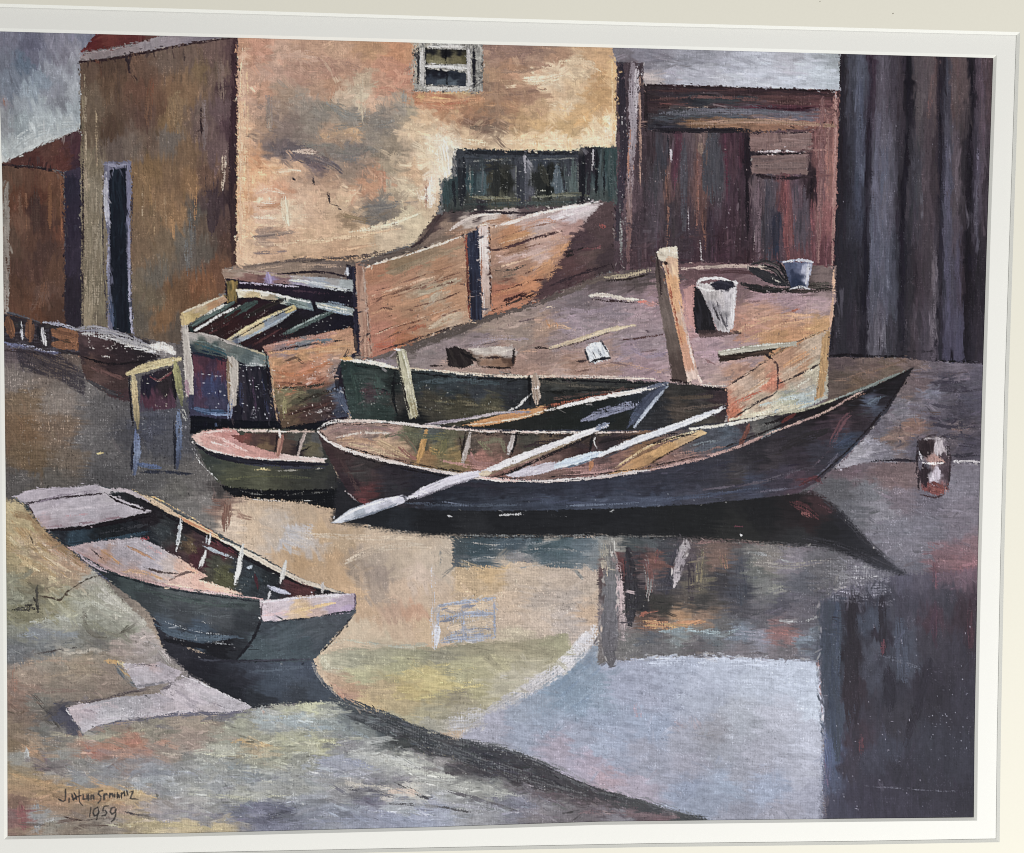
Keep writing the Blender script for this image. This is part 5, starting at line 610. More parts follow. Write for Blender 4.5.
B('dinghy', '194,443 212,454 245,461 290,464 328,464', [3, 5, 6, 6, 5], '1e1c24 22222c', dry=.05); B('dinghy', '245,464 280,467 325,468', 3, '30323f', dry=.35); B(None, '255,470 263,469 271,470', 1.8, 'c0a860', dry=.25); B('dinghy', '275,471 300,470 325,468', 1.3, '807c6c', dry=.5)
B('dinghy', '225,480 270,476 310,478', 4, '50532f 454a30', dry=.45)
P('wboat', '220,485 260,490 345,489 352,503 345,510 300,502 262,500 236,497 226,491', '141517 191a1c', L=16, w=2, rag=1.6); B('wboat', '235,490 270,495 330,492', 1.2, '5c5c58', dry=.6); B(None, '236,498 280,501 330,500', 1.2, 'a8a098', dry=.6); SP('225,485 340,488 335,503 240,498', 2, '8a8880', r=(.4, .7))
B(None, '191,446 200,462 219,481', 1.5, 'a8a8a4', dry=.5)
# ---------------------------------------------------------------- dark water under the rowing boat, then the boat
P('wboat', '338,474 380,500 500,508 700,500 800,492 814,492 829,502 846,517 864,537 884,557 908,575 880,570 850,556 828,547 790,545 740,541 680,538 600,536 540,537 470,537 420,535 370,527 332,522', '''340,490,232326 380,515,1f2124 430,522,1c1d1f 500,520,1d1e20 600,518,1c1d1f 700,515,1c1d1d 760,512,1c1c1d 800,510,211d1e 820,505,3a282a 810,520,291f20 830,530,1e1e20 850,535,222226 870,545,26262b 890,562,2f2f36 800,540,2a2a2b 740,533,252523 600,532,202123 480,531,242527 400,525,23262a 850,515,232227 840,500,2a2629''', ang=2, L=30, w=1.8, warp=5, rag=2, soft=3.2, wv=.06)
for q, w, c, d in [('792,503 805,508 818,518', 9, '5f3436 44282a', .45), ('800,512 812,516', 4, '7a4846', .55), ('820,505 835,512', 5, '4a3034', .5), ('732,527 745,527', 3, '5a2f38', .45), ('740,534.8 742,535', 2.2, 'c8c4c8', .1), ('500,515 520,514 528,512', 1.4, 'a0a0a0', .5), ('550,515 570,517', 1.2, '8a8a8c', .55), ('448,516 452,517', 1.8, '9a9a9c', .35), ('460,535 520,536 600,535', 2, '6a6d6c', .55), ('620,537 680,536', 1.6, '5f5c58', .6), ('700,540 760,542 800,548', 2, '6a5a54', .6), ('610,512 614,510', 1.4, '8a8c8c', .4)]: B(None, q, w, c, dry=d)
for q, w in [('826,502 847,520 866,541 892,565', 7), ('800,537 850,550 890,567', 8)]: B(None, q, w, '2b2a2f 3a393f', dry=.5, soft=1.6, al=.8)
P('row', '317,431 335,421 420,424 520,430 640,430 720,423 766,415 806,409 836,399 880,383 914,367 901,388 888,411 863,439 843,459 818,481 798,493 768,497 700,504 600,509 500,511 430,510 380,505 360,503 349,494 335,470 324,450', '''340,450,3a2d2c 335,460,38292a 360,475,35302f 368,492,4f2e2e 400,475,2a262a 420,485,26252b 450,495,25272f 500,490,272830 550,490,2a2c36 600,490,2b2d38 650,485,2d2e38 700,480,2f2f38 720,470,33323a 760,455,2c292d 800,440,2e2a2e 800,460,362f36 830,430,3a2f36 840,425,4a383e 820,450,38363f 845,440,3a4252 860,420,332b30 880,400,2a262b 873,403,50586a
895,385,221f22 780,475,3a3540 750,485,3a3d4c 650,500,3f4658 600,502,3f4656 550,505,383f4e 450,505,2b303a 500,503,343a46 800,485,4a3a44 700,495,3b3c48 880,390,1f1c1e 850,402,241f20 820,410,1e1a1c 380,500,2a2628 390,490,2c2a2e 735,475,3a3638 770,460,3a3438 350,485,302428''', ang=-3, L=30, w=1.9, warp=6, wv=.06, jit=.08, rag=.7)
for q, w, c, d in [('400,503 450,505 520,505', 3, '39404c 454e5c', .4), ('540,502 620,503 700,496 760,488', 4, '434a5e 3a4052', .35), ('560,506 640,503', 2, '5a6478', .5), ('440,502 470,506', 2, '5a6276', .5), ('700,490 760,482 810,466', 3, '56505a 463f48', .45), ('755,492 790,488 815,478 840,452', 3, '5c5a68 4a4452', .35), ('800,478 825,455 848,432', 2, '5f5460 4a4048', .5), ('830,446 842,422 852,412', 6, '66444a 5a3e44', .4), ('835,448 855,436', 5, '3f4860 333a4c', .4), ('868,405 880,398', 6, '5f6a78 4a5260', .35), ('800,485 815,478 822,484', 5, '5f3236 4a2c30', .35), ('905,380 880,415 850,448 815,480', 1.8, '20191c', .3), ('808,492 838,466 872,430', 1.6, '6a5a62', .5), ('358,500 372,503', 4, '6a3434', .4), ('340,458 352,480 362,496', 5, '40302f', .4), ('345,491 360,503', 1.6, '8a7f80', .5), ('620,470 680,470 730,462', 6, '32323c', .4), ('780,450 800,440 830,430', 8, '2c282a', .4), ('400,468 440,480 500,488', 6, '2a2830', .4)]:
    B('row', q, w, c, dry=d)
SP('440,500 760,490 760,512 440,514', .5, '8a8f98', r=(.4, .7))
P('rin', '320,431 338,423 385,423 420,426 470,431 520,432 640,431 705,428 766,418 828,405 846,402 820,411 780,429 740,445 700,458 650,469 600,476 550,480 520,479 490,477 455,473 420,467 380,458 350,450 332,443', '''345,430,8a7068 360,425,94776a 390,428,8f7468 350,440,9a7a66 380,440,b08f72 400,447,a08468 410,435,5c5a44 430,435,4a4f4a 400,455,80604f 440,450,6a6040 450,440,52503c 460,455,7a6540 470,445,4a4038 480,460,8a5f54 490,445,6a5548 500,465,7a564c 510,440,4a3e38 530,440,3f3c34 550,437,5a4a3a 560,450,4a3632 540,465,7d6058 580,455,3a2a2a 590,470,8a6560 610,445,2b2426 600,465,5f4a48 620,460,6f5048
640,455,7a5a40 630,467,8f6a4c 690,450,4f4a4c 710,440,474a52 730,435,4a525c 690,460,7a5a54 670,463,7d5c52 740,440,45464e 745,430,3a3236 760,432,5a5652 765,425,4a4a48 790,422,2a2428 810,410,221f22 425,455,866542 420,445,4f4c3c 370,433,7f6a60 505,450,5c463c 555,465,6f544c 575,440,3a302a''', ang=-8, L=16, w=1.8, warp=5, jit=.1, wv=.09)
for q, w, c, d in [('325,434 345,428 375,428 398,431', 4, '8a6c66 7a6460', .3), ('336,438 360,433 395,433', 1.8, 'c0b4a8', .35), ('338,440 360,440 385,447', 5, 'a8876a 94725c', .35), ('375,440 395,450 412,458', 7, 'b09472 a08464', .35), ('382,438 400,434 412,446 418,456', 4, '5a6048 6a5a48', .35), ('398,446 410,456 418,460', 4, '8a5c50', .4), ('432,438 445,438 440,455', 8, '605c3c 6a6442', .4), ('428,448 445,455', 5, 'a08048', .45), ('470,450 475,462 500,466', 6, '8f6660 7a524a', .35), ('480,442 500,440 505,452', 6, '66604c', .45), ('500,455 505,472', 5, '8a6258', .4), ('545,436 580,436 610,434', 5, '4f4438 3a322a', .4), ('525,446 560,442 590,448', 6, '33292a', .35), ('555,470 590,468 630,462', 5, '8f6a64 7a5a54', .4), ('600,442 640,436 680,434', 4, '241f20', .3), ('640,468 670,462 700,455', 4, '80625a', .4), ('690,452 720,444 735,436', 6, '4c525c 565c64', .35), ('675,456 700,450', 4, '8a6a60', .45), ('755,430 768,424 778,422', 4, '62605c', .4), ('766,424 800,414 840,404', 4, '1d191a', .2), ('460,438 465,466', 3, '33291f', .35), ('560,476 620,470', 3, 'a8807a', .45)]:
    B('rin', q, w, c, dry=d)
P('rthw', '610,474 640,456 668,443 702,430 707,433 680,446 652,463 630,474', '620,470,a8805a 640,462,a87c50 660,450,b58a58 690,436,b0906a 650,462,9a744c 700,432,c8a878', ang=-28, L=20, w=1.6, warp=4); B('rthw', '612,470 650,446 700,430', 2.4, 'd2b890 c0a070', dry=.3); B(None, '640,470 665,455 700,437', 1.6, '33261f', dry=.3)
for k, q, w, c in [('rrib', '427,430 423,445 418,462', 6, 'b0844a 9a7440'), ('rrib2', '470,433 467,448 462,464', 4.5, 'a89e98 94867c'), ('rrib3', '514,431 512,442 508,454', 5, 'b0aaa8 9a918c'), ('rrib4', '749,425 745,435 739,446', 5, '7a4c42 6a4036')]:
    B(k, q, w, c, dry=.1)
B(None, '517,430 515,444 510,456', 2.2, '18181a', dry=.15); B(None, '466,432 462,452', 1.8, '231e1c', dry=.25); B('rin', '596,436 594,442 597,448', 2, 'c8c6c2', dry=.15); B('rin', '593,455 590,470', 4.5, 'a06a48', dry=.2); B(None, '592,436 590,452', 3, '1a181a', dry=.2); B('rin', '782,422 795,414', 4, '5a2c28', dry=.35); B('rin', '762,438 780,428', 3, '7a8084', dry=.45)
for q, w, c, d in [('318,430 326,424 340,421 385,421.5', 3, 'c8bcb4 b8a89e', .2), ('385,421.5 420,426 440,426.5', 3, 'ccc2ba', .22), ('420,426 470,430 520,432 600,432.5 640,431.5', 2.4, 'c2aca2 cec0b6', .3), ('690,429 730,424 770,415.5', 3, 'd2cdc0 bdb8a8', .15), ('770,415.5 806,409 836,399', 2.6, 'b5b096 a09c84', .2), ('836,399 865,388 893,376 908,370', [2.4, 3, 3, 2], '6f7d72 8a948c', .2),
    ('318,432 330,442 350,451 380,459 420,468', 3.6, 'cfc3bb bfb0a8', .16), ('420,468 455,474 490,479 520,481', 3.4, 'cdc2bb b8aaa4', .22), ('520,481 550,481 600,477 650,470', 3.4, 'c8beba b2a29c', .28), ('650,470 700,459 740,446 770,433', 3, 'b08e86 9a7870', .28), ('770,433 800,422 825,412 863,391', 2.4, 'c8a898 b09088', .22)]:
    B('rgun', q, w, c, dry=d)
B(None, '345,453 380,463 420,472 470,480', 1.4, '1a1719', dry=.3); B('rgun', '480,477 505,480 530,480', 2.4, 'd8a8a0', dry=.4)
B('row', '845,402 880,386 908,371', 3, '1c191a', dry=.1); B('row', '838,404 865,393', 2, '8a6a5e', dry=.45)
for q, w, d in [('342,446 380,456 420,464.5 455,470.5 490,475', 1.6, .4), ('545,477 600,473.5 650,466.5 700,455.5', 1.8, .45), ('720,449 780,426 830,405', 2, .4), ('470,433.5 520,435 600,435.5', 2.2, .4), ('340,425 385,424.5 430,429', 1.5, .45)]: B(None, q, w, '1e1a1b 2a2324', dry=d)
for q, w, c, d in [('400,432 420,436 450,437', 5, '45503f 585a44', .45), ('345,443 372,449 398,457', 4, 'b09878', .45), ('440,460 470,466 500,470', 3, 'a87a70', .45), ('478,440 490,452', 4, '6f6a50', .45), ('520,462 560,464 590,458', 3, '95706a', .5), ('640,447 680,436 700,434', 2, '2a2220', .4), ('690,446 720,440', 3, '6a7278', .45), ('700,452 725,446', 3, '7d625c', .45)]: B('rin', q, w, c, dry=d)
# oars
P('oar2', '505,474 530,466 560,461 562,468 540,474 512,478', 'b8b2bc c4bec8 a8a0a8', ang=-14, L=14, w=1.5); B('oar2', '556,466 575,461 602,453', [8, 9, 8], 'b4c2d0 c6d0da', dry=.06); B(None, '557,469.5 580,464 600,456', 1.6, '55606f', dry=.25)
B('oar2', '600,455 640,439 680,425 725,407', [7, 6.5, 6, 5], 'd2d3d8 c4c6cc', dry=.04); B(None, '602,459 640,443 680,429 720,412', 1.4, '3f3f46', dry=.3); B('oar2', '695,422 725,408', 2, 'e2e2e4', dry=.3)
B('oar', '607,425 580,436 540,451 500,466 480,473', [6, 7, 8, 8, 8], 'd0cccf dad6d8', dry=.03); B('oar', '588,436 540,455 490,474', 2.4, '8a7660 6f5c4a', dry=.15); B(None, '600,431 560,450 510,472 490,478', 3, '221d1e', dry=.2); B('oar', '608,424 596,429', 6, '7a8296 666e84', dry=.2)
B('oar', '484,472 450,481 420,493 408,498', [9, 9, 8, 7], 'c4c0ca b5b1bc', dry=.03); B('oar', '478,477 450,486 415,499', 1.8, '77727c', dry=.2); B('oar', '480,474 490,473', 6, 'bfae94', dry=.15)
P('oar', '331,523 350,509 380,499 402,495 408,497 404,503 385,509 360,518 340,523', '345,518,b0b4bc 370,507,b8bac4 395,500,c8c6d0 360,514,8f96a0 385,507,a8a8b4 400,499,bfbcc8', ang=-20, L=18, w=1.4, warp=3, rag=.4); B('oar', '334,522 360,508 398,497', 2, 'd8d8de', dry=.3); B('oar', '402,494 407,501', 2.4, '3a3a42', dry=.2)
B('oar', '345,521 375,512 400,503', 1.8, '6a7280', dry=.3)
# ---------------------------------------------------------------- punt and foreground bank
P('wpunt', '150,612 170,632 190,650 235,660 313,658 318,674 332,690 348,704 330,706 280,708 252,710 218,698 185,678 165,655', '''200,665,24242a 230,690,25272c 250,670,373d48 290,675,3c4652 320,690,39424c 260,700,2b2f34 300,695,333940 240,680,2b2c33 180,655,2a2a30 270,685,39434f 310,668,3a4350''', ang=8, L=20, w=2, wv=.08, rag=1.3)
B(None, '312,662 318,676 334,694 348,705', 3, '8f8478 6a6a68', dry=.5); B('wpunt', '250,672 290,668 315,666', 4, '434e5a', dry=.45)
P('punt', '12,497 35,490 95,485 128,490 170,508 220,534 260,556 300,578 342,592 356,597 356,612 340,630 313,661 235,663 190,648 168,632 140,604 110,582 80,562 50,540 28,515', '''130,580,3a4644 170,590,414847 200,600,3a4040 240,600,3c4544 150,600,343a3b 180,615,34383a 220,615,3a3e40 245,620,2c3033 170,628,3d4a56 200,635,33404c 180,640,1f1f22 220,648,1c1c1f 280,635,3f4b50 320,630,434b50 300,650,39454a 260,650,3c4a4e 110,575,2c3436 235,655,26282c''', ang=10, L=26, w=1.8, wv=.07, warp=5)
P('punt', '262,622 300,617 353,609 351,620 330,640 312,660 238,661 250,640', '280,635,3f4b50 320,630,454d52 300,650,39454a 260,652,3c4a4e 340,620,40464c 270,625,343c42 325,645,3a4248', ang=-20, L=18, w=1.8, wv=.08); B('punt', '262,618 252,640 236,660', 3, '1c1c20', dry=.15); B('punt', '356,612 335,638 313,660', 1.6, '23242a', dry=.3)
B('punt', '155,625 172,633 200,638 238,637', [4, 7, 7, 5], '42525e 3a4854', dry=.15); B('punt', '165,640 195,645 235,650', 6, '1d1d20', dry=.15); B('punt', '180,655 205,660 250,661 312,659', 2.4, '2a2a32 3a3c46', dry=.2); B('punt', '165,622 200,632 235,636', 1.3, '9aa0a0', dry=.6); B('punt', '190,640 235,645', 1.3, '8a8e8e', dry=.62); SP('155,632 240,640 240,650 180,650', 5, '9a9c9c', r=(.4, .7))
B('punt', '140,590 200,602 260,606', 6, '38443f 2f3836', dry=.45); B(None, '200,622 215,624', 1.3, '9a9a94', dry=.4); B('punt', '175,610 230,618', 2, '4a5254', dry=.55)
P('pin', '45,520 105,494 130,492 170,511 220,538 258,562 300,584 340,594 268,600 240,594 215,590 160,584 110,568 70,550 55,535', '''75,541,2d3d48 60,538,26292e 110,535,1f2224 150,520,231f22 165,530,33383a 170,522,2b2d2e 190,545,4a3a2c 200,540,3a2a2c 225,545,4a2528 215,565,3a3a30 200,560,3a2024 240,570,2a2e32 255,570,2b3033 260,585,252a2c 275,575,232628 295,580,47282a 310,588,4f2c2c 322,590,262022 225,577,3f3e28 145,537,22262a 180,540,30302f 130,530,222428 185,525,241f22 250,580,2c3438 178,556,3a2a2c 268,592,2c3034''', ang=20, L=14, w=2, warp=4, wv=.11, jit=.1)
for q, w, c, d in [('70,543 110,540 150,532', 5, '2f4250 26323c', .35), ('50,530 90,527 150,516', 3.5, '1c181b', .1), ('100,533 150,524', 3, '35363a', .4), ('165,515 200,532 250,560 300,584', 4, '1c1a1d', .15), ('188,540 196,552', 6, '5c4a34 4a3c2c', .4), ('217,540 235,552', 7, '55282c 44242a', .35), ('290,575 315,590', 7, '542e2e 44282a', .35), ('215,570 232,580', 6, '4a4a30', .4), ('195,556 200,570', 7, '42242a', .4), ('245,570 262,580', 7, '2a3338', .4), ('255,575 258,590', 4, '3a1f24', .45)]: B('pin', q, w, c, dry=d)
SP('155,515 300,585 230,590 170,545', 2.2, '9a9890', r=(.5, .9))
P('pdeck', '12,497 30,490 60,487 95,485 110,489 130,491 108,494 152,511 120,519 85,526 50,530 42,528 27,504', '20,496,a1979f 60,491,9d939c 95,488,a39aa2 110,490,a8a0a4 40,512,a59ba2 60,515,aaa0a6 90,510,a8a0a7 120,508,a69ea5 140,511,a8a0a6 60,526,9d8f96 100,520,a0959c 45,522,a08c90 80,503,aca3aa', ang=-5, L=16, w=2.2, warp=5, wv=.06)
for q, w, c, d in [('25,504 50,499 78,496 105,493', 2.2, '2c2428 3a3034', .15), ('105,493 120,502 150,512', 2, '2a2226', .15), ('28,505 36,520 44,530', 2, '3a2e30', .3), ('38,502 60,496 100,490', 2.4, '7a6d7a', .45), ('45,527 85,523 130,515', 2.2, '8a7078', .45), ('60,516 90,514', 2, 'b58f94', .5), ('50,510 80,508 120,504', 2, 'b8aeb4', .4), ('46,530 86,527 120,520 152,513', 3, '211c1f', .12)]: B('pdeck', q, w, c, dry=d)
P('pseat', '68,548 85,543 110,540 140,537 160,547 185,562 207,576 200,580 242,594 215,592 160,584 110,570', '80,548,a58e90 100,545,a3989e 130,542,a69ca2 150,550,a39aa0 120,555,a1979d 150,565,a1989f 170,570,a59690 110,562,a88a80 185,570,ad8a78 200,576,b08878 140,575,aa8a80 180,582,b08e80 215,588,b88c78 230,592,b8887a 105,555,ab8068 95,552,a88c88', ang=28, L=14, w=2, warp=5)
for q, w, c, d in [('125,545 140,552 155,560', 2.4, 'b0805c a07860', .4), ('98,548 110,556 122,566', 2.6, 'b8875c', .4), ('92,550 104,560', 1.8, '3a3030', .3), ('144,567 160,572 180,574', 1.8, '4a3c38', .3), ('170,580 185,573 200,572', 2.4, '5a4640', .35), ('120,572 140,572 165,580', 4, 'b58a60 c09878', .4), ('185,566 200,574', 4, 'c08a70', .4), ('200,582 225,590 240,594', 6, 'b88f7c c09a84', .25), ('160,583 190,588', 3, 'cda890', .4), ('145,545 165,555', 3, 'b08a8a', .45), ('140,540 147,538', 3, '8a3c40', .4), ('108,544 140,541', 2.4, 'b5acb2', .4)]: B('pseat', q, w, c, dry=d)
for q, w, c, d in [('128,491 150,500 180,517', [3, 4.5, 5], 'c4a888 b59a7c', .06), ('180,517 205,530 222,540', 5, 'c4a078 b07450', .06), ('222,540 256,558 300,580 342,593', [5, 4.6, 4.6, 3.6], 'b5a896 c4b4a0', .08), ('130,489 160,500 200,522', 1.2, 'd8a868', .4), ('140,500 180,521 230,547 290,580 335,596', 1.6, '1c191b', .2), ('112,489 130,492 150,502', 4, 'a89ca0', .15)]: B('prim', q, w, c, dry=d)
for q, w, c, d in [('68,548 90,558 112,570 150,582 200,591 262,599', 3, 'b08f8c a07c78', .25), ('75,552 95,566 108,572', 3, 'a898a0', .3), ('112,574 160,587 215,596 262,602', 1.8, '22262a', .2), ('110,582 96,572 80,560', 2.6, '4a4c66', .35), ('45,532 58,543 72,552', 2, '33262a', .25)]: B('prim', q, w, c, dry=d)
for k, q, w, c in [('prib', '181,519 179,535 176,551', [4, 3.4, 2.6], 'a5abb0 c4c8c8'), ('prib2', '211,533 209,544', 2.4, 'a8a8aa'), ('prib2', '207,535 206,543', 1.6, '8a8c90'), ('prib2', '206,551 203,560 199,568', [3, 4, 3], 'b0aeaa'), ('prib2', '203,546 215,551 233,558', 3, '858c94 9aa0a6'), ('prib3', '243,545 240,562 235,584', [4.5, 4.6, 5], 'b0b0aa c0c0b8'), ('prib4', '286,561 283,572 280,583', [4, 5, 4], 'b8b6b0 aaa8a2'), ('prib4', '323,582 322,594', 3, 'b0aaa6'), ('pin', '268,586 280,591 290,594', 4, 'a8aabb 8a8c9c'), ('pin', '247,568 252,566', 3, '8f9aa4'), ('pin', '268,600 270,592', 3, '9a9a9c')]:
    B(k, q, w, c, dry=.2)
P('ptran', '260,600 280,600 300,596 330,594 355,593 356,606 350,612 300,619 262,622', '268,610,b5a5aa 285,603,b8aab0 275,616,b0a0a8 300,610,c8a67c 292,612,c0a488 320,604,b5a4a4 345,600,a08e9c 350,608,9a86a0 335,606,a48fa4 315,612,b5988c 330,598,b3a8ac', ang=-8, L=14, w=2, warp=5); B('ptran', '290,612 310,608 335,603', 3, 'd2ae78 c8a880', dry=.3); B('ptran', '262,602 300,598 352,594', 2.2, 'c4bcc4', dry=.25); B('ptran', '262,616 290,612', 3, 'c0a0a0', dry=.4); B('ptran', '262,602 261,620', 1.8, '4a4044', dry=.3); B('ptran', '355,595 355,610', 2, '5a4a58', dry=.3); B(None, '262,623 300,619 352,611', 1.6, '2c3036', dry=.3)
P('bank', '-14,498 14,500 26,508 46,532 66,548 95,571 125,602 146,622 166,652 190,676 220,693 250,708 300,703 340,702 370,712 400,718 440,737 500,748 545,764 575,783 600,790 640,800 668,809 706,818 716,824 716,850 -14,850', '''10,510,b09a6a 15,525,a58f60 30,525,9a7a4f 10,545,a08452 30,545,b09572 45,545,a2774f 60,560,b09072 75,565,b0825c 15,560,8f7d52 40,565,a5855a 70,575,9c7f60 25,575,8a7a52 10,580,7d7a60 15,600,7a7a62 35,590,6a6248 50,590,a09068 45,610,7d7655 60,600,8f8a68 20,615,75704f 80,600,8f8d75 100,590,98957f 95,577,a59f90 120,605,a09c88 90,620,8f8f7c 135,620,a09a8c
60,625,8d8d7c 20,630,76786a 40,635,74777a 70,640,7d7d75 15,650,66686a 45,645,6a6d6d 90,635,6f6d60 110,632,80806d 130,625,8d8d78 100,640,66625a 140,640,a09088 120,650,9a867a 155,655,978a84 170,665,857a76 110,657,8a7a66 60,660,8a7d6a 25,670,8d7763 80,668,8f7c62 20,690,8a6a58 50,690,80705f 80,685,7f6d5c 110,680,8a7564 130,692,8a7868
10,700,80604f 40,700,6f6a5f 30,720,7a6250 15,730,806a52 45,715,5b544c 40,730,6f6d66 55,738,77706a 10,745,7d6548 60,745,7c7465 100,735,86836f 150,730,8d8470 200,725,9a8672 190,740,907a6c 85,750,a07a62 110,747,a8765c 135,745,b0765c 95,752,94665a 120,755,9a7868 170,755,8f7f70 60,760,7b7a72 90,765,7e7a74 130,765,80797a 180,765,7a7a78 30,750,9a7a5c 20,757,8b887c 45,765,776a6a 10,770,8c7450 30,775,9a8058 60,775,857d72 80,780,7d7e80
110,775,7f8084 145,780,8d9296 160,770,80838a 200,775,82857f 210,760,86887c 230,740,8e8d7a 240,725,98997f 230,750,8e8c78 255,745,a08a66 20,790,a07c54 50,790,a57d52 80,795,9a774f 110,790,a8845c 130,795,a88a5f 170,790,85888a 200,790,888a80 20,802,7a5a48 40,805,9a7452 60,805,98704f 120,808,a0806a 150,810,90837c 170,805,8d8684 190,800,8b8884 15,815,7d5c58 25,820,8a5650 38,815,7f7f7e 50,822,8a8272 80,815,8a7058 110,820,8c8072 140,822,9a8560 190,826,b09a6c 220,829,a8946a
70,828,7a6a58 100,828,7d7060 30,830,8a6f56 150,829,a89668 165,815,8a8485 195,815,7f7c82 260,740,8f8c74 250,725,8a8a78 280,715,9a9a82 310,708,a3a47f 330,710,949a84 270,722,8c9494 300,722,8b979a 330,725,7e8884 350,720,5f666a 360,730,6f7672 290,740,a09f7c 320,745,9a9872 310,738,8c8c74 350,745,78787a 280,755,8f9078 230,762,7f8580 260,765,878a78 300,760,8a8c7c 330,765,808490 350,770,84868e 380,760,a0a298 370,750,8a8c88
410,765,9fa296 400,775,8e8f8c 250,775,7d8388 280,780,888b8c 300,785,8c8f86 220,785,85888a 240,795,8c8e80 270,790,8d8f84 320,780,8a8c90 350,785,8f8c88 370,785,77757c 400,780,6e6a72 390,795,a29a90 360,795,5e5c60 375,797,5f5f70 410,790,a8a498 340,795,7f7e80 300,805,7f838c 260,805,75768a 240,812,66687a 270,815,5a5b6d 290,810,595a66 220,815,6c6c78 310,815,6f7482 340,810,7c8290 360,815,787d8f 390,815,7d829a 420,820,8088a0 400,805,8a8d92 210,810,85837f 330,825,7d808c 280,825,6a6c80
360,712,4a5154 385,725,3c4246 400,725,34393c 420,735,383b3c 400,740,3a3d3c 430,745,35363a 450,745,403d40 440,755,3a393c 470,750,36363c 480,765,34343a 500,757,3a3b44 460,770,4a4446 500,775,3c3a44 520,762,343338 540,770,33353b 520,785,3c3538 560,780,38383c 560,790,3a3234 600,787,38383c 590,795,403638 620,795,3c3d3e 640,800,3b3e3f 660,808,444a4c 690,817,3a3d40 430,765,7f7a78 440,780,8f918a 460,785,87897f 480,790,868880 500,787,777a72 530,795,6f6a70
550,805,6a666c 500,800,6c6c78 520,805,6d6d7d 460,800,888a88 480,810,85858a 540,815,716a6e 570,815,635c60 600,812,5a5056 620,818,6e6a72 640,812,5c4a50 660,817,6a4e54 440,812,84899a''', ang=2, L=20, w=2, warp=6, an=(.75, 1), wv=.11, jit=.06, rag=2.2, soft=2.0)
D('40,735 420,735 520,790 600,812 560,820 30,828', 3.4, 2, aj=14, L=(7, 20), w=(1.4, 3.2), cj=.09)
D('5,510 60,555 140,630 170,670 120,700 10,760', 2.6, 25, aj=30, L=(7, 18), w=(1.6, 3.6), cj=.07)
for q, w, c, d in [('8,506 22,520 36,532', 5, 'c0ac78 a8945c', .35), ('10,520 30,545 55,560', 6, 'a88a5c b8a06c', .35), ('28,515 46,536 80,560', 5, '80603c 9a7448', .35), ('40,540 60,555 88,574', 6, 'b89a7c b08060', .35), ('8,535 30,560 60,575', 5, 'b09c70', .45), ('20,560 45,575 60,585', 4, 'c0a878', .45), ('50,590 62,602 75,612', 4, 'b5a880 8a8058', .4), ('95,580 115,600 135,616', 6, 'b5b0a0 a5a08c', .35), ('88,600 110,612 140,618', 6, 'a8a894 9a9a86', .4), ('85,618 110,634 130,632', 5, '77755f', .4), ('84,612 86,622 90,632', 4, '5f5a4c', .5), ('95,638 110,636 130,628', 3, '55503f', .5),
    ('30,622 60,618 80,624', 5, '9a9c8c', .45), ('8,640 40,632 80,636', 6, '7a8084', .45), ('42,645 60,642 80,640', 4, '5c5f60', .45), ('35,654 55,651 78,647', 2.4, '443c3a', .35), ('60,656 90,650 108,652', 3, 'a59a88', .45), ('20,664 60,660 100,664', 5, '9a8068', .45), ('105,661 115,662 124,664', 4.5, 'b8803c c09050', .25), ('118,662 128,668 130,674', 4, 'c4b070', .25), ('116,664 126,678 138,688', 6, '565c62 6a7074', .2), ('30,680 70,672 108,672', 5, '8f7a62', .45), ('20,690 60,690 110,690', 5, '80685a', .45), ('15,665 14,700', 5, '9a6a54', .5), ('28,690 50,714 62,732', 4, '4c4640 5a544a', .4), ('150,652 165,662 160,672', 8, '9a8f8a 8a7f7c', .4), ('140,640 160,650 175,670', 5, 'a89c98', .45),
    ('130,632 150,640 172,668 188,680', 4, '97908a 80786f', .4)]:
    B('bank', q, w, c, dry=d)
P('slab', '121,663 150,664 160,662 182,672 174,681 150,686 138,689 130,676', '130,668,b8adb0 145,670,b5a9b0 165,670,a89ca4 155,680,b0a5ac 138,680,aaa2aa 150,665,b59a98', ang=5, L=14, w=2, warp=4); B('slab', '128,666 140,665 158,666', 1.6, '4a4046', dry=.4); B('slab', '136,686 155,684 175,680', 3, '7d7880', dry=.35)
P('slab', '160,690 172,682 190,676 215,690 252,707 240,713 205,714 170,704', '175,690,b5a8ae 195,688,bab0b6 215,697,b5adb4 235,706,b3abb2 190,702,b0a4ac 210,708,b5a8ac 180,682,a89ca2', ang=22, L=18, w=1.8, warp=4); B('slab', '182,676 205,685 230,697 252,707', 2, 'd2cdd2', dry=.3); B('slab', '165,690 185,702 204,712', 1.8, '5c545c', dry=.4); B('slab', '172,690 200,700 225,708', 2, '8a7f88', dry=.5)
P('slab2', '66,708 80,704 110,698 160,693 178,702 200,712 170,716 140,718 110,723 82,733 75,722', '75,712,b5a3a8 90,715,b0a8b0 110,706,a5a0a6 130,708,a39ea4 150,703,a8a0a6 155,712,b3a5ac 175,710,b8aab0 90,724,b5adb4 120,718,b5b0b4 160,697,a89ea6', ang=-9, L=20, w=1.9, warp=4); B('slab2', '84,728 110,719 150,714 190,711', 3, 'c8c0c6 b8b0b8', dry=.35); B('slab2', '70,710 90,707 115,702', 2.4, 'c4aeb0', dry=.4)
P('bank', '54,703 65,705 74,722 84,735 72,737 62,728 48,712', '4b4a58 55525c 3f3f50', ang=50, L=12, w=2)
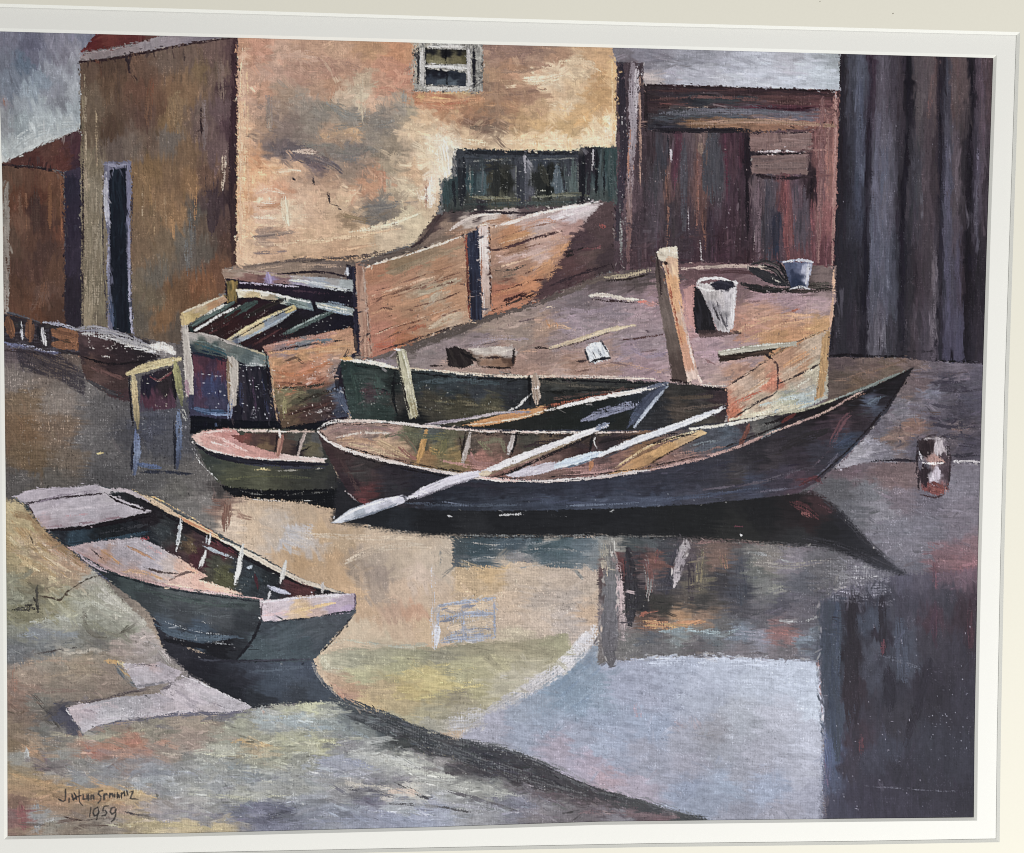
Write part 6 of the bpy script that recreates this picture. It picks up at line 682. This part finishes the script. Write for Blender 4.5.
for q, w, c, d in [('58,702 80,702 105,699 125,693 150,689', 3, '4f4446 6a5c5c', .3), ('80,736 95,729 112,724 150,718', 4, '5f5c6a 777080', .4), ('150,718 185,714 220,714 256,711', 4, '6a6678 5c5a6c', .4), ('255,709 280,706 300,703', 2.4, '5a5458', .4), ('160,690 176,684', 2.4, '6a6068', .4), ('85,737 115,726', 2, '443f40', .5), ('66,708 74,722 83,733', 1.8, 'd0c8cc', .5)]: B('bank', q, w, c, dry=d)
for q, w, c, d in [('84,603 85,620 92,634 108,637 128,632', 5, '625c4e 757060', .45), ('8,505 25,530 58,566', 6, 'b0905c a07c4a', .45), ('12,522 35,548 66,576', 5, 'a8824e b8986a', .45), ('8,545 30,562 60,578', 5, 'a58656', .45), ('22,508 45,538 80,566', 4, '8f6c42', .4), ('40,552 70,572', 4, 'c4a880', .45), ('90,588 110,602 134,616', 6, 'b0ac9c', .45)]: B('bank', q, w, c, dry=d)
# dark hem of the bank
for q, w, c, d in [('330,698 350,706 380,720 410,728', [5, 14, 20, 18], '3c4248 40484c', .42), ('350,712 400,730 450,746 500,758', 19, '35393c 3e4044', .35), ('470,752 510,760 550,778 600,795 650,808 700,820', [14, 18, 18, 12, 10, 6], '33333a 38363a 3a3a3d 3c3f42', .22), ('450,765 500,775 560,792 620,803', 9, '3c383c 443e42', .5), ('410,725 440,737 500,747 560,770', 4, '45484c', .45), ('520,790 580,800 640,808', 8, '54484c', .5), ('580,812 640,814 680,817', 6, '6a5458', .5)]:
    B('bank', q, w, c, dry=d)
for q, w, c, d in [('232,742 245,741 272,746', 5, 'b8945c ab8a58', .3), ('270,747 300,750 325,744', 4, 'b0a878 9a9568', .45), ('285,738 320,740 340,745', 4, 'a8a67c', .5), ('280,712 310,705 335,706', 4, 'b0b088 a0a47c', .4), ('260,722 290,718 320,722', 6, '94a0a4 8a9698', .45), ('265,715 262,708 260,712', 4, 'b09080', .5), ('300,730 340,728 370,738', 5, '7f8c90', .5), ('345,752 380,756 420,768', 7, 'a8aaa2 9a9c94', .45), ('390,762 430,774 470,782', 6, 'a5a89a', .5), ('420,780 470,788 520,796', 8, '96988e 8a8c84', .45), ('310,760 350,762 380,770', 8, '7d8294 868a9a', .45), ('345,788 370,790 400,798', 6, '56545c 4c4a50', .45), ('395,782 430,800', 5, '4a474a', .5), ('385,793 405,790 420,795', 6, 'b09a88', .5), ('365,796 382,796', 6, '5c5c72', .4), ('330,784 370,786 400,788', 3, 'b0a898', .55), ('390,804 430,806 470,812', 3, '4f4d50', .5), ('240,808 275,806 300,812', 9, '585a6c 62647a', .4), ('262,818 290,812', 7, '4a4b58', .5), ('230,804 260,812 235,820', 6, '6a6a80', .5), ('310,822 370,818 430,822', 5, '767c92', .45), ('350,812 400,812 440,816', 2, 'b0b4c0', .6), ('430,800 480,808 540,812', 4, '8f8f98', .5), ('500,795 540,806', 5, '6c6c7a', .5), ('445,790 480,800 520,812', 4, '5c585c', .55),
    ('205,754 240,756 300,752', 3, 'a8a68a', .55), ('210,770 250,772 290,776', 4, '989a8e', .55), ('260,780 300,786 340,788', 3, 'a8a898', .55), ('220,760 235,770', 5, '7a848a', .5), ('180,780 230,784 280,790', 4, '9a9c98', .55), ('205,795 250,798 290,794', 4, 'a09f86', .5),
    ('82,742 95,754 92,758', 4, 'a8604c', .4), ('112,747 128,745 141,743', 5, 'c07858', .35), ('100,750 120,745 140,742', 7, 'b5745c ab6c52', .4), ('55,742 60,755 45,768', 5, '8f8d86', .45), ('20,742 30,750 40,748', 5, 'b08058', .4), ('25,748 28,765', 7, '9a9a94', .45), ('42,758 50,768', 8, '77606a', .5), ('60,735 100,738 150,728 220,722', 3, 'a59a78', .5), ('80,750 120,752 180,748', 3, '8a706a', .5), ('100,765 150,770 200,775', 8, '7d8088 868a90', .45), ('60,762 90,778 120,785', 6, '848688', .45), ('10,774 30,780 60,788', 6, 'a88050 b08c58', .4), ('40,782 80,790 130,792', 5, 'b08a58 a07a4c', .35), ('60,800 90,798 120,802', 6, '9a6c48 a87850', .4), ('130,792 145,794 156,796', 7, 'bc9c68 b59460', .2), ('156,790 158,798', 2, '5a5a50', .4), ('138,790 150,778 165,780', 4, 'a0a6a8', .5), ('20,802 24,830', 8, '84484a 905a50', .3), ('36,802 38,832', 8, '7f8080 8d8c8a', .35), ('44,822 55,819 64,822', 5, 'a8a8a4', .3), ('60,816 80,820 110,818', 2, '3f2c28', .4), ('120,811 140,815 160,816', 2, '4a4244', .35), ('66,824 100,826 140,824', 2.4, '5f4c40', .45), ('120,826 160,824 225,828', 6, 'b09c6a a8966a', .35), ('150,815 190,812 220,816', 5, '857f84', .5), ('105,824 130,826', 3, 'a8a080', .45), ('42,765 46,772', 10, '6f5a60', .55), ('80,781 85,783', 2, '4a4038', .4), ('94,785 95,788', 2, '4f4842', .4)]:
    B('bank', q, w, c, dry=d)
SP('200,730 520,745 560,810 200,822', 5, 'b8bab0', r=(.5, 1.0), al=.6); SP('340,710 660,790 700,815 560,800 400,750', 2, '9a9a98', r=(.5, .9), al=.6); SP('200,740 420,760 440,815 220,820', 4, '55585c', r=(.5, .9), al=.6); SP('170,780 230,780 230,815 180,815', 8, '6a6c6a', r=(.5, .9), al=.5)
SP('395,735 470,755 440,765 390,750', 3, 'b0a070', r=(.5, 1), al=.7)
for q, w in [('37,586 37,600 38,612', 3), ('10,610 22,609 40,609', 3.4), ('26,606 33,605', 3), ('33,597 36,602', 2)]: B('stake', q, w, '33302a 45423a', dry=.2)
B('rope', '40,596 52,598 60,600 70,590 88,579 106,574', 1.7, '3c3228 4a3c30', dry=.2); B(None, '30,535 33,544', 1.6, '4a3c2a', dry=.3)
# grain of the specks over the dark boats and water
SP('20,380 120,380 120,470 20,470', 5, '8f8a84', r=(.4, .8), al=.55); SP('90,400 215,430 215,480 100,480', 3.5, '85827e', r=(.4, .8), al=.55)
# ---------------------------------------------------------------- brush handling over the whole picture
def tone(keys, mul=(1, 1, 1), sat=1.0, con=1.0, mid=.4):
    for k in keys.split():
        m = ID == KEYS[k]; c = RGB[m]; l = (c * np.array([.3, .59, .11], f32)).sum(-1, keepdims=True)
        RGB[m] = np.clip(((l + (c - l) * sat) * np.array(mul, f32) - mid) * con + mid, 0, 1)
tone('pw pwbeam', (.98, .94, .95), .68); tone('quay', (1.06, 1.0, .965), 1.1); tone('pwpanel', (1, .98, 1), .9)
tone('barn', (1.02, .98, 1.0), .75); tone('fence', (1.03, 1, .97)); tone('ledge', (1.02, 1, .95), .8); tone('wsky', (.95, .965, 1.0), 1.2); tone('shed shedroof', (1, .98, .98), .85)
tone('bank slab slab2', (1, 1, 1), .85); tone('gboat dinghy green', (1, 1, 1.01), .75); tone('punt wpunt', (1, 1, 1.02), .85); tone('hside', (1.12, 1.06, .99), .95); tone('house', (1.01, 1.0, .99), .87, 1.02, .6); tone('fence crate', (1.0, 1, 1), .84); tone('bollard', (1.0, .97, .93)); tone('box', (.92, .88, .84)); tone('shed shedroof', (1.02, .99, .96), 1.0); tone('wbarn', (1.0, .99, 1.05)); tone('door jfront', (1, 1, 1), .8)
# ---------------------------------------------------------------- brush handling of boats and bank
D('5,500 60,545 130,610 190,675 250,707 340,703 400,722 10,840', 1.3, 8, aj=24, L=(8, 22), w=(3, 8), cj=.045, dry=.26, off=10, al=.7)
D('5,500 60,545 130,610 190,675 250,707 340,703 400,722 10,840', 1, 4, aj=24, L=(5, 14), w=(1.6, 3.6), cj=.1, dry=.44, off=6, al=.7)
D('10,735 340,705 540,765 700,820 10,840', 1.2, 4, aj=14, L=(10, 26), w=(3, 7), cj=.05, dry=.28, off=10, al=.7)
D('200,720 340,705 540,765 640,815 200,828', 1.6, 4, aj=14, L=(4, 14), w=(1.4, 3), cj=.14, dry=.46, off=6, al=.75)
D('350,705 440,735 560,770 700,818 560,815 420,760', 2, 18, aj=12, L=(5, 14), w=(1.6, 3.4), cj=.16, dry=.42, off=7, al=.8)
D('340,455 520,485 760,445 905,372 820,485 700,503 380,505', 1.4, -6, aj=10, L=(6, 20), w=(1.4, 3), cj=.12, dry=.42, off=5, al=.7)
D('110,572 260,605 350,615 310,660 190,645', 1.4, 8, aj=14, L=(5, 15), w=(1.6, 3.4), cj=.09, dry=.42, off=5, al=.7)
D('270,350 350,335 340,420 280,425', 3, -12, aj=16, L=(4, 10), w=(1.4, 3), cj=.13, dry=.36, off=4, al=.8)
D('345,365 640,385 640,420 350,418', 2, 4, aj=16, L=(4, 12), w=(1.4, 3), cj=.14, dry=.4, off=5, al=.75)
D('192,355 275,360 275,425 192,425', 2.4, 80, aj=16, L=(3, 9), w=(1.4, 3), cj=.14, dry=.38, off=4, al=.75)
for q, w, c, d in [('236,300 262,296', 1.6, '1c1a1e', .35), ('262,299 300,306', 1.6, '1c1a1e', .3), ('232,340 258,325 292,308', 1.4, '16141a', .35), ('252,346 282,328', 2.4, '4a2c2c', .45), ('270,344 300,328', 2, '5a3230', .5), ('205,335 232,322', 2, '4a2a2a', .5), ('222,336 250,322 272,308', 1.6, '5a4a48', .6), ('300,322 330,312', 1.4, '9aa49c', .5), ('196,344 220,352 234,358', 2, '2c4a52', .45), ('200,350 224,356', 2.4, '1d2a38', .4), ('244,362 268,366', 2, 'b0b4b0', .55), ('320,300 350,306', 1.6, '6a7684', .45), ('318,306 352,314', 1.4, 'c8ccc4', .5), ('240,288 300,291 350,297', 2, '3a2a34', .5), ('330,289 350,292', 2, 'c4c8cc', .45), ('240,380 242,410', 4, '2e3046', .5), ('252,375 256,412', 3, '3a2c3c', .5), ('262,380 268,415', 3, '2c2e44', .5), ('198,375 200,400', 4, '4a3040', .5), ('212,372 214,398', 5, '38406a', .5)]: B(None, q, w, c, dry=d)
SP('195,365 275,368 276,420 195,412', 3, 'd4d4da', r=(.5, .9)); SP('188,320 350,300 350,335 230,345', 2.4, 'a8a8a4', r=(.4, .8)); SP('345,380 520,385 520,415 350,418', 1.6, '9a9a92', r=(.4, .8)); SP('275,365 345,350 345,418 280,424', 3, 'd0c0b4', r=(.4, .9))
EB(1900, 15, skip='oar oar2 rgun rrib rrib2 rrib3 rrib4 rthw prib prib2 prib3 prib4 prim drim jb1 jb2 jb3 jpost jpost2 grail gpost gpost2 gbow bucket mouth block pole stick plank trestle wsky wwin wpost wbarn', L=(1.6, 4.5), w=(.9, 2))
for q, w in [('330,697 350,704 385,716 420,730 460,741 505,749 548,765 590,786 640,799 700,817', 9), ('345,712 400,732 450,752 520,775 590,798', 14)]:
    B(None, q, w, '54575a 6a6c6c', dry=.66, al=.5)
# ---------------------------------------------------------------- signature and year
def ink(k, ox, sc, rows, w):
    for r in rows.split('/'):
        p = pts(r); p = np.stack([50 + p[:, 0] / 10.667, 780 + p[:, 1] / 10.667], 1)
        B(k, p, w, '3a3632 423d38', dry=0, rag=.25, al=.93, cv=0, tap=(.8, .7))
ink('sign', 0, 0, '165,100 167,160 163,218/163,215 140,228 90,203/205,195 200,240/232,150 248,210 262,195/258,140 278,175 282,208/252,205 290,180 330,165/310,108 312,180 318,235 348,272/352,155 358,205 388,200/392,158 394,205/408,160 412,214/440,165 436,205/462,165 468,205/560,115 525,122 515,150 545,178 540,212 515,245/577,150 575,210/577,165 600,148 610,160/640,145 636,185/640,155 665,148 672,185/690,150 690,186/720,135 722,192/735,160 740,190/762,132 764,195/764,160 792,124 796,168/820,118 830,165/848,130 885,122 858,196 940,206', 1.75)
ink('date', 0, 0, '436,290 428,345 424,392/510,292 470,310 460,350 475,382 500,375 520,345 512,296/524,335 505,385 495,422/578,280 624,275/576,286 562,326/562,328 590,322 606,348 590,378 552,382/690,290 655,302 642,340 662,366 695,340 702,300/705,310 700,380 680,425 655,445', 1.5)
# ---------------------------------------------------------------- pigment from colours under the lamp
# global canvas texture
for j0 in range(0, H, 200):
    sl = (slice(j0, min(j0 + 200, H)), slice(0, W)); X, Y = np.meshgrid(XS, YS[sl[0]])
    g = GR(X, Y); n = vn(X / 1.0, Y / 1.0, 21)
    t = TH(X, Y) + .35 * n + .5 * vn(X / 2.3, Y / 3.5, 23)
    pa = ss(-.1, .5, vn(X / 17, Y / 12, 25) + .5 * vn(X / 5, Y / 5, 26)); pb = ss(-.1, .5, vn(X / 15, Y / 11, 27) + .5 * vn(X / 5, Y / 5, 28))
    fl = ss(.55, 1.0, .6 * g + .9 * n) * pa - ss(.55, 1.0, .6 * vn(X / .9, Y / 5, 29) + .9 * vn(X / 1.1, Y / 1.1, 22)) * pb
    w_ = WV[sl]
    RGB[sl] = RGB[sl] * (1 + .5 * w_ * t + 1.35 * w_ * fl)[..., None] + (w_ * .22 * np.maximum(fl, 0) * ss(.75, .3, RGB[sl].mean(-1)))[..., None]
def blur(A):
    for ax in (0, 1):
        p = np.roll(A, 1, ax); q = np.roll(A, -1, ax); A = .5 * A + .25 * (p + q)
    return A
RGB += SHARP * (RGB - blur(blur(RGB)))
RGB = np.clip(RGB, 0, 1)
gs = [tuple(float(v) for v in q.split(',')) for q in GAINS.split()]
XC, YC = np.meshgrid(XS[::8], YS[::8]); num = np.zeros(XC.shape); den = np.zeros(XC.shape)
for gx, gy, gv in gs:
    ww = 1 / (((XC - gx) ** 2 + (YC - gy) ** 2 + 900) ** 1.5); num += ww * gv; den += ww
GM = (num / den).repeat(8, 0).repeat(8, 1)[:H, :W].astype(f32)
for _ in range(5): GM = blur(GM)
RGB = RGB * (1 + (GM - 1) * (1 - .5 * np.clip(RGB.max(-1) - .72, 0, .28) / .28))[..., None]
LUM = (RGB * np.array([.3, .59, .11], f32)).sum(-1, keepdims=True)
CH = (CHROMA - .08 * ss(440, 560, YS))[:, None, None].astype(f32)
RGB = LUM + (RGB - LUM) * CH + np.array(SHIFT, f32)
r_, g_, b_ = RGB[..., 0], RGB[..., 1], RGB[..., 2]
g_ -= .55 * np.maximum(0, g_ - np.maximum(r_, b_)); b_ -= .4 * np.maximum(0, b_ - np.maximum(r_, g_) - .06); b_ += .35 * np.maximum(0, np.minimum(r_, g_) - b_ - .17)
RGB = np.clip(RGB, 0, 1)

C = bpy.context.scene.collection
PX = .0005
# camera: solved so that a flat rectangle is seen at the slight slant of the photograph
src = np.array([[0, 0], [1, 0], [1, 1], [0, 1]], float)
dst = np.array([[-2, 31.3], [993, 58.0], [973.2, 817.5], [7.6, 836.0]]) - [512, 426.5]
A = []
for (u, v), (x, y) in zip(src, dst):
    A += [[u, v, 1, 0, 0, 0, -x * u, -x * v, -x], [0, 0, 0, u, v, 1, -y * u, -y * v, -y]]
Hm = np.linalg.svd(np.array(A))[2][-1].reshape(3, 3); Hm /= Hm[2, 2]
h1, h2 = Hm[:, 0], Hm[:, 1]
FOC = math.sqrt(max(1e4, -(h1[0] * h2[0] + h1[1] * h2[1]) / (h1[2] * h2[2])))
K = np.diag([FOC, FOC, 1.0]); Q = np.linalg.inv(K) @ Hm
Wd = .49
lam = Wd / np.linalg.norm(Q[:, 0]); Ht = lam * np.linalg.norm(Q[:, 1]); 
r1 = Q[:, 0] * lam / Wd; r2 = Q[:, 1] * lam / Ht; r2 -= r1 * (r1 @ r2); r2 /= np.linalg.norm(r2); r3 = np.cross(r1, r2)
t3 = Q[:, 2] * lam                                    # cv frame: plane x right, y down, normal r3 away from the viewer
R = np.stack([r1, r2, r3], 1)
Rw = R @ np.diag([1, -1, -1])                          # world: x right, y up the picture, z towards the viewer
org = np.array([Wd / 2, -Ht / 2, 0])
tw = t3 + Rw @ org                                     # world origin at the middle of the picture
print('focal px', FOC, 'picture', Wd, Ht)
Rc = np.diag([1, -1, -1]) @ Rw; tc = np.diag([1, -1, -1]) @ tw
M = np.eye(4); M[:3, :3] = Rc.T; M[:3, 3] = -Rc.T @ tc
cam = bpy.data.cameras.new('camera'); co = bpy.data.objects.new('camera', cam); C.objects.link(co)
co.matrix_world = Matrix(M.tolist()); cam.sensor_fit = 'HORIZONTAL'; cam.sensor_width = 36; cam.lens = 36 * FOC / 1024; cam.clip_start = .01; cam.clip_end = 100
bpy.context.scene.camera = co
eye = M[:3, 3]
def unproj(x, y, z=0.0):
    d = np.stack([(np.asarray(x, float) - 512) / FOC, -(np.asarray(y, float) - 426.5) / FOC, -np.ones(np.shape(x))], -1) @ M[:3, :3].T
    k = (z - eye[2]) / d[..., 2]; return eye + d * k[..., None]

# light falling on the sheet (measured from a plain white sheet in this set-up), bottom-right lamp
def lin(c): return np.where(c <= .04045, c / 12.92, ((c + .055) / 1.055) ** 2.4)
XX, YY = np.meshgrid((XS / 1024).astype(f32), (YS / 853).astype(f32))
ILL = ILLC[0] + ILLC[1] * XX + ILLC[2] * YY + ILLC[3] * XX * YY + ILLC[4] * XX ** 2 + ILLC[5] * YY ** 2
ALB = np.clip(lin(RGB) * GAIN / ILL[..., None] - SPEC0, .002, .95).astype(f32)
if TEST: ALB[:] = TEST

def mat(name, col=None, rough=.6, spec=.15):
    m = bpy.data.materials.new(name); m.use_nodes = True; b = m.node_tree.nodes['Principled BSDF']
    b.inputs['Roughness'].default_value = rough; b.inputs['Specular IOR Level'].default_value = spec
    if col: b.inputs['Base Color'].default_value = (*col, 1)
    return m, m.node_tree, b
mp, nt, bs = mat('printed_paint', None, .55, .12)
at = nt.nodes.new('ShaderNodeAttribute'); at.attribute_name = 'pigment'
nz = nt.nodes.new('ShaderNodeTexNoise'); nz.inputs['Scale'].default_value = 2600; nz.inputs['Detail'].default_value = 3
tcx = nt.nodes.new('ShaderNodeTexCoord'); nt.links.new(tcx.outputs['Object'], nz.inputs['Vector'])
mr = nt.nodes.new('ShaderNodeMapRange'); mr.inputs['To Min'].default_value = .9; mr.inputs['To Max'].default_value = 1.1
nt.links.new(nz.outputs['Fac'], mr.inputs['Value'])
mx = nt.nodes.new('ShaderNodeVectorMath'); mx.operation = 'SCALE'; nt.links.new(at.outputs['Color'], mx.inputs[0]); nt.links.new(mr.outputs['Result'], mx.inputs['Scale']); nt.links.new(mx.outputs['Vector'], bs.inputs['Base Color'])

def boardmat(name, col, fibre=.03):
    m, t, b = mat(name, col, .8, .08)
    n = t.nodes.new('ShaderNodeTexNoise'); n.inputs['Scale'].default_value = 900; n.inputs['Detail'].default_value = 4
    n2 = t.nodes.new('ShaderNodeTexNoise'); n2.inputs['Scale'].default_value = 14; n2.inputs['Detail'].default_value = 3
    tc = t.nodes.new('ShaderNodeTexCoord'); t.links.new(tc.outputs['Object'], n.inputs['Vector']); t.links.new(tc.outputs['Object'], n2.inputs['Vector'])
    ad = t.nodes.new('ShaderNodeMath'); ad.operation = 'MULTIPLY_ADD'; ad.inputs[1].default_value = .5; t.links.new(n2.outputs['Fac'], ad.inputs[0]); t.links.new(n.outputs['Fac'], ad.inputs[2])
    r = t.nodes.new('ShaderNodeMapRange'); r.inputs['From Min'].default_value = .4; r.inputs['From Max'].default_value = 1.1; r.inputs['To Min'].default_value = 1 - fibre; r.inputs['To Max'].default_value = 1 + fibre
    t.links.new(ad.outputs['Value'], r.inputs['Value'])
    v = t.nodes.new('ShaderNodeVectorMath'); v.operation = 'SCALE'; v.inputs[0].default_value = col; t.links.new(r.outputs['Result'], v.inputs['Scale']); t.links.new(v.outputs['Vector'], b.inputs['Base Color'])
    bp = t.nodes.new('ShaderNodeBump'); bp.inputs['Strength'].default_value = .02; bp.inputs['Distance'].default_value = .0002; t.links.new(n.outputs['Fac'], bp.inputs['Height']); t.links.new(bp.outputs['Normal'], b.inputs['Normal'])
    return m

pic = bpy.data.objects.new('matted_picture', None); C.objects.link(pic)
TH_M = .0013
BASE = -.0025
pic.location = (0, -.33, BASE)
pic['category'] = 'picture'; pic['label'] = 'colour print of moored rowing boats by an ochre house in a cream and white mat'
def link(ob, parent, label=None):
    C.objects.link(ob); ob.parent = parent
    if parent is pic: ob.location = -pic.location
    if label: ob['label'] = label
    return ob
# picture surface, one mesh per painted thing
IDX = np.arange(H * W, dtype=np.int32).reshape(H, W)
# each cell belongs to one painted thing; cells over bare ground join their neighbour
CELL = ID[:-1, :-1].copy()
for _ in range(3):                                     # majority clean-up of stray cells
    p = np.pad(CELL, 1, mode='edge'); nb = [p[:-2, 1:-1], p[2:, 1:-1], p[1:-1, :-2], p[1:-1, 2:]]
    same = sum((q == CELL).astype(np.int8) for q in nb)
    CELL = np.where(same <= 1, np.where(nb[0] == nb[1], nb[0], np.where(nb[2] == nb[3], nb[2], nb[0])), CELL)
CELL[CELL == 0] = KEYS['water']
XG, YG = np.meshgrid(XS.astype(float), YS.astype(float))
POS = unproj(XG, YG).reshape(-1, 3)
COL = np.concatenate([ALB.reshape(-1, 3), np.ones((H * W, 1), f32)], 1)
OB = {}
for key, name, par, label in INFO:
    jj, ii = np.nonzero(CELL == KEYS[key])
    if len(jj) == 0: print('EMPTY', key); continue
    q = np.stack([IDX[jj, ii], IDX[jj + 1, ii], IDX[jj + 1, ii + 1], IDX[jj, ii + 1]], 1).ravel()
    u, inv = np.unique(q, return_inverse=True); n = len(jj)
    me = bpy.data.meshes.new(name); me.vertices.add(len(u)); me.vertices.foreach_set('co', POS[u].astype(f32).ravel())
    me.loops.add(4 * n); me.loops.foreach_set('vertex_index', inv.astype(np.int32).ravel())
    me.polygons.add(n); me.polygons.foreach_set('loop_start', np.arange(0, 4 * n, 4, dtype=np.int32))
    me.update(calc_edges=True)
    ca = me.color_attributes.new('pigment', 'FLOAT_COLOR', 'POINT'); ca.data.foreach_set('color', COL[u].ravel())
    me.materials.append(mp)
    OB[key] = link(bpy.data.objects.new(name, me), OB[par] if par else pic, label)

# mats: bevelled window in each, measured round the picture
inner = dict(t=[(-2.0, 31.3), (256, 38.2), (456, 43.8), (656, 48.7), (856, 54.2), (993.2, 58.0)], r=[(987.8, 214), (982.2, 394), (977.8, 564), (974.6, 734), (973.8, 817.4)],
             b=[(856, 818.6), (600, 821.6), (436, 827), (185, 833.2), (7.5, 836)], l=[(7.2, 694), (5.6, 480), (4.6, 394), (2.2, 180)])
outer = dict(t=[(-28, 6.2), (0, 7.0), (256, 14.2), (456, 20.2), (656, 26), (856, 31), (1016.5, 35.2)], r=[(1010.6, 214), (1004.8, 394), (1000.6, 564), (997.4, 734), (996.2, 839)],
             b=[(856, 841.4), (656, 843.6), (436, 847.8), (200, 852.6), (-14, 858)], l=[(-16, 694), (-19, 394), (-23, 180)])
def mitre(P0, d):
    """push a closed ring outward by d in the sheet's plane, with mitred corners"""
    n = len(P0); out = []
    for i in range(n):
        a = P0[i] - P0[i - 1]; b = P0[(i + 1) % n] - P0[i]
        na = np.array([-a[1], a[0]]) / (np.hypot(*a[:2]) + 1e-12); nb = np.array([-b[1], b[0]]) / (np.hypot(*b[:2]) + 1e-12)
        m = na + nb; m = m / (m @ m / 2 + 1e-9); out.append(P0[i][:2] + m * d)
    return np.array(out)
def board(name, win_, z0, ext, m, mc, label):
    ring = np.array(win_['t'] + win_['r'] + win_['b'] + win_['l'])
    low = unproj(ring[:, 0], ring[:, 1], z0 + .00005); n = len(ring)
    up = mitre(low, TH_M * .95)
    zt = z0 + TH_M
    ex = np.array([(-ext[0], ext[1]), (ext[0], ext[1]), (ext[0], -ext[1]), (-ext[0], -ext[1])])
    sides = [len(win_['t']), len(win_['r']), len(win_['b']), len(win_['l'])]
    # outer ring: same count, spread along each outer side
    cnr = [0, sides[0] - 1, sides[0] + sides[1] - 1, sides[0] + sides[1] + sides[2] - 1, n]
    E = []
    for s in range(4):
        a, b = ex[s], ex[(s + 1) % 4]
        for k in range(cnr[s], cnr[s + 1]):
            E.append(a + (b - a) * (k - cnr[s]) / (cnr[s + 1] - cnr[s]))
    V = [(*p, zt) for p in up] + [(*p, zt) for p in E] + [(*p, z0) for p in E]; F = []
    for i in range(n):
        j = (i + 1) % n
        F += [(i, j, n + j, n + i), (n + i, n + j, 2 * n + j, 2 * n + i)]
    me = bpy.data.meshes.new(name); me.from_pydata(V, [], [tuple(reversed(f)) for f in F]); me.materials.append(m)
    o = link(bpy.data.objects.new(name, me), pic, label)
    V = [tuple(p) for p in low] + [(*p, zt) for p in up]
    F = [(i, (i + 1) % n, n + (i + 1) % n, n + i) for i in range(n)]
    me = bpy.data.meshes.new('bevel'); me.from_pydata(V, [], [tuple(reversed(f)) for f in F]); me.materials.append(mc)
    link(bpy.data.objects.new('bevel', me), o, 'white cut edge of the card')
    return o
mc = boardmat('card_core', (.93, .93, .87), .015)
board('inner_mat', inner, 0.0002, (.305, .255), boardmat('white_card', WHITE, .012), mc, 'white inner mat')
board('outer_mat', outer, 0.0004 + TH_M, (.31, .26), boardmat('cream_card', CREAM, .012), mc, 'cream outer mat')
# flecks on the cream card
mf, _, _ = mat('dust_fleck', (.3, .27, .22), .9, .05)
for (x, y, r_) in [(893, 13.5, .9), (820, 1.5, .7)]:
    c = unproj(x, y, .0004 + 2 * TH_M + .00003); n = 7
    V = [tuple(c + np.array([math.cos(a) * r_ * PX * .8, math.sin(a) * r_ * PX * (.6 + .3 * (k % 2)), 0])) for k, a in enumerate(np.arange(n) * 2 * math.pi / n)]
    me = bpy.data.meshes.new('dust_fleck'); me.from_pydata(V, [], [tuple(range(n))]); me.materials.append(mf)
    link(bpy.data.objects.new('dust_fleck', me), bpy.data.objects['outer_mat'])

# lamps: one broad lamp low to the right, soft room light
wd = bpy.data.worlds.new('World'); bpy.context.scene.world = wd; wd.use_nodes = True
bg = wd.node_tree.nodes['Background']; bg.inputs[0].default_value = (1, 1, 1, 1); bg.inputs[1].default_value = AMB
la = bpy.data.lights.new('window_light', 'AREA'); la.shape = 'RECTANGLE'; la.size = .7; la.size_y = .5; la.energy = LAMP
lo = bpy.data.objects.new('window_light', la); C.objects.link(lo); lo.location = LPOS
d = Matrix.Identity(3)
from mathutils import Vector
lo.rotation_euler = (Vector((.02, -.02, 0)) - lo.location).to_track_quat('-Z', 'Y').to_euler()
sc = bpy.context.scene; sc.view_settings.view_transform = 'Standard'; sc.view_settings.look = 'None'; sc.view_settings.exposure = 0
sc.cycles.use_denoising = False; sc.cycles.pixel_filter_type = 'BLACKMAN_HARRIS'; sc.cycles.filter_width = 1.0
print('built in', time.time() - T0)
